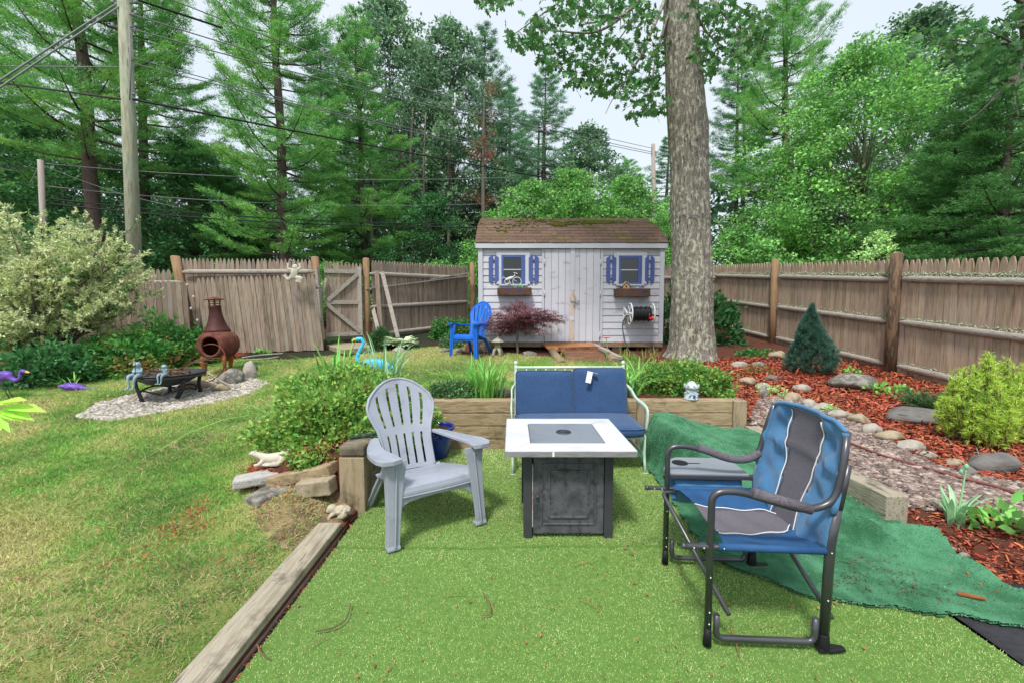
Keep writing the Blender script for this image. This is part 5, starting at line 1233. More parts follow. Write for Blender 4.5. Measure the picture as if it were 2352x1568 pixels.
# ---------------------------------------------------------------- rocks
def rock(label, u0, u1, v0, v1, mat, name='stone', flat=None, seed=0, group=None, rz=0, dz=0, depth=.75, cuts=7, cat='stone'):
    c = hit((u0 + u1) / 2, v1 - (v1 - v0) * .22); Y = c.y
    w = (u1 - u0) / F * Y * .5; h = (v1 - v0) / F * Y * (.62 if flat is None else flat)
    bm = bmesh.new(); bmesh.ops.create_icosphere(bm, subdivisions=3, radius=1); g = random.Random(seed + int(u0 * 7 + v0))
    pl = [(Vector((g.gauss(0, 1), g.gauss(0, 1), g.gauss(0, .8))).normalized(), g.uniform(.62, .92)) for _ in range(cuts)]
    off = Vector((g.uniform(0, 50), g.uniform(0, 50), 0))
    for v in bm.verts:
        p = v.co.copy()
        for n, d in pl:
            e = p.dot(n) - d
            if e > 0: p -= n * e * .9
        p *= 1 + .14 * mnoise.noise(p * 1.6 + off) + .05 * mnoise.noise(p * 5 + off)
        v.co = Vector((p.x * w * 1.12, p.y * w * depth * 1.12, p.z * h))
    for f in bm.faces: f.smooth = True
    me = bpy.data.meshes.new(name); bm.to_mesh(me); bm.free(); me.materials.append(mat)
    o = bpy.data.objects.new(name, me); C.objects.link(o); o.location = (c.x, c.y, c.z + h * .35 + dz); o.rotation_euler = (0, 0, rz)
    return tag(o, label, cat, group)
S = 'stones edging the gravel'
rock('large rounded grey boulder in the mulch below the fence', 1909, 2014, 858, 899, m_rock, 'boulder', cuts=5, cat='boulder')
rock('broad flat slate slab in the mulch beside the golden shrub', 2035, 2174, 924, 970, m_rockd, 'slate_slab', flat=.40, cuts=10)
rock('tan boulder at the foot of the fence post beside the dwarf spruce', 1766, 1806, 806, 828, m_rockt, 'boulder', cat='boulder')
rock('dark angular stone just above the camp chair back', 1800, 1841, 902, 924, m_rockt, group=S)
rock('round pale stone above the top corner of the camp chair', 1839, 1877, 916, 938, m_rockw, group=S)
rock('low pale tan stone half hidden by the camp chair top edge', 1872, 1910, 925, 944, m_rockw, group=S)
rock('flat whitish stone right of the camp chair top', 1906, 1956, 938, 960, m_rockw, flat=.5, group=S)
rock('rounded tan stone between the flat whitish and pale wedge stones', 1947, 1995, 949, 974, m_rockt, group=S)
rock('pale wedge shaped stone edging the gravel', 1980, 2022, 972, 997, m_rockw, group=S)
rock('mossy tan block stone edging the gravel', 2013, 2070, 987, 1012, m_rockt, cuts=10, group=S)
rock('smooth white oval stone edging the gravel', 2061, 2117, 1010, 1034, m_rockw, cuts=2, group=S)
rock('small pale stone at the low end of the stone edging', 2106, 2146, 1035, 1050, m_rockw, group=S)
rock('big dark slate boulder in the mulch under the golden shrub', 2232, 2332, 1038, 1088, m_rockd, 'boulder', cuts=10, cat='boulder')
rock('small blue grey slate stuck in gravel beside the iris stalk', 2204, 2240, 1072, 1092, m_rockd, flat=.8)
rock('low tan rock in the gravel left of the dark slate boulder', 2178, 2220, 1052, 1074, m_rockt)
rock('pale stone among leaves at the right edge of the mulch', 2292, 2336, 1176, 1200, m_rockw)
rock('long narrow slate lying along the green carpet edge', 2098, 2204, 1222, 1268, m_rock, 'slate_slab', flat=.22, depth=.22, rz=-.62)
rock('small grey chip of stone below the long narrow slate', 2204, 2226, 1268, 1284, m_rock)
rock('little grey stone at the mulch edge near the carpet tip', 2250, 2285, 1318, 1334, m_rock)
rock('pale flat stone behind the low azalea at the oak', 1680, 1716, 827, 846, m_rockw, flat=.5)
rock('blue grey flat stone between the oak azalea and tan boulder', 1728, 1758, 829, 843, m_rock, flat=.5)
rock('grey slate wedge in mulch left of the dwarf spruce', 1752, 1789, 856, 876, m_rockd, flat=.5)
rock('long tan slab beside the low azalea', 1694, 1740, 863, 888, m_rockt, flat=.5, cuts=10)
rock('cream white stone behind the wall end post', 1738, 1768, 878, 896, m_rockw)
rock('cone shaped grey stone standing by the wall end post', 1741, 1764, 894, 914, m_rock, flat=.9)
rock('lumpy cream stone in mulch left of the grey boulder', 1823, 1859, 882, 900, m_rockw, cuts=0)
rock('round grey stone half buried behind the bench beside the iris', 1142, 1174, 890, 912, m_rock, cuts=3)
H = 'stones round the chiminea'
rock('large grey boulder in front of the chiminea', 499, 558, 846, 888, m_rock, 'boulder', group=H, cat='boulder')
rock('upright white boulder right of the chiminea', 559, 588, 842, 876, m_rockw, 'boulder', flat=.9, group=H, cat='boulder')
rock('yellowish flat rock at the edge of the white pebbles', 490, 528, 880, 901, m_rockt, group=H)
rock('long pinkish rock behind the fire bowl legs', 414, 478, 872, 896, M('pinkish stone', ['8d7468', 'a58d80', '745d52'], 6, rough=.9, bump=.3), flat=.55, group=H)
rock('small round stone between the fire bowl and grey boulder', 482, 500, 874, 888, m_rockt, group=H)
rock('dark low stone behind the upright white boulder', 566, 592, 838, 856, m_rockd, group=H)
rock('sandy rock under the blue chair beside the stone lantern', 1100, 1128, 786, 812, m_rockt, cuts=9)
for u0, u1, v0, v1, lab in ((902, 930, 798, 810, 'small pale stone in front of the hosta'), (1046, 1068, 800, 812, 'small round stone under the blue chair front leg'), (1010, 1038, 800, 810, 'small tan stone in the bed left of the blue chair'), (1200, 1232, 806, 817, 'low grey stone at the foot of the red maple')):
    rock(lab, u0, u1, v0, v1, m_rockw if 'pale' in lab else m_rock)

# ---------------------------------------------------------------- chiminea
c = hit(500, 858); k = 1.0
t = thing('chiminea', 'rusty brown cast iron chiminea with round open mouth', 'chiminea', c, R(0)); t.rotation_euler = (0, R(-3), R(0)); t.scale = (.93, .93, .95); t.location.x += .06
th_ = R(-22)
bm = bmesh.new()
prof = [(.09, .27), (.20, .29), (.27, .35), (.305, .44), (.31, .52), (.29, .60), (.24, .66), (.185, .70)]
mb = MB(); n = 32; us = [i / n for i in range(n + 1)]
pr = [(r, z) for r, z in prof]
pz = np.interp(np.linspace(0, 1, 22), np.linspace(0, 1, len(prof)), [p[1] for p in prof]); prr = np.interp(np.linspace(0, 1, 22), np.linspace(0, 1, len(prof)), [p[0] for p in prof])
MA = R(-82)      # direction the mouth faces
def inmouth(i, j):
    a = (i + .5) / n * 2 * math.pi; d = (a - MA + math.pi) % (2 * math.pi) - math.pi; r = (prr[j] + prr[min(j + 1, 21)]) / 2; z = (pz[j] + pz[min(j + 1, 21)]) / 2
    x = d * .30; return (x / .155) ** 2 + ((z - .475) / .16) ** 2 < 1
idx = list(range(22))
mb.panel(us, idx, lambda i, j: not inmouth(i, j), lambda u, j: (math.cos(u * 2 * math.pi) * prr[j], math.sin(u * 2 * math.pi) * prr[j], pz[j]), .012, smooth=True)
mb.build('body', m_rust, t)
mb = MB(); e1 = Vector((-math.sin(MA), math.cos(MA), 0)); e2 = Vector((math.cos(MA), math.sin(MA), 0))
ring = [e2 * (.245 + .05 * math.cos(a) ** 2 * 0 + .045 * (1 - abs(math.cos(a))) * .4) + e1 * (.150 * math.cos(a)) + Vector((0, 0, .475 + .165 * math.sin(a))) for a in np.linspace(0, 2 * math.pi, 29)[:-1]]
mb.tube(ring, .022, 8, closed=True, flat=1.3); mb.build('mouth_rim', m_rust, t)
mb = MB(); mb.lathe([(.195, .695), (.20, .715), (.185, .735), (.15, .80), (.115, .90), (.095, 1.0), (.088, 1.08), (.095, 1.10), (.092, 1.13), (.075, 1.13), (.075, 1.0)], 24); mb.build('neck', M('dark red brown iron', ['3a1a1a', '4c2523', '2d1414'], 5, rough=.6, bump=.12), t)
mb = MB()
for a in np.linspace(0, 2 * math.pi, 7)[:-1]: mb.bar((math.cos(a) * .082, math.sin(a) * .082, 1.12), (math.cos(a) * .095, math.sin(a) * .095, 1.235), .014, .006, up=(math.cos(a), math.sin(a), 0))
for z in (1.16, 1.20): mb.tube([(math.cos(a) * .088, math.sin(a) * .088, z) for a in np.linspace(0, 2 * math.pi, 21)[:-1]], .004, 5, closed=True)
mb.lathe([(.0, 1.275), (.06, 1.262), (.145, 1.232), (.148, 1.225), (.0, 1.235)], 24); mb.build('cap', m_rust, t)
for a in (-2.25, -.75, 1.5):
    mb = MB(); d = Vector((math.cos(a), math.sin(a), 0)); mb.tube(cr([d * .20 + Vector((0, 0, .33)), d * .25 + Vector((0, 0, .24)), d * .235 + Vector((0, 0, .10)), d * .26 + Vector((0, 0, .0))], 4), [.055, .05, .035, .03], 8, flat=.7); mb.build('leg', m_rusto, t)
# scattered rods, hoop and sticks by the chiminea
mb = MB(); b = hit(525, 870); X = Matrix.Translation(b + Vector((-.20, -.15, .26)))
mb.tube([X @ Vector((math.cos(a) * .26, .10 * math.sin(a), math.sin(a) * .27)) for a in np.linspace(-1.5, 2.0, 16)], .008, 6); o = mb.build('iron_hoop', m_rust, loc=b); tag(o, 'bent rusty iron hoop leaning between chiminea and grey boulder', 'hoop')
for pts, r, lab in (([(470, 852), (505, 875), (545, 892)], .010, 'straight stick slanting from the fire bowl to the grey boulder'), ([(556, 824), (600, 818), (650, 814)], .014, 'long pale stick lying in grass right of the chiminea'), ([(552, 830), (610, 826), (640, 822)], .012, 'second pale stick lying nearer in the grass right of the chiminea'), ([(440, 872), (475, 905), (470, 915)], .006, 'thin curved rod under the fire bowl')):
    P = [hit(u, v) + Vector((0, 0, r + .01)) for u, v in pts]
    if 'slanting' in lab: P = [W(470, 850, P[0].y - .8), W(505, 873, P[0].y - 1.2), W(545, 890, P[0].y - 1.3)]
    mb = MB(); mb.tube(cr(P, 5), r, 6); tag(mb.build('stick', m_rail, loc=P[0]), lab, 'stick')
# ---------------------------------------------------------------- fire bowl with two frogs
c = hit(388, 912); Yb = c.y
RB = 156 / 2 / F * Yb * .97; rz0 = W(382, 856, Yb).z - c.z
t = thing('fire_bowl', 'round black fire bowl on four legs over white pebbles', 'fire pit', c)
mb = MB(); mb.lathe([(0, rz0 - .16), (.10, rz0 - .155), (.22, rz0 - .12), (.32, rz0 - .06), (RB - .045, rz0 - .012), (RB, rz0), (RB + .005, rz0 + .008), (RB - .035, rz0 + .012), (RB - .05, rz0 + .0), (.31, rz0 - .05), (.2, rz0 - .105), (0, rz0 - .14)], 40); mb.build('bowl', m_bowl, t)
mb = MB(); mb.tube([(math.cos(a) * (RB - .02), math.sin(a) * (RB - .02), rz0 - .022) for a in np.linspace(0, 2 * math.pi, 41)[:-1]], .014, 8, closed=True); mb.build('ring_band', m_char, t)
for u, v in ((327, 925), (407, 917), (461, 902), (390, 903)):
    q = hit(u, v) - c; d = Vector((q.x, q.y, 0)); dn = d.normalized()
    mb = MB(); mb.tube(cr([dn * (RB - .08) + Vector((0, 0, rz0 - .04)), dn * (RB - .10) + Vector((0, 0, rz0 * .5)), d + Vector((0, 0, q.z + .02))], 4), [.026, .024, .03], 8, flat=.5); mb.build('leg', m_iron, t)
mb = MB(); 
for a0 in (.4, 2.0, 3.6, 5.2): mb.tube([(math.cos(a) * (RB - .13), math.sin(a) * (RB - .13), .08 + .05 * math.sin((a - a0) * 2)) for a in np.linspace(a0, a0 + 1.5, 9)], .011, 6)
mb.build('brace', m_iron, t)
mb = MB()
for k in range(46):
    a = random.uniform(0, 6.28); r = random.uniform(0, RB * .6); L_ = random.uniform(.15, .42); b = random.uniform(0, 6.28); p = Vector((math.cos(a) * r, math.sin(a) * r, rz0 + random.uniform(-.05, .035)))
    d = Vector((math.cos(b), math.sin(b), random.uniform(-.1, .25))) * L_ * .5; mb.tube(cr([p - d, p + Vector((0, 0, .02)), p + d], 3), random.uniform(.003, .009), 5)
for k in range(9):
    b = random.uniform(-.7, 1.6); p = Vector((.12, 0, rz0 + .02)); d = Vector((math.cos(b), math.sin(b), .25)); mb.tube(cr([p, p + d * .25 + Vector((0, 0, .06)), p + d * .5 + Vector((0, 0, .02 * k - .06))], 4), .004, 5)
o = mb.build('twig_heap', m_twig, loc=None); o.location = c; tag(o, 'heap of dry brown twigs filling the fire bowl', 'twigs')
def frog(label, loc, s, rz, pose):
    mb = MB(); E = mb.ell
    E((0, 0, .10), (.055, .048, .085), 14, 10, X=Matrix.Rotation(.12, 4, 'X')); E((0, -.005, .185), (.045, .04, .035), 12, 8)
    E((0, -.02, .222), (.062, .055, .036), 14, 8)
    for x in (-.034, .034): E((x, -.02, .255), (.019, .019, .018), 10, 6)
    for x in (-1, 1):
        if pose == 'rod': arm = [(x * .052, .0, .165), (x * .075, -.03, .11), (x * .012, -.075, .105)]
        else: arm = [(x * .052, .0, .165), (x * .07, -.06, .14), (x * .03, -.10, .17)]
        mb.tube(cr(arm, 4), [.018, .014, .013], 8); E(arm[-1], (.018, .016, .014), 8, 6)
        mb.tube(cr([(x * .03, -.01, .045), (x * .062, -.10, .045), (x * .055, -.14, .0), (x * .045, -.145, -.10), (x * .04, -.16, -.15)], 4), [.034, .030, .022, .016, .014], 8)
        E((x * .042, -.19, -.158), (.022, .045, .011), 10, 6)
    o = mb.build('frog_statue', m_frog, remesh=.008); o.location = loc; o.scale = (s,) * 3; o.rotation_euler = (0, 0, rz); tag(o, label, 'statue', 'frogs on the fire bowl rim'); return o
q = c + Vector((-RB * .06, -RB * .95, rz0))
fs = 1.05
frog('larger blue grey frog statue holding a rod on the bowl rim', q, .72, R(-4), 'rod')
mb = MB(); mb.tube([q + Vector((.02, -.075, -.02)), q + Vector((.02, -.062, .26))], .004, 6); o = mb.build('fishing_rod', m_black, loc=q); tag(o, 'thin black rod held upright by the larger frog', 'rod')
frog('smaller blue grey frog statue drinking on the bowl rim', c + Vector((RB * .56, -RB * .78, rz0 + .01)), .52, R(-12), 'cup')

# ---------------------------------------------------------------- flamingos
def flamingo(label, loc, s, rz, mat, legs=None, neck=None, group='plastic flamingos', bill=m_yel):
    t = thing('flamingo_ornament', label, 'flamingo', loc, 0, group); t.rotation_euler = rz if isinstance(rz, tuple) else (0, 0, rz); t.scale = (s,) * 3
    mb = MB()
    mb.ell((0, 0, .0), (.20, .085, .09), 18, 10, X=Matrix.Rotation(R(10), 4, 'Y')); mb.ell((.17, 0, -.025), (.14, .05, .04), 14, 8, X=Matrix.Rotation(R(14), 4, 'Y'))
    for y in (-1, 1): mb.ell((.05, y * .06, .02), (.17, .03, .065), 14, 8, X=Matrix.Rotation(R(12), 4, 'Y'))
    nk = neck or [(-.14, 0, .02), (-.22, 0, .03), (-.25, 0, .12), (-.20, 0, .24), (-.16, 0, .32), (-.18, 0, .385), (-.235, 0, .385)]
    mb.tube(cr(nk, 6), [.055, .036, .030, .027, .025, .027, .030], 10)
    h = Vector(nk[-1]); mb.ell(h, (.045, .030, .032), 12, 8); mb.build('body', mat, t, remesh=.010)
    m2 = MB(); m2.tube(cr([h + Vector((-.03, 0, -.005)), h + Vector((-.075, 0, -.02)), h + Vector((-.085, 0, -.06))], 4), [.022, .016, .006], 8); m2.build('bill', bill, t)
    m2 = MB(); m2.tube(cr([h + Vector((-.078, 0, -.025)), h + Vector((-.088, 0, -.05)), h + Vector((-.084, 0, -.075))], 3), [.017, .014, .004], 8); m2.build('bill_tip', m_black, t)
    if legs:
        m2 = MB()
        for y in (-.02, .03): m2.tube([(.02, y, -.05), (.02 + legs[0], y, -legs[1])], .006, 6)
        m2.build('leg', m_iron, t)
    return t
p = W(861, 838, 6.3); flamingo('turquoise plastic flamingo standing in the lawn behind the azalea', p, .98, R(8), m_tblue, (0.0, .30))
hpz = hit(38, 916); p = Vector((hit(38, 916).x - .17, hpz.y, W(8, 864, hpz.y).z))
flamingo('purple plastic flamingo standing at the left edge on wire legs', p, .74, R(180), m_purple, (-.18, p.z - hpz.z + .10), [(-.14, 0, .0), (-.20, 0, -.05), (-.26, 0, -.06), (-.32, 0, -.01), (-.325, 0, .06), (-.36, 0, .10), (-.40, 0, .085)])
p = hit(172, 897) + Vector((0, 0, .05)); flamingo('purple plastic flamingo fallen on its side in the shrub bed', p, .58, (R(82), R(-9), R(192)), m_purple, (.0, .25), [(-.14, 0, .0), (-.22, 0, -.01), (-.30, 0, .01), (-.36, 0, .02), (-.40, 0, .03), (-.43, 0, .03)])

# ---------------------------------------------------------------- small statues and ornaments
c = hit(622, 1070); s = 85 / F * c.y / .30
t = thing('animal_statue', 'cream white reclining animal statue with raised head under the azalea', 'statue', c + Vector((0, 0, .01)), R(4)); t.scale = (s,) * 3
mb = MB(); mb.ell((.03, 0, .012), (.135, .055, .016), 18, 8)
mb.tube(cr([(-.13, -.005, .10), (-.09, 0, .085), (-.03, 0, .062), (.04, 0, .06), (.10, .01, .07)], 5), [.020, .026, .036, .045, .040], 12)
mb.ell((-.135, -.004, .103), (.030, .021, .020), 12, 8); mb.ell((-.16, -.004, .098), (.014, .012, .010), 8, 6)
for y in (-.014, .014): mb.ell((-.118, y, .120), (.008, .006, .010), 8, 6)
mb.ell((.10, 0, .065), (.048, .045, .050), 14, 10); mb.tube(cr([(.11, -.03, .06), (.09, -.055, .03), (.02, -.06, .02)], 4), [.028, .022, .014], 8)
mb.tube(cr([(-.05, -.02, .05), (-.07, -.045, .025), (-.11, -.05, .015)], 4), [.018, .014, .012], 8); mb.tube(cr([(-.05, .02, .05), (-.08, .04, .02), (-.12, .035, .015)], 4), [.018, .014, .012], 8)
mb.tube(cr([(.12, .02, .09), (.13, .02, .115), (.135, .015, .13)], 3), [.025, .018, .008], 8)
mb.build('body', m_cream, t, remesh=.0055)
c = hit(786, 1210); c = Vector((XL - .065, 2.80, max(.045, gz(XL - .065, 2.8)) - .002)); s = 58 / F * 2.82 / .17
t = thing('lamb_statue', 'small cream lamb statue lying at the foot of the post', 'statue', c, R(6)); t.scale = (s,) * 3
mb = MB(); mb.ell((.018, 0, .04), (.062, .038, .036), 16, 10); mb.ell((-.045, -.005, .060), (.034, .028, .030), 14, 8); mb.ell((-.066, -.012, .048), (.018, .016, .016), 10, 6)
for y in (-.026, .022): mb.ell((-.038, y, .058), (.012, .007, .018), 8, 6)
mb.tube(cr([(-.03, -.02, .03), (-.055, -.03, .012), (-.06, -.03, -.01)], 3), [.016, .013, .012], 8); mb.tube([(-.03, .02, .03), (-.05, .03, .005)], .014, 8); mb.tube(cr([(.05, -.03, .03), (.03, -.042, .012), (.0, -.042, .008)], 3), [.022, .016, .012], 8)
for k in range(60):
    a, b = random.uniform(0, 6.28), random.uniform(-.2, 1.5); mb.ell((.018 + .060 * math.cos(a) * math.cos(b), .036 * math.sin(a) * math.cos(b), .04 + .034 * math.sin(b)), (.008,) * 3, 6, 4)
mb.build('body', m_stonew, t, remesh=.0035)
p = hit(617, 985); t = thing('clay_pot', 'small pale terracotta pot half hidden at the azalea edge', 'pot', p + Vector((-.03, -.05, 0)))
mb = MB(); mb.lathe([(0, 0), (.033, 0), (.042, .075), (.049, .076), (.051, .10), (.044, .10), (.040, .08), (0, .08)], 20); mb.build('pot', m_terra, t)
c = hit(1143, 817); k_ = 46 / F * c.y / .44
t = thing('stone_lantern', 'small mossy concrete garden lantern under the red maple', 'lantern', c); t.scale = (k_,) * 3
mb = MB(); mb.lathe([(0, .415), (.015, .41), (.02, .395), (.05, .375), (.11, .345), (.155, .315), (.150, .30), (.0, .31)], 18); mb.build('roof', m_lantern, t)
mb = MB()
for a in range(4): mb.box((math.cos(a * 1.571 + .78) * .05, math.sin(a * 1.571 + .78) * .05, .265), (.028, .028, .09), rz=a * 1.571)
mb.box((0, 0, .265), (.05, .05, .085)); mb.lathe([(0, .225), (.08, .225), (.085, .21), (.06, .20), (.085, .185), (.07, .165), (0, .165)], 18); mb.build('light_chamber', m_lantern, t)
for a in (.5, 2.07, 3.64, 5.21):
    mb = MB(); d = Vector((math.cos(a), math.sin(a), 0)); mb.tube(cr([d * .03 + Vector((0, 0, .165)), d * .085 + Vector((0, 0, .12)), d * .11 + Vector((0, 0, .0))], 4), [.04, .034, .03], 8); mb.build('leg', m_lantern, t)
t = thing('castle_ornament', 'blue white resin castle tower ornament on the timber wall', 'ornament', (W(1588, 900, 4.43).x, 4.43, wz))
mb = MB(); mb.lathe([(0, 0), (.072, 0), (.074, .012), (.062, .03), (.057, .08), (.060, .112), (.073, .118), (.073, .14), (.062, .145), (.05, .150), (.040, .170), (.02, .186), (.0, .192)], 20)
for k in range(26):
    a = random.uniform(0, 6.28); z = random.uniform(.02, .13); mb.ell((math.cos(a) * .060, math.sin(a) * .060, z), (.012, .012, .008), 6, 5)
for a in np.linspace(0, 6.28, 9)[:-1]: mb.box((math.cos(a) * .070, math.sin(a) * .070, .147), (.018, .018, .016), rz=a)
mb.build('tower', m_castle, t)
mb = MB(); mb.box((.004, -.066, .035), (.026, .008, .04)); mb.box((-.035, -.054, .04), (.014, .01, .022), rz=.5); mb.build('door', M('blue door paint', ['3a4d86'], 3), t, bevel=.003)
# frog cut-out on the fence panel
fc = W(677, 627, 8.46); X = Matrix.Translation(fc) @ Matrix.Rotation(R(90), 4, 'X'); k = 8.46 / F
def fp(u, v): return ((u - 677) * k, -(v - 627) * k)
t = thing('wall_frog', 'cream climbing frog ornament hung on the loose fence panel', 'ornament', fc)
mb = MB()
def tt(pts, r): mb.tube(cr([(fp(u, v)[0], -.02, fp(u, v)[1]) for u, v in pts], 4), r, 8, flat=.6)
mb.ell((fp(696, 628)[0], -.02, fp(696, 628)[1]), (.075, .03, .12), 14, 8, X=Matrix.Rotation(R(-14), 4, 'Y')); mb.ell((fp(697, 612)[0], -.02, fp(697, 612)[1]), (.055, .03, .055), 12, 8)
mb.v = []; mb.f = []; mb.m = []; mb.s = []
mb.ell((fp(677, 628)[0], -.02, fp(677, 628)[1]), (.070, .035, .12), 14, 8, X=Matrix.Rotation(R(14), 4, 'Y')); mb.ell((fp(679, 614)[0], -.02, fp(679, 614)[1]), (.058, .035, .055), 12, 8)
tt([(673, 620), (663, 618), (664, 608)], [.03, .025, .022]); tt([(684, 620), (691, 616), (689, 607)], [.03, .025, .022])
tt([(672, 634), (662, 642), (655, 634)], [.045, .032, .022]); tt([(681, 638), (693, 640), (680, 647)], [.045, .036, .026]); tt([(680, 647), (690, 648), (693, 643)], [.026, .02, .02])
for u, v in ((661, 605), (666, 604), (686, 604), (692, 605), (652, 632), (656, 629), (695, 641), (692, 648)): tt([(u + (677 - u) * .06, v + 3), (u, v)], [.014, .016])
mb.build('body', m_cream, t, remesh=.009)

# brown hose across the gravel
P_ = [hit(u, v) + Vector((0, 0, .022)) for u, v in ((1905, 1006), (1960, 1025), (2030, 1052), (2110, 1075), (2200, 1101), (2280, 1122), (2352, 1146), (2420, 1165))]
mb = MB(); mb.tube(cr(P_, 5), .011, 8); tag(mb.build('garden_hose', M('reddish brown hose', ['6d4038', '80504a'], 5, rough=.6), loc=P_[0]), 'reddish brown hose lying across the gravel', 'hose')
for pts, lab in (([(2238, 1020), (2248, 1048), (2252, 1062)], 'pale forked twig standing in the mulch above the dark slate boulder'), ([(2170, 1000), (2185, 1022)], 'short pale twig in the mulch below the slate slab')):
    P_ = [hit(u, v) + Vector((0, 0, .015)) for u, v in pts]; mb = MB(); mb.tube(cr(P_, 4), [.006, .003], 5); tag(mb.build('fallen_twig', m_rail, loc=P_[0]), lab, 'twig')
mb = MB(); q = Vector((XL - .06, 3.12, .478)); mb.bar(q + Vector((-.05, .0, .008)), q + Vector((.10, .06, .012)), .03, .012); mb.tube([q + Vector((.08, .05, .015)), q + Vector((.16, .10, .018))], .010, 8); tag(mb.build('hand_tool', m_hoseg, loc=q, bevel=.003), 'small dark green hand tool lying on the post cap behind the grey chair', 'tool')
# ---------------------------------------------------------------- plants
def stems(t, n, spread, h, r, mat=m_twig, name='stem'):
    mb = MB()
    for k in range(n):
        a = random.uniform(0, 6.28); q = random.uniform(.3, 1) * spread
        mb.tube(cr([(random.uniform(-.03, .03), random.uniform(-.03, .03), -.03), (math.cos(a) * q * .4, math.sin(a) * q * .4, h * .5), (math.cos(a) * q, math.sin(a) * q, h * random.uniform(.7, 1))], 4), [r, r * .7, r * .3], 5)
    return mb.build(name, mat, t)
def shrub(name, label, cat, loc, rad, ncl, per, ls, mat, base=.0, group=None, upw=.5, rosette=True, lw=1.0, hollow=.55, nst=8, clr=.10, tmpl=LEAF, shape=None, seed=1, part='foliage', sr=.010):
    """crown of leaf rosettes spread through the outer part of an ellipsoid"""
    g = np.random.default_rng(seed); t = thing(name, label, cat, loc, 0, group)
    d = unit(g.normal(size=(ncl * 2, 3))); d = d[d[:, 2] > -.45][:ncl]; n = len(d)
    rr = hollow + (1 - hollow) * g.random(n) ** .6
    lump = 1 + .24 * np.sin(d[:, 0] * 5 + seed) * np.sin(d[:, 1] * 4 + d[:, 2] * 6 + seed * 2)
    c = d * rr[:, None] * lump[:, None] * np.array(rad); c[:, 2] += base + rad[2] * .15
    if shape is not None: c, d = shape(c, d)
    c[:, 2] = np.maximum(c[:, 2], .02)
    idx = np.repeat(np.arange(n), per); m = len(idx)
    out = d[idx] * .7 + g.normal(size=(m, 3)) * .75 + [0, 0, upw * .6]
    pos = c[idx] + g.normal(size=(m, 3)) * clr * .35 + unit(out) * clr * .2
    nr = np.cross(out, g.normal(size=(m, 3))) + [0, 0, .8]
    V, Fa = scatter(*tmpl, pos, out, nr, ls * g.lognormal(0, .25, m), ls * lw * g.lognormal(0, .2, m))
    fast(part, V, Fa, mat, t)
    if nst: stems(t, nst, max(rad[0], rad[1]) * .8, base + rad[2] * .9, sr)
    return t
def strap(name, label, loc, n, L_, w, mat, arch=.5, group=None, cat='plant', spread=.06, seed=3, part='leaf_blades', upr=1.0):
    g = np.random.default_rng(seed); t = thing(name, label, cat, loc, 0, group); mb = MB()
    for k in range(n):
        a = g.uniform(0, 6.28); r = g.uniform(0, spread); p = Vector((math.cos(a) * r, math.sin(a) * r, -.01)); b = a + g.normal() * .6
        d = Vector((math.cos(b), math.sin(b), 0)); s = Vector((-d.y, d.x, 0)); l = L_ * g.uniform(.55, 1.1); ar = arch * g.uniform(.3, 1.5); rows = []
        for i in range(7):
            q = i / 6; x = ar * l * q ** 2 * .9; z = l * q * (1 - .45 * ar * q ** 2) * upr; ww = w * (.6 + .8 * q) * (1 - q ** 3) * .5 + .0008
            c = p + d * (x + .02 * q) + Vector((0, 0, z)); rows.append((c - s * ww, c + d * ww * .35 * -1, c + s * ww))
        V = [v for r_ in rows for v in r_]; Fc = []
        for i in range(6):
            for j in range(2): Fc.append((i * 3 + j, i * 3 + j + 1, i * 3 + j + 4, i * 3 + j + 3))
        mb.add(V, Fc, 0, True)
    mb.build(part, mat, t); return t
# azalea mound at the corner of the wall
c = Vector((-1.52, 3.95, gz(-1.52, 3.95) - .05)); 
shrub('azalea_shrub', 'wide bright green azalea mound left of the grey chair', 'shrub', c + Vector((.07, -.10, -.05)), (.68, .66, .42), 1700, 26, .037, l_azalea, base=.02, seed=5, clr=.09, nst=26, hollow=.60, lw=1.05, sr=.007)
shrub('azalea_shrub', 'low bright green azalea at the foot of the oak behind the wall', 'shrub', Vector((2.0, 5.15, .42)), (.56, .42, .28), 750, 20, .042, l_azalea2, base=.02, seed=8, clr=.085, nst=16, sr=.007)
shrub('low_juniper', 'low grey green mounded plant on the wall edge beside the iris', 'plant', Vector((-.66, 4.68, .44)), (.27, .20, .14), 420, 18, .024, l_junip, base=.02, seed=9, clr=.05, nst=4)
for x, y, n, L_, w, m_, lab, ar, sd, sp in (
    (-.28, 4.72, 105, .50, .019, l_iris, 'tall grassy iris clump behind the wall left of the bench', .45, 3, .20),
    (-.62, 5.0, 10, .40, .014, l_iris, 'thin dark iris leaves leaning behind the low mounded plant', .9, 4, .05),
    (1.30, 4.85, 64, .50, .019, l_lime, 'bright green daylily clump behind the wall right of the bench', 1.0, 6, .14),
    (1.52, 5.2, 26, .5, .018, l_iris, 'arching daylily leaves beside the low azalea', 1.0, 7, .10),
    (-1.85, 4.5, 40, .80, .024, l_iris, 'tall iris leaves rising behind the azalea mound', .5, 11, .20),
    (-1.40, 4.75, 34, .74, .022, l_irisb, 'blue green iris leaves between azalea and flamingo', .4, 12, .15),
    (-2.30, 4.25, 16, .62, .016, l_iris, 'long iris leaves arching over the lawn left of the azalea', 1.3, 13, .08)):
    strap('iris_clump', lab, Vector((x, y, gz(x, y))), n, L_, w, m_, ar, 'iris and daylily clumps', seed=sd, spread=sp)
p = hit(2197, 1203); strap('iris_plant', 'pale blue green iris in the red mulch by the gravel', p, 15, .27, .034, l_irisb, .45, seed=21, spread=.045)
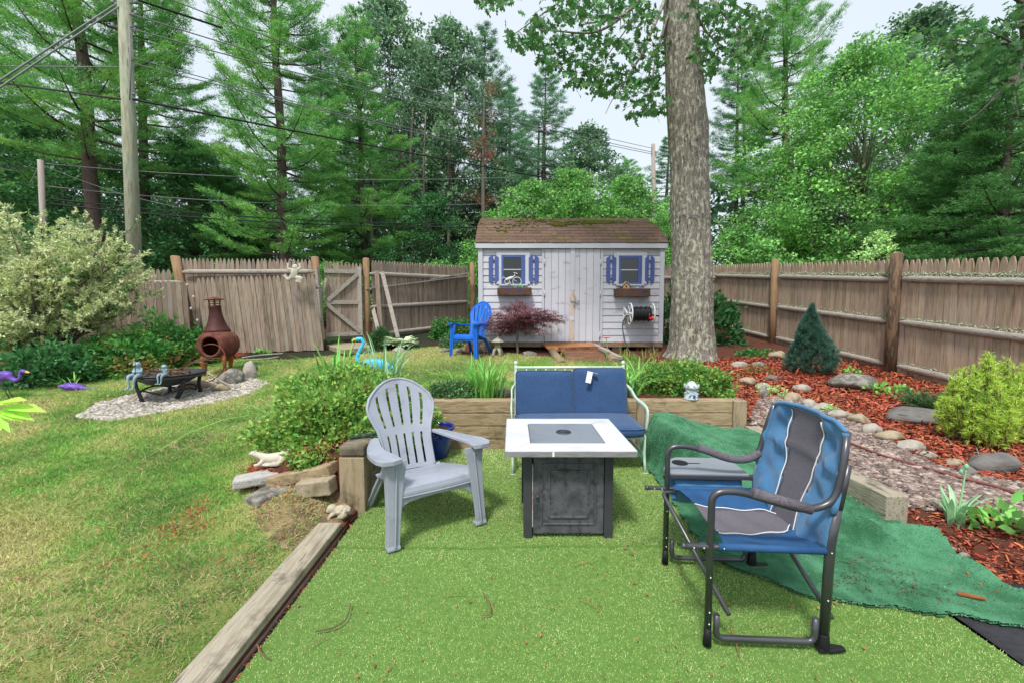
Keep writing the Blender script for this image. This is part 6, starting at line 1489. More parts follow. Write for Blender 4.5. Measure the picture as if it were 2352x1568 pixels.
mb = MB(); P = cr([p, p + Vector((.02, 0, .2)), p + Vector((.035, .0, .36))], 5); mb.tube(P, [.006, .004], 6); mb.ell(P[-1], (.012, .012, .02), 8, 6); mb.ell(P[-1] + Vector((-.03, 0, -.03)), (.01, .01, .016), 8, 6); o = mb.build('iris_stalk', l_irisb, loc=p); tag(o, 'dried flower stalk standing in the pale iris', 'plant stalk')
# leafy weeds and low things in the beds
def weed(label, u, v, r, n, ls, mat, seed, h=.5, name='leafy_weed'):
    p = hit(u, v); return shrub(name, label, 'plant', p - Vector((0, 0, .01)), (r, r * .8, r * h), n, 5, ls, mat, seed=seed, clr=ls * 1.2, nst=3, hollow=.3, lw=1.2, sr=.004)
weed('light green weeds in mulch between boulder and flat slate', 2056, 905, .28, 40, .05, l_lime, 31)
weed('low weed under the tall fence post', 1960, 858, .16, 20, .045, l_lime, 32)
weed('broad leaves at the right edge beside the pale stone', 2330, 1215, .16, 22, .07, l_mid, 33)
weed('young leaf shoot in mulch right of the pale iris', 2250, 1205, .05, 5, .055, l_lime, 34, 1.0)
weed('yellow green sedum by the stones behind the wall end post', 1770, 905, .22, 90, .022, l_pale, 35)
weed('reddish yellow sedum beside the grey slate wedge', 1745, 858, .24, 110, .022, M('russet sedum', ['7a6a35', '8f8a45', '6a4a30'], 9, isl=.2, transl=.2), 36)
weed('little sprout in the gravel near the thick timber', 1962, 1108, .05, 8, .03, l_lime, 37)
weed('small green tuft below the round tan edging stone', 1905, 945, .13, 40, .025, l_pale, 38)
weed('low green ground cover under the fence behind the oak azalea', 1735, 815, .38, 110, .05, l_ground, 39, .25, 'ground_cover')
weed('low green leaves in front of the left gate post', 770, 787, .14, 24, .05, l_lime, 40)
weed('small weeds at the foot of the loose fence panel', 608, 812, .14, 24, .05, l_lime, 41)
# conifers and shrubs of the mulch bed
def needles(pos, d, n_per, ln, w, mat, name, parent, g, spread=.8):
    idx = np.repeat(np.arange(len(pos)), n_per); m = len(idx); dd = d[idx] + g.normal(size=(m, 3)) * spread
    V, Fa = scatter(*NEEDLE, pos[idx] + g.normal(size=(m, 3)) * ln * .15, dd, rdir(m, g), ln * g.uniform(.6, 1.2, m), w)
    return fast(name, V, Fa, mat, parent)
p = hit(1860, 858); g = np.random.default_rng(4); Hs = (858 - 704) / F * p.y * .98; Rs = (1917 - 1805) / 2 / F * p.y * .95
t = thing('dwarf_spruce', 'blue green cone shaped dwarf spruce in the mulch by the fence', 'conifer', p)
n = 3600; s = g.random(n) ** .8; a = g.uniform(0, 6.28, n); r = Rs * (1 - s) ** .72 * (.72 + .3 * g.random(n)) * (1 + .20 * np.sin(a * 4 + s * 13) * np.sin(s * 21 + a) + .12 * np.sin(a * 9 - s * 30)); r *= np.where(s < .12, .75 + s * 2, 1)
pos = np.stack([np.cos(a) * r + .03 * np.sin(s * 6), np.sin(a) * r, .04 + s * Hs * (.93 + .07 * np.sin(a * 2))], -1)
needles(pos, np.stack([np.cos(a), np.sin(a), .8 + s], -1), 16, .055, .006, l_spruce, 'foliage', t, g, .6)
mb = MB(); mb.tube([(0, 0, -.05), (0, 0, Hs * .9)], [.03, .006], 8); mb.build('trunk', m_barkp, t)
for lab, (u, v), w_, h_, sd in (('golden yellow green yew shrub with upright shoots beside the flat slate', (2255, 1020), 145, 200, 51), ('golden yew shrub cut by the right edge of the view', (2370, 1010), 120, 190, 52)):
    p = hit(u, v); Rr = w_ / 2 / F * p.y; Hh = h_ / F * p.y; g = np.random.default_rng(sd); t = thing('golden_yew', lab, 'shrub', p, 0, 'golden yews'); mb = MB(); PS = []; DS = []
    for k in range(95):
        a = g.uniform(0, 6.28); q = g.random() ** .5; b = Vector((math.cos(a) * Rr * q * .5, math.sin(a) * Rr * q * .5, 0)); e = Vector((math.cos(a) * Rr * q * 1.05, math.sin(a) * Rr * q * 1.05, Hh * (1.0 - .55 * q ** 2) * g.uniform(.72, 1.12)))
        path = cr([b, (b + e) / 2 + Vector((math.cos(a) * Rr * .15, math.sin(a) * Rr * .15, 0)), e], 6); mb.tube(path, [.008, .003], 5)
        for i in range(34):
            f = .25 + .75 * i / 33; j = f * (len(path) - 1); j0 = min(int(j), len(path) - 2); P_ = path[j0].lerp(path[j0 + 1], j - j0); dd = (path[j0 + 1] - path[j0]).normalized()
            sd_ = Vector(g.normal(size=3)) * .035 * (1.3 - f); PS.append((P_ + sd_)[:]); DS.append((dd * .7 + sd_ * 20)[:])
    needles(np.array(PS), np.array(DS), 13, .040, .0065, l_yew, 'foliage', t, g, .65); mb.build('stem', m_twig, t)
p = hit(2150, 945); g = np.random.default_rng(60); t = thing('spreading_juniper', 'flat dark green juniper between the slate slab and golden yew', 'conifer', p); PS = []; DS = []; mb = MB()
for k in range(60):
    a = g.uniform(0, 6.28); L_ = g.uniform(.18, .42); e = Vector((math.cos(a) * L_, math.sin(a) * L_ * .7, g.uniform(.08, .24))); mb.tube([(0, 0, 0), e], [.006, .002], 4)
    for i in range(26): f = g.uniform(.2, 1); PS.append((e * f + Vector(g.normal(size=3)) * .02)[:]); DS.append((e.normalized() + Vector((0, 0, .2)))[:])
needles(np.array(PS), np.array(DS), 9, .04, .006, l_junip, 'foliage', t, g, .5); mb.build('stem', m_twig, t)
# rhododendron and dark shrub by the far fence
shrub('rhododendron', 'dark green broad leaved shrub between the oak trunk and fence', 'shrub', hit(1665, 800) + Vector((.1, .8, -.05)), (.60, .5, .85), 150, 9, .13, l_dark, base=.1, seed=14, clr=.16, lw=.9, nst=8)
shrub('rhododendron', 'dark shrub in the gap between shed and oak', 'shrub', Vector((3.75, 10.0, .7)), (.55, .5, .9), 160, 8, .12, l_dark, base=.1, seed=15, clr=.16, nst=6)
# bed in front of the back fence
shrub('dwarf_yew', 'small dark green yew right of the picket gate', 'shrub', hit(878, 796), (.24, .22, .34), 260, 22, .045, leafmat('dark yew needle', ['24491f', '365f28'], 4, tr=.15), seed=16, clr=.07, lw=.35, nst=5)
shrub('low_shrub', 'spreading low green shrub left of the blue chair', 'shrub', hit(1035, 783) + Vector((0, .3, 0)), (.52, .3, .34), 330, 10, .055, l_ground, base=.08, seed=17, clr=.09, nst=8)
shrub('low_shrub', 'rounded dark low shrub beside the legs of the blue chair', 'shrub', hit(1030, 800) + Vector((.05, .15, 0)), (.22, .2, .22), 130, 12, .04, l_junip, seed=18, clr=.06, nst=4)
g = np.random.default_rng(19); p = hit(921, 800); t = thing('hosta', 'white edged hosta in the bed right of the gate', 'plant', p); n = 70
a = g.uniform(0, 6.28, n); d = np.stack([np.cos(a), np.sin(a), g.uniform(.1, 1.2, n)], -1); T = ([(0, 0, 0), (-.28, .3, .10), (-.34, .6, .08), (0, 1.0, -.16), (.34, .6, .08), (.28, .3, .10), (0, .5, .02)], [(0, 1, 6), (1, 2, 6), (2, 3, 6), (3, 4, 6), (4, 5, 6), (5, 0, 6)])
V, Fa = scatter(*T, np.stack([np.cos(a) * .08, np.sin(a) * .08, .03 + .05 * g.random(n)], -1), d, np.tile([0, 0, 1.], (n, 1)), g.uniform(.22, .34, n), g.uniform(.2, .3, n)); fast('foliage', V, Fa, l_hosta, t)
strap('yellow_flower_spike', 'thin weed with a yellow flower spike in the lawn before the gate', hit(800, 822), 6, .28, .010, l_lime, .3, seed=23, spread=.03)
for u, v, h, lab in ((1422, 822, .36, 'single orange daylily on a thin stalk by the shed door'), (1392, 812, .42, 'red orange daylily flower below the right shed window')):
    p = hit(u, 828); q = W(u, v - 34 if v > 815 else 778, p.y); t = thing('daylily_flower', lab, 'flower', p, 0, 'orange daylilies'); mb = MB(); mb.tube(cr([(0, 0, 0), (.02, 0, (q.z - p.z) * .6), tuple(q - p)], 4), .005, 6); mb.build('stalk', l_iris, t)
    n = 8; a = np.arange(n) * .785; V, Fa = scatter([(0, 0, 0), (-.2, .4, .1), (0, 1, -.2), (.2, .4, .1)], LEAF[1], np.tile(np.array((q - p)[:]), (n, 1)), np.stack([np.cos(a), np.sin(a), 0 * a + .5], -1), np.tile([0, 0, 1.], (n, 1)), .10); fast('petals', V, Fa, l_lily, t)
for (u, v), n, L_, lab, sd in (((1445, 826), 14, .34, 'straggly yellowing lily stems left of the trailing hose', 24), ((1500, 826), 18, .30, 'wispy grass and weeds between hose and oak roots', 25), ((1290, 818), 16, .18, 'grass tuft at the foot of the left log side', 26), ((1480, 835), 22, .3, 'green tuft of weeds behind the bench corner', 27)):
    strap('weed_tuft', lab, hit(u, v), n, L_, .010, M('yellow green stem', ['7f8f3f', 'a39a4e', '5f7f34'], 6, isl=.3, transl=.2), .6, seed=sd, spread=.15)
shrub('seedling', 'small bright green seedling in the left shed window box', 'plant', Vector((sx(1189), SY - .11, sz(664) - .04)), (.07, .05, .08), 10, 4, .045, l_lime, seed=43, clr=.03, nst=2, sr=.003)
# ---------------------------------------------------------------- red laceleaf maple by the shed
g = np.random.default_rng(70); p = Vector((W(1190, 800, 8.45).x, 8.45, gz(.1, 8.45) - .02)); t = thing('laceleaf_maple', 'small crimson laceleaf maple spreading in front of the shed', 'tree', p)
k = 8.45 / F; mb = MB(); mb.tube(cr([(0, 0, 0), (-.02, 0, .25), (.0, 0, .5), (-.01, 0, .62)], 4), [.026, .020, .016], 8); PS = []; DS = []
def mx(u): return (u - 1190) * k
tips = [(1106, 748), (1118, 757), (1128, 735), (1140, 722), (1150, 762), (1160, 708), (1180, 700), (1195, 694), (1212, 704), (1230, 712), (1246, 722), (1262, 716), (1275, 724), (1290, 730), (1304, 741), (1285, 742), (1258, 752), (1245, 768), (1228, 760), (1210, 770), (1170, 772), (1150, 772), (1135, 765), (1218, 735), (1190, 722), (1165, 730), (1200, 745), (1180, 752), (1240, 740), (1145, 745), (1205, 715), (1225, 748), (1268, 735), (1155, 752)]
for (u, v) in tips:
    for r_ in range(2):
        e = Vector((mx(u), g.uniform(-.42, .42) * (1 - abs(mx(u)) / 1.3), W(1190, v - 3, 8.45).z - p.z)); q = Vector((-.01, 0, .56 + g.uniform(-.05, .06)))
        path = cr([q, q.lerp(e, .55) + Vector((0, 0, .05)), e], 5); mb.tube(path, [.010, .003], 5)
        for i in range(26):
            f = .3 + .7 * i / 25; j = f * (len(path) - 1); j0 = min(int(j), len(path) - 2); PS.append((path[j0].lerp(path[j0 + 1], j - j0) + Vector(g.normal(size=3) * [.06, .06, .018]))[:]); DS.append((e.x + g.normal() * .3, e.y + g.normal() * .3, -.25))
PS = np.array(PS); DS = np.array(DS); idx = np.repeat(np.arange(len(PS)), 6); m = len(idx)
V, Fa = scatter([(-.5, 0, 0), (.5, 0, 0), (0, 1, -.15)], [(0, 1, 2)], PS[idx] + g.normal(size=(m, 3)) * [.022, .022, .012], DS[idx] + g.normal(size=(m, 3)) * [.55, .55, .2], np.tile([0, 0, 1.], (m, 1)) + g.normal(size=(m, 3)) * .3, g.uniform(.05, .10, m), .011)
fast('crown', V, Fa, l_red, t); mb.build('trunk', m_barkg, t)
# ---------------------------------------------------------------- cream leaved willow at the left fence
g = np.random.default_rng(71); c = Vector((W(90, 700, 7.0).x, 7.0, gz(-7, 7.0))); t = thing('variegated_willow', 'big cream and green leaved willow shrub covering the fence', 'shrub', c); mb = MB(); PS = []; DS = []
k = 7.0 / F
for i in range(330):
    u = g.uniform(-80, 318); 
    top = np.interp(u, [-80, 0, 60, 120, 160, 205, 240, 285, 310, 345, 370], [455, 452, 480, 520, 505, 500, 512, 505, 560, 600, 640]); bot = np.interp(u, [-80, 60, 150, 230, 300, 345, 370], [820, 810, 765, 735, 715, 680, 660])
    s = g.random() ** .8; v = top + (bot - top) * s; dy = g.uniform(-.75, .55)
    e = Vector(((u - 90) * k, dy, W(90, v, 7.0).z - c.z)); b = Vector((g.uniform(-.25, .25), g.uniform(-.2, .2), 0)); md = Vector((e.x * .45, e.y * .5, max(e.z * .62, .3)))
    path = cr([b, md, e], 6)
    if i % 3 == 0: mb.tube(path, [.022, .012, .003], 5)
    tw = (e - md).normalized()
    for j in range(9):       # side shoots, upswept
        f = 1 - .45 * j / 9; jj = f * (len(path) - 1); j0 = min(int(jj), len(path) - 2); q = path[j0].lerp(path[j0 + 1], jj - j0); d = (tw * .6 + Vector(g.normal(size=3)) * .6 + Vector((0, 0, .45))).normalized(); L_ = g.uniform(.10, .30)
        for n_ in range(16): PS.append((q + d * (L_ * n_ / 16))[:]); DS.append(d[:])
PS = np.array(PS); DS = np.array(DS); idx = np.repeat(np.arange(len(PS)), 2); m = len(idx)
V, Fa = scatter(*LEAF, PS[idx], DS[idx] * .6 + g.normal(size=(m, 3)) * .7, rdir(m, g) + [0, 0, .6], g.uniform(.035, .065, m), g.uniform(.022, .035, m))
fast('foliage', V, Fa, l_willow, t); mb.build('stem', m_barkg, t)
# shrubs below it
for lab, u, v, rx, rz_, m_, sd in (('dark leafy shrub under the willow behind the fallen flamingo', 180, 868, .75, .42, l_ground, 81), ('bushy green shrub with rusty new leaves left of the fire bowl', 275, 862, .60, .50, leafmat('rusty tipped shrub leaf', ['2d6127', '447f33', '8a5a3c'], 3, hue=.03), 82), ('bright green taller shrub against the grey fence behind the fire bowl', 345, 832, .48, .62, l_mid, 83), ('dark green shrub between fence end and chiminea', 425, 840, .40, .50, l_ground, 84), ('low shrub behind the purple standing flamingo', 70, 888, .60, .42, l_dark, 85)):
    p = hit(u, v); shrub('bed_shrub', lab, 'shrub', p + Vector((0, .25, 0)), (rx, .42, rz_), 300, 11, .072, m_, base=.04, group='shrubs along the grey fence', seed=sd, clr=.12, nst=8)
strap('grass_tuft', 'long grass blades in front of the fallen purple flamingo', hit(165, 893), 14, .34, .014, l_lime, .7, seed=86, spread=.10)
# leaves on a twig poking in at the left edge
g = np.random.default_rng(72); base = W(-40, 940, 1.7); t = thing('leafy_branch', 'lime green leaflets poking in at the left edge of the view', 'branch', base); mb = MB()
P_ = cr([Vector((0, 0, 0)), W(0, 930, 1.68) - base, W(40, 950, 1.66) - base], 5); mb.tube(P_, [.003, .0015], 5); mb.build('stem', l_hand, t)
PS, DS, SZ_ = [], [], []
for (u0, v0, u1, v1) in ((0, 925, 58, 905 + 8), (5, 935, 103, 938), (-5, 940, 75, 958), (-10, 945, 48, 962), (-15, 945, 22, 990), (-25, 950, 2, 985), (-30, 935, 35, 918)):
    a = W(u0, v0, 1.68) - base; b = W(u1, v1, 1.64) - base; PS.append(a[:]); DS.append((b - a)[:]); SZ_.append((b - a).length)
PS, DS, SZ_ = np.array(PS), np.array(DS), np.array(SZ_)
T = ([(0, 0, 0), (-.16, .3, .03), (-.19, .6, .02), (0, 1, -.08), (.19, .6, .02), (.16, .3, .03), (0, .5, -.02)], [(0, 1, 6), (1, 2, 6), (2, 3, 6), (3, 4, 6), (4, 5, 6), (5, 0, 6)])
V, Fa = scatter(*T, PS, DS, np.tile([.1, -.5, 1.], (len(PS), 1)), SZ_, SZ_ * .6); fast('leaf', V, Fa, l_hand, t)

# ---------------------------------------------------------------- the big oak
ob = hit(1588, 822); ob = Vector((ob.x, ob.y, gz(ob.x, ob.y) - .1)); OY = ob.y
t = thing('oak_tree', 'big oak trunk mottled with pale lichen beside the shed', 'tree', ob)
def oc(u, v): q = W(u, v, OY); return q - ob
ks = [(1587, 838, 66), (1588, 822, 60), (1589, 805, 54), (1590, 780, 50.5), (1589, 740, 48), (1589, 680, 47), (1588, 600, 46), (1586, 500, 45), (1583, 400, 43.5), (1581, 330, 43.5), (1577, 270, 44), (1572, 200, 42), (1567, 120, 40.5), (1564, 50, 39.5), (1564, 0, 39), (1562, -120, 37), (1555, -300, 34), (1560, -500, 26), (1570, -750, 14)]
path = cr([oc(u, v) for u, v, _ in ks], 12); rr = np.interp(np.linspace(0, len(ks) - 1, len(path)), range(len(ks)), [r * (.95 if i_ < 6 else .91) for i_, (_, _, r) in enumerate(ks)]) * OY / F
mb = MB(); nseg = 96; mb.tube(path, list(rr), nseg)
for i, v in enumerate(mb.v):      # bark ridges, burls and root flare
    ci = min(i // nseg, len(path) - 1); c = path[ci]; d = v - c; d.z = 0
    if d.length < 1e-6: continue
    a = math.atan2(d.y, d.x); z = v.z; dn = d.normalized()
    amp = .018 * mnoise.noise(Vector((math.cos(a) * 5, math.sin(a) * 5, z * .55))) + .016 * mnoise.noise(Vector((math.cos(a) * 11, math.sin(a) * 11, z * 1.3))) + .022 * mnoise.noise(Vector((math.cos(a) * 17, math.sin(a) * 17, z * 2.6)))
    amp += .11 * math.exp(-z / .22) * max(0, math.sin(a * 5 + .8)) ** 2
    amp += .03 * math.exp(-((z - (oc(1600, 300).z)) / .25) ** 2) * max(0, math.cos(a + .3))
    v += dn * amp
PS, DS = [], []; g = np.random.default_rng(73)
limbs = [((1560, -150), (1450, 20), (1330, 60), 6.9, .05), ((1562, -120), (1400, 60), (1240, 70), 7.3, .05), ((1560, -80), (1480, 110), (1420, 215), 7.0, .045), ((1562, -60), (1510, 120), (1490, 240), 7.6, .04), ((1562, -180), (1350, -40), (1165, 90), 8.4, .045), ((1564, -100), (1650, 20), (1740, 110), 7.2, .045), ((1564, -50), (1620, 70), (1690, 130), 8.2, .04), ((1564, -160), (1650, -20), (1770, 60), 8.0, .05), ((1562, -200), (1300, -50), (1110, 0), 7.8, .04), ((1560, -220), (1400, -80), (1300, 10), 9.0, .05), ((1560, -200), (1480, 0), (1380, 150), 8.6, .04)]
for a, b, e, Y, r in limbs:
    A_ = oc(*a); B_ = W(*b, (OY + Y) / 2) - ob; E_ = W(*e, Y) - ob; p_ = cr([A_, B_, E_], 8); mb.tube(p_, [r, r * .5, .006], 7)
    for i in range(9):
        f = .42 + .58 * i / 8; j = f * (len(p_) - 1); j0 = min(int(j), len(p_) - 2); q = p_[j0].lerp(p_[j0 + 1], j - j0)
        e2 = q + Vector(g.normal(size=3)) * .14 + Vector((0, 0, -.08)); mb.tube(cr([q, q.lerp(e2, .5) + Vector((0, 0, .05)), e2], 3), [.010, .003], 4)
mb.build('trunk', m_bark, t)
cl = [(1236, 55, 26), (1280, 35, 34), (1330, 30, 36), (1385, 25, 36), (1440, 30, 36), (1490, 40, 34), (1250, 110, 26), (1290, 95, 34), (1345, 95, 38), (1400, 100, 38), (1455, 110, 36), (1500, 120, 30), (1300, 140, 24), (1350, 155, 32), (1405, 165, 34), (1460, 180, 34), (1505, 185, 26), (1320, 180, 18), (1370, 195, 22), (1430, 215, 26), (1480, 230, 28), (1505, 250, 20), (1390, 210, 14), (1265, 140, 16), (1175, 88, 16), (1200, 100, 16), (1222, 85, 18), (1452, 262, 12),
      (1118, 0, 18), (1150, -6, 18), (1635, 40, 28), (1680, 25, 34), (1730, 40, 30), (1620, 95, 20), (1660, 85, 30), (1705, 90, 32), (1745, 85, 24), (1765, 50, 18), (1640, 140, 18), (1690, 130, 20), (1730, 125, 14), (1600, 20, 20), (1610, 130, 14), (1625, 165, 14), (1300, -30, 40), (1420, -40, 50), (1650, -40, 50)]
C_, S_ = [], []
for u, v, r in cl:
    for _ in range(int(r * 1.75)):
        Y = g.uniform(6.6, 8.7); q = W(u + g.normal() * r * .62, v + g.normal() * r * .55, Y) - ob; C_.append(q[:])
C_ = np.array(C_); m = len(C_); DS = g.normal(size=(m, 3)) * [.9, .9, .45] + [0, 0, -.55]
V, Fa = scatter(*OAKLEAF, C_, DS, rdir(m, g) + [0, -.2, .5], g.uniform(.10, .17, m), g.uniform(.10, .15, m)); fast('crown', V, Fa, l_oak, t)
mb = MB(); n_ = 24; zc = oc(1590, 506).z; mb.tube([(oc(1588, 506).x + math.cos(a) * .365, math.sin(a) * .37, zc + .06 * math.cos(a) * -1) for a in np.linspace(0, 6.283, n_ + 1)[:-1]], .006, 5, closed=True); mb.build('wire_loop', m_wire, t)
# tree leaning in at the top right corner
q0 = Vector((W(2440, 200, 7.4).x, 7.4, gz(8, 7.4))); t = thing('oak_tree', 'oak at the right edge with dark drooping twigs against the sky', 'tree', q0); mb = MB(); PS = []
mb.tube(cr([(0, 0, 0), (.05, 0, 2), W(2366, 40, 7.4) - q0, W(2340, -80, 7.4) - q0], 6), [.17, .14, .10], 16)
br = [((2352, 60), (2320, 55), (2290, 40)), ((2345, 120), (2310, 90), (2240, 60)), ((2345, 150), (2325, 190), (2270, 240)), ((2340, 165), (2260, 250), (2205, 290)), ((2350, 100), (2250, 100), (2130, 85)), ((2352, 180), (2310, 200), (2215, 115)), ((2352, 130), (2330, 210), (2340, 270)), ((2352, 10), (2300, -20), (2220, -60))]
for a, b, e in br:
    p_ = cr([W(*a, 7.4) - q0, W(*b, 7.2) - q0, W(*e, 7.0) - q0], 6); mb.tube(p_, [.03, .015, .005], 6)
    PS += [p_[int(len(p_) * f)] for f in (.5, .7, .9)]
mb.build('trunk', m_barkg, t)
C_ = []
for u, v, r, n_ in ((2130, 75, 18, 24), (2160, 95, 22, 34), (2195, 75, 22, 34), (2230, 60, 24, 34), (2265, 80, 26, 40), (2200, 120, 22, 34), (2245, 125, 24, 34), (2290, 120, 26, 44), (2320, 60, 22, 30), (2330, 150, 24, 60), (2300, 185, 24, 60), (2340, 220, 20, 40), (2260, 160, 20, 30), (2345, 100, 20, 40), (2330, 30, 20, 30)):
    for _ in range(n_): C_.append((W(u + g.normal() * r * .7, v + g.normal() * r * .6, g.uniform(6.5, 7.8)) - q0)[:])
C_ = np.array(C_); m = len(C_); V, Fa = scatter(*OAKLEAF, C_, g.normal(size=(m, 3)) * [.9, .9, .4] + [0, 0, -.4], rdir(m, g) + [0, 0, .5], g.uniform(.09, .15, m)); fast('crown', V, Fa, l_oak, t)

# ---------------------------------------------------------------- forest trees
def pine(seed, H, base, spread, mat, dens=1.0, droop=.0, nl=None, trunk_r=.2, bark=None, sparse=0.0):
    """eastern white pine: whorls of level boughs carrying tufts of long needles; unit is metres"""
    g = np.random.default_rng(seed); mb = MB(); lean = g.normal(size=2) * .012 * H
    cx = lambda z: Vector((lean[0] * (max(z, 0) / H) ** 1.5 + .05 * math.sin(z * .9 + seed), lean[1] * (max(z, 0) / H) ** 1.5, z))
    mb.tube([cx(z) for z in np.linspace(-.3, H * .98, 14)], [trunk_r, trunk_r * .85, trunk_r * .6, .02], 9)
    PS, DS = [], []; z = base; 
    while z < H * .99:
        s = (z - base) / (H - base); R_ = spread * (1 - s) ** .75 * (.55 + .45 * math.sin(min(1, s * 3.5) * 1.57)) * g.uniform(.75, 1.15) + .25
        nb = int(g.integers(3, 6)); a0 = g.uniform(0, 6.28)
        for b in range(nb):
            if g.random() < sparse: continue
            a = a0 + b * 6.283 / nb + g.normal() * .25; L_ = R_ * g.uniform(.65, 1.15); rise = L_ * (.04 + .45 * s - droop) + g.normal() * .1 * L_
            d = Vector((math.cos(a), math.sin(a), 0)); sd = Vector((-d.y, d.x, 0)); o = cx(z)
            path = cr([o, o + d * L_ * .5 + Vector((0, 0, rise * .25)), o + d * L_ + Vector((0, 0, rise + .12 * L_))], 5); mb.tube(path, [.012 + .012 * L_, .008 + .006 * L_, .006], 5)
            nt_ = max(3, int(L_ * 5.2 * dens))
            for i in range(nt_):
                f = .28 + .72 * (i + g.random()) / nt_; j = f * (len(path) - 1); j0 = min(int(j), len(path) - 2); q = path[j0].lerp(path[j0 + 1], j - j0); w = L_ * .42 * (1.15 - f) * g.uniform(.2, 1.1)
                for sg in (-1, 1):
                    e = q + sd * (sg * w) + d * w * .55 + Vector((0, 0, .06 * w + g.uniform(0, .10)))
                    k = max(1, int(w * 4.5))
                    for n_ in range(k + 1):
                        PS.append(q.lerp(e, (n_ + .6) / (k + .6))[:]); DS.append(((e - q).normalized() * .5 + d * .35 + Vector((0, 0, .55)))[:])
        z += g.uniform(.32, .62) * (1.15 - .5 * s) * (H / 15) ** .4
    PS, DS = np.array(PS), np.array(DS); n_per = 24; idx = np.repeat(np.arange(len(PS)), n_per); m = len(idx)
    V, Fa = scatter(*NEEDLE, PS[idx] + g.normal(size=(m, 3)) * [.075, .075, .04], DS[idx] + g.normal(size=(m, 3)) * [.85, .85, .38], rdir(m, g), g.uniform(.09, .17, m), g.uniform(.016, .030, m))
    return mb, (V, Fa), mat, bark or m_barkp
def broad(seed, H, base, rx, mat, ncl=85, per=210, ls=.15, trunk_r=.16, airy=.0, flat=.62, bark=None, wob=.9, tb=None):
    """broadleaf: limbs to many uneven leaf clumps"""
    ncl = int(ncl * 2.0); per = per * .85; g = np.random.default_rng(seed); mb = MB(); ph = g.uniform(0, 6.28, 6)
    tr = [Vector((wob * .25 * math.sin(z * .35 + ph[0]), wob * .25 * math.sin(z * .3 + ph[1]), z)) for z in np.linspace(-.3, H * .85, 10)]
    mb.tube(cr(tr, 2), [trunk_r, trunk_r * .75, trunk_r * .4, .02], 9); PS, DS, CI = [], [], []
    for k in range(ncl):
        s = g.random() ** .85; z = base + (H - base) * s; prof = (math.sin(math.pi * min(.98, .12 + .86 * s) ** .9)) ** .7; a = g.uniform(0, 6.28)
        r = rx * prof * (g.random() ** .45) * (1 + .22 * math.sin(a * 3 + ph[2] + s * 5) + .15 * math.sin(a * 5 - s * 9 + ph[3])); c = np.array([math.cos(a) * r, math.sin(a) * r, z])
        cr_ = rx * g.uniform(.11, .23) * (.75 + .4 * (1 - s)); 
        if k % 4 == 0:
            q = tr[min(9, max(0, int((z * .72) / (H * .85) * 9)))]; e = Vector(c); mb.tube(cr([q, q.lerp(e, .5) + Vector((0, 0, -.05 * r + .1)), e], 3), [.02 + .012 * r, .012, .005], 5)
        n = int(per * (cr_ / (rx * .19)) ** 2 * .62 * g.uniform(.6, 1.2) * (1 - airy)); d = unit(g.normal(size=(n, 3))); rr = g.random(n) ** .45
        wv = 1 + .35 * np.sin(d[:, 0] * 5 + k) * np.sin(d[:, 1] * 5 + k * 2)
        p = c + d * (rr * wv)[:, None] * np.array([cr_, cr_, cr_ * flat]); PS.append(p); DS.append(d + [0, 0, .15])
    PS, DS = np.concatenate(PS), np.concatenate(DS); m = len(PS)
    V, Fa = scatter(*LEAF, PS, DS * .7 + g.normal(size=(m, 3)) * .8, DS * .6 + g.normal(size=(m, 3)) * .5 + [0, 0, .6], ls * g.lognormal(0, .25, m), ls * g.lognormal(0, .25, m))
    return mb, (V, Fa), mat, bark or m_barkg
def plant(kind, name, label, u, Y, scale=1.0, rz=0, v=None, cat='tree', group=None, fit=None):
    """first use of a kind builds it, later ones copy it; (u, Y) is where the trunk meets the picture column u at distance Y"""
    x = W(u, 600, Y).x; loc = (x, Y, gz(x, min(Y, 14)) - .1)
    sc_ = scale if isinstance(scale, tuple) else (scale,) * 3
    if kind in PROTO and isinstance(PROTO[kind], bpy.types.Object):
        r = dup(PROTO[kind], loc, rz, sc_, label, group); r.name = name; r['category'] = cat; return r
    mb, (V, Fa), mat, bark = PROTO[kind]()
    t = thing(name, label, cat, loc, rz, group); t.scale = sc_
    fast('crown', V, Fa, mat, t); mb.build('trunk', bark, t); PROTO[kind] = t; return t
PROTO = {
    'pineA': lambda: pine(101, 17, 5.6, 4.4, l_pine, 1.0, trunk_r=.24),
    'pineB': lambda: pine(102, 17, 2.0, 3.4, l_pine, 1.05, trunk_r=.20),
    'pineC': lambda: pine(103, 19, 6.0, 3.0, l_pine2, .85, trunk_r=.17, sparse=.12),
    'hemlock': lambda: pine(104, 11, .6, 3.6, leafmat('deep green soft needles', ['35602c', '47753a', '3b6834'], .7), 1.15, droop=.10, trunk_r=.16),
    'tallA': lambda: broad(111, 18, 5.0, 3.6, l_grey, 130, 260, .19, .16, .0, bark=m_barkg),
    'tallB': lambda: broad(112, 17, 4.0, 3.3, l_grey, 125, 250, .18, .14, .0),
    'dark': lambda: broad(113, 9, .8, 3.2, l_dark, 95, 230, .15, .14),
    'mid': lambda: broad(114, 7, .5, 2.6, l_mid, 110, 330, .105, .12),
    'lime': lambda: broad(115, 10.5, 1.6, 3.6, l_lime, 135, 420, .115, .18, flat=.62),
    'sap': lambda: broad(116, 3.2, .1, .9, l_pale, 70, 80, .085, .03, flat=.9),
    'bush': lambda: broad(117, 3.6, .15, 2.0, l_mid, 90, 150, .12, .05, flat=.8),
}
pl = plant
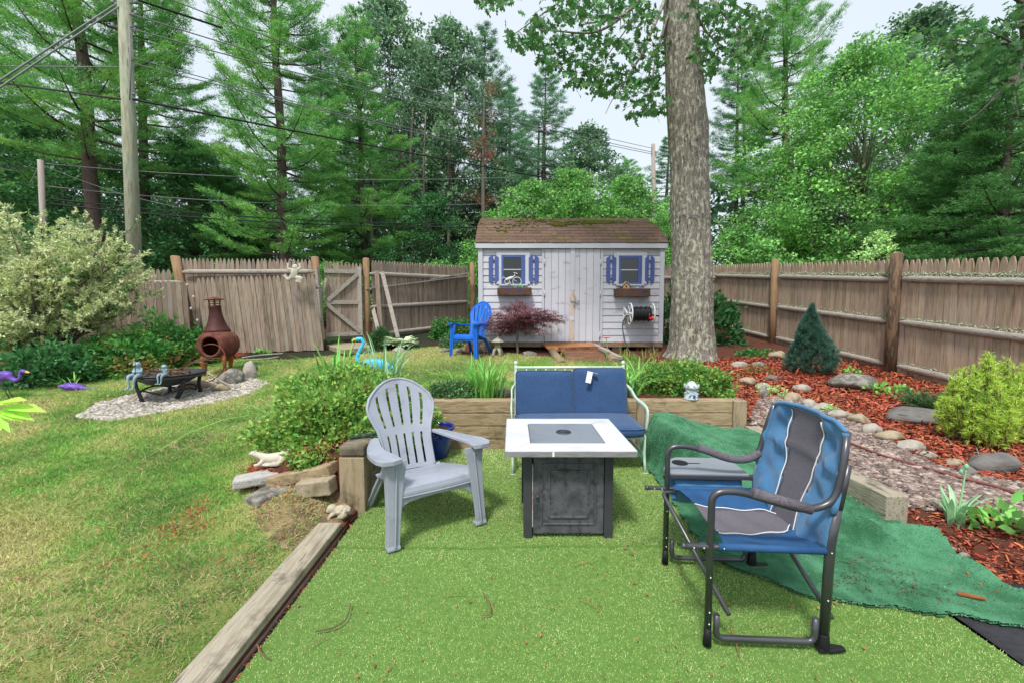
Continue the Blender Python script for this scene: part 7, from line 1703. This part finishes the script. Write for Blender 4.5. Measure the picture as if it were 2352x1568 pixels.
# left: big pines behind the fence
pl('pineA', 'pine_tree', 'large pine with bare lower trunk left of the utility pole', 228, 15.5, 1.0, .4)
pl('pineA', 'pine_tree', 'slimmer pine just right of the utility pole', 337, 19.0, (.9, .9, .98), 2.4)
pl('pineB', 'pine_tree', 'tall green pine with low boughs behind the loose fence panel', 655, 17.0, 1.0, 1.0)
pl('pineB', 'pine_tree', 'pine with layered boughs right of the tall low boughed pine', 838, 21.0, (.95, .95, .82), 3.3)
pl('pineC', 'pine_tree', 'thin pine rising above the left end of the shed roof', 1105, 29.0, (1.25, 1.25, .96), .2)
pl('pineC', 'pine_tree', 'soft pine crown over the middle of the shed', 1245, 30.0, (1.3, 1.3, .88), 2.0)
pl('pineC', 'pine_tree', 'narrow pale pine right of the oak trunk', 1690, 24.0, (.8, .8, .80), 4.0)
pl('pineA', 'pine_tree', 'broad pine with upswept boughs right of the oak', 1800, 22.0, (1.0, 1.0, .98), 5.0)
pl('pineC', 'pine_tree', 'pine half hidden behind the oak trunk', 1520, 31.0, (1.1, 1.1, .66), 1.1)
pl('pineC', 'pine_tree', 'pale pine between the dead brown pine and the shed ridge pine', 1178, 34.0, (1.4, 1.4, .92), 3.1)
pl('pineB', 'pine_tree', 'far pine top over the right window of the shed', 1425, 36.0, (1.2, 1.2, .74), 5.2)
pl('pineB', 'pine_tree', 'far pine behind the hazy grey green tree', 1310, 38.0, (1.2, 1.2, .80), .6)
pl('pineC', 'pine_tree', 'slim pine behind the tall tree crowding the shed side', 1000, 33.0, (1.3, 1.3, 1.05), 4.6)
pl('pineC', 'pine_tree', 'far pine filling the sky gap right of the low boughed pine', 745, 30.0, (1.3, 1.3, 1.0), 2.6)
pl('pineB', 'pine_tree', 'pine at the left edge of the view behind the short pole', -30, 19.0, (1.0, 1.0, .95), 4.4)
# broadleaf background
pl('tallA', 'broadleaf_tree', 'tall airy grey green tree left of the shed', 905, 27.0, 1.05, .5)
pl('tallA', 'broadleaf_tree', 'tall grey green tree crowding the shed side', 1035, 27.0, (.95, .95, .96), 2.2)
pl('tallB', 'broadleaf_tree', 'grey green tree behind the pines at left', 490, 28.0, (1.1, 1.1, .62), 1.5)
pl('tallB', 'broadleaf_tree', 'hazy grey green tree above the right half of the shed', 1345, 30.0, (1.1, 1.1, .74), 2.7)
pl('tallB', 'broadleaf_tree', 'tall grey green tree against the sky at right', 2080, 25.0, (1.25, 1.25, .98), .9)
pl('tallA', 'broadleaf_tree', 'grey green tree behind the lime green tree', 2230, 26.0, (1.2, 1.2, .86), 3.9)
pl('tallA', 'broadleaf_tree', 'dark mixed tree at the far left behind the willow', 60, 24.0, (1.1, 1.1, .62), 4.6)
pl('lime', 'broadleaf_tree', 'bright green rounded tree filling the right sky', 1960, 17.5, (1.05, 1.05, 1.0), .3)
pl('lime', 'broadleaf_tree', 'bright green crown left of the rounded bright tree', 1850, 19.5, (.85, .85, .75), 2.3)
pl('hemlock', 'hemlock_tree', 'dark soft needled hemlock at the right edge above the fence', 2300, 12.5, (1.0, 1.0, .72), .8)
pl('hemlock', 'hemlock_tree', 'dark hemlock left of the right edge hemlock', 2180, 14.5, (.75, .75, .62), 2.1)
pl('hemlock', 'hemlock_tree', 'low soft pine boughs behind the left fence post', 520, 18.0, (.9, .9, .55), 3.0)
pl('dark', 'broadleaf_tree', 'dark tree filling the gap behind the tall fence post at left', 430, 18.0, (.95, .95, .80), 0)
pl('dark', 'broadleaf_tree', 'dark tree between the pine trunks at left', 150, 19.0, (1.1, 1.1, .92), 1.2)
pl('dark', 'broadleaf_tree', 'dark leafy tree behind the gate', 770, 23.0, (1.0, 1.0, .72), 2.5)
pl('dark', 'broadleaf_tree', 'dark leafy tree behind the sagging fence run', 985, 20.0, (.75, .75, .62), 3.7)
pl('dark', 'broadleaf_tree', 'dark tree under the lime green tree', 1830, 21.0, (1.0, 1.0, .58), 5.1)
pl('dark', 'broadleaf_tree', 'dark tree in the shade right of the pale sapling', 2100, 20.0, (1.1, 1.1, .70), .7)
pl('dark', 'broadleaf_tree', 'dark understory tree behind the loose fence panel', 590, 21.0, (1.0, 1.0, .70), 5.7)
pl('mid', 'broadleaf_tree', 'bright leafy young oak behind the shed roof', 1215, 15.5, (.80, .80, .70), 0)
pl('mid', 'broadleaf_tree', 'taller leafy young oak behind the shed ridge', 1320, 16.5, (.88, .88, .80), 1.6)
pl('mid', 'broadleaf_tree', 'leafy young oak behind the shed beside the far pole', 1440, 17.0, (.9, .9, .78), 3.0)
pl('mid', 'broadleaf_tree', 'green leafy tree peeping left of the oak trunk', 1525, 14.5, (.50, .50, .52), 4.1)
pl('bush', 'leafy_bush', 'glossy green bush over the fence right of the oak', 1700, 14.2, (.85, .85, .84), .5, cat='bush')
pl('bush', 'leafy_bush', 'green bush behind the far fence posts', 1790, 16.5, (.8, .8, .62), 2.6, cat='bush')
pl('bush', 'leafy_bush', 'leafy understory bush behind the picket gate', 760, 13.5, (.8, .8, .52), 4.2, cat='bush')
pl('bush', 'leafy_bush', 'leafy bush over the fence near the shed corner', 1010, 16.0, (.85, .85, .60), 1.9, cat='bush')
pl('bush', 'leafy_bush', 'understory bush over the grey fence behind the chiminea', 480, 13.0, (.9, .9, .50), 5.2, cat='bush')
pl('bush', 'leafy_bush', 'leafy bush glimpsed left of the shed wall', 1092, 14.0, (.32, .32, .60), 3.5, cat='bush')
pl('sap', 'sapling', 'pale green cone shaped sapling over the side fence', 2015, 13.2, (1.0, 1.0, .88), 0, cat='sapling')
# dead pine trunk and thin bare trunks
def bare(u, Y, v1, r, label, name='bare_trunk', tuft=None, mat=None):
    x = W(u, 600, Y).x; b = Vector((x, Y, gz(x, 14) - .2)); top = W(u + 3, v1, Y); t = thing(name, label, 'tree', b); mb = MB(); h = top.z - b.z
    mb.tube(cr([(0, 0, 0), (.02, 0, h * .4), (.01, 0, h * .7), (top.x - x, 0, h)], 4), [r, r * .8, r * .35], 8); g = np.random.default_rng(int(u)); PS = []
    for k in range(16):
        z = h * g.uniform(.5, 1); a = g.uniform(0, 6.28); L_ = g.uniform(.3, 1.0); mb.tube([(0, 0, z), (math.cos(a) * L_, math.sin(a) * L_, z + L_ * .3)], [.02, .006], 4)
        for _ in range(16): PS.append((math.cos(a) * L_ * g.uniform(.3, 1.1) + g.normal() * .15, math.sin(a) * L_ * g.uniform(.3, 1.1) + g.normal() * .15, z + L_ * .25 + g.normal() * .2))
    mb.build('trunk', mat or m_barkg, t)
    if tuft: PS = np.array(PS); needles(PS, rdir(len(PS), g), 9, .22, .022, tuft, 'crown', t, g)
G_ = 'thin bare trunks in the wood'
bare(1110, 24, 205, .13, 'straight dead pine trunk with brown needles left of the shed roof', 'dead_pine', l_brown)
for u, Y, v1, r, lab in ((905, 26, 300, .12, 'thin dark trunk behind the leaning board and sagging fence'), (918, 22, 330, .12, 'spotted pale trunk right of the gate post'), (945, 24, 250, .12, 'slim trunk in the wood behind the sagging fence'), (975, 23, 260, .10, 'slimmest trunk in the wood left of the shed'), (1030, 25, 300, .10, 'thin trunk close left of the shed roof'), (1160, 30, 300, .12, 'thin trunk above the shed roof left half'), (1235, 32, 280, .16, 'trunk of a far pine above the shed'), (1700, 26, 160, .14, 'pale thin trunk right of the oak'), (1830, 22, 350, .17, 'grey trunk in the shade below the bright green tree'), (1865, 19, 420, .17, 'leaning trunk behind the dwarf spruce fence'), (855, 20, 400, .10, 'dark thin trunk over the gate post')):
    bare(u, Y, v1, r, lab)
# the far wood as one mass
g = np.random.default_rng(99); mb = MB(); PS, DS = [], []
for k in range(300):
    x = g.uniform(-66, 62); Y = g.uniform(34, 54); u = x / Y * 1000 + 1176
    h = np.interp(u, [0, 900, 1080, 1480, 1620, 2352], [15, 14, 8, 7.5, 11, 13]) * g.uniform(.7, 1.1)
    n = 420; q = g.random(n) ** .7; a = g.uniform(0, 6.28, n); r = (1 - q) ** .5 * g.uniform(2.0, 3.2) * g.random(n) ** .4 + .1
    PS.append(np.stack([x + np.cos(a) * r, Y + np.sin(a) * r, .8 + q * h], -1)); DS.append(np.stack([np.cos(a), np.sin(a), .5 + 0 * a], -1))
PS, DS = np.concatenate(PS), np.concatenate(DS); m = len(PS)
V, Fa = scatter(*LEAF, PS, DS + g.normal(size=(m, 3)) * .6, g.normal(size=(m, 3)) + [0, 0, .8], .42 * g.lognormal(0, .3, m), .40)
tag(fast('distant_wood', V, Fa, leafmat('distant wood leaf', ['2a4a2c', '3a5f38', '224026'], .25, k=1.2)), 'far wood closing the view behind the trees', 'wood', kind='stuff')

# ---------------------------------------------------------------- poles and wires
def polef(name, label, u0, v0, u1, v1, Y, r0, r1, mat):
    a = W(u0, v0, Y); b = W(u1, v1, Y); a.z = gz(a.x, min(Y, 14)) - .3; t = thing(name, label, 'pole', a); mb = MB(); mb.tube([Vector((0, 0, 0)), (b - a) * .5, b - a], [r0, (r0 + r1) / 2, r1], 18); mb.build('shaft', mat, t); return t, a, b
up, ua, ub = polef('utility_pole', 'tall grey green wooden utility pole behind the willow', 303, 570, 280, -130, 10.2, .150, .118, m_pole)
mb = MB()
for v in (140, 218): q = W(289 + (v - 140) * .02, v, 10.2) - ua; mb.tube([q + Vector((-.16, -.02, 0)), q + Vector((.18, -.02, 0))], .016, 6); mb.ell(q + Vector((.19, -.03, 0)), (.03, .03, .03), 8, 6)
for v in (8, 34, 62): q = W(284, v, 10.2) - ua; mb.tube([q + Vector((-.24, 0, 0)), q + Vector((.28, 0, .0))], .02, 6); [mb.lathe([(.0, -.04), (.03, -.04), (.045, -.01), (.03, .0), (.045, .03), (.02, .05), (0, .05)], 10, tuple(q + Vector((s, 0, .03)))) for s in (-.24, .28)]
mb.tube([W(297, 60, 10.03) - ua, W(301, 150, 10.03) - ua, W(298, 230, 10.03) - ua], .014, 6)
mb.build('hardware', m_wire, up)
polef('short_pole', 'short weathered pole stub rising from the willow at far left', 88, 470, 93, 368, 13, .078, .07, m_polef)
fpole, fa, fb = polef('distant_pole', 'slim pale utility pole behind the young oaks', 1512, 520, 1500, 332, 24, .125, .10, m_polef)
def wire(label, pts, Y0, Y1, r, mat, group='overhead wires'):
    us = [p[0] for p in pts]; P = []; u0, u1 = us[0], us[-1]; n = 26; co_ = np.polyfit(us, [p[1] for p in pts], min(2, len(pts) - 1))
    for i in range(n + 1):
        u = u0 + (u1 - u0) * i / n; v = np.polyval(co_, u); s = i / n; Y = 1 / ((1 - s) / Y0 + s / Y1); P.append(W(u, v, Y))
    mb = MB(); mb.tube(P, [r * 1.6, r * 1.6], 5); tag(mb.build('overhead_wire', mat, loc=P[0]), label, 'wire', group)
wire('uppermost thin wire crossing the pines from the top of the picture to the far pole', [(390, -4), (658, 104), (1043, 224), (1223, 273), (1500, 343)], 9.5, 24, .008, m_wire)
wire('thick black cable end at the top beside the utility pole', [(290, -8), (400, 28), (511, 65)], 10.1, 11.5, .016, m_wirek)
wire('wire leaving the upper insulator of the utility pole to the right', [(298, 30), (658, 146), (845, 196), (1043, 238), (1500, 352)], 10.1, 24, .009, m_wire)
wire('wire leaving the second insulator of the utility pole to the right', [(299, 62), (658, 171), (845, 213), (1043, 243), (1500, 358)], 10.1, 24, .009, m_wire)
wire('short upper service wire right of the utility pole bracket', [(298, 131), (499, 187), (800, 264), (1223, 351)], 10.1, 22, .007, m_wire)
wire('lower service wire right of the utility pole bracket', [(300, 146), (658, 232), (809, 269), (1195, 365), (1500, 425)], 10.1, 24, .007, m_wire)
wire('thick dark communication cable sloping right from the utility pole', [(303, 229), (658, 297), (809, 326), (1184, 398), (1500, 452)], 10.1, 24, .015, m_wirek)
wire('dark cable bundle reaching the utility pole from the left', [(-20, 188), (130, 208), (280, 229)], 12.5, 10.1, .016, m_wirek)
wire('level wire reaching the utility pole from the left', [(-20, 152), (280, 155)], 12, 10.1, .009, m_wire)
wire('upper of two guy wires slanting from the pole to the left edge', [(-20, 198), (274, 5)], 8.8, 10.2, .011, m_wire)
wire('lower of two guy wires slanting from the pole to the left edge', [(-20, 215), (276, 14)], 8.7, 10.1, .011, m_wire)
wire('top wire of the low set running right from the short pole', [(95, 376), (310, 392), (658, 411), (900, 413), (1180, 408)], 13, 22, .009, m_wire)
wire('second wire of the low set from the short pole', [(95, 427), (310, 447), (658, 470), (900, 472), (1110, 469)], 13, 21, .009, m_wire)
wire('third wire of the low set from the short pole', [(95, 454), (310, 478), (658, 503), (900, 513), (1140, 515)], 13, 19, .012, m_wirek)
wire('lowest thick cable of the low set from the short pole', [(112, 468), (310, 488), (658, 513), (900, 520), (1140, 522)], 13, 19, .014, m_wirek)
wire('slack faint wire dropping from the short pole across the pines', [(100, 380), (230, 430), (420, 478)], 13, 14, .005, m_wire)
wire('thin wire descending to the right behind the oak trunk', [(1560, 408), (1850, 452), (2150, 503), (2352, 545)], 20, 14, .007, m_wire)
wire('stay wire dropping from the short pole to the left', [(92, 376), (70, 420)], 13, 13, .008, m_wire)
mb = MB(); q = W(1045, 236, 19.4)
for dz in (-.25, -.1, .1, .25): mb.ell(q + Vector((dz * .4, 0, dz)), (.05, .05, .06), 8, 6)
mb.tube([q + Vector((0, 0, -.35)), q + Vector((0, 0, .4))], .025, 6); tag(mb.build('wire_spacer', m_white_pl, loc=q), 'white spacer clamping the sloping wires above the grey green trees', 'wire spacer')
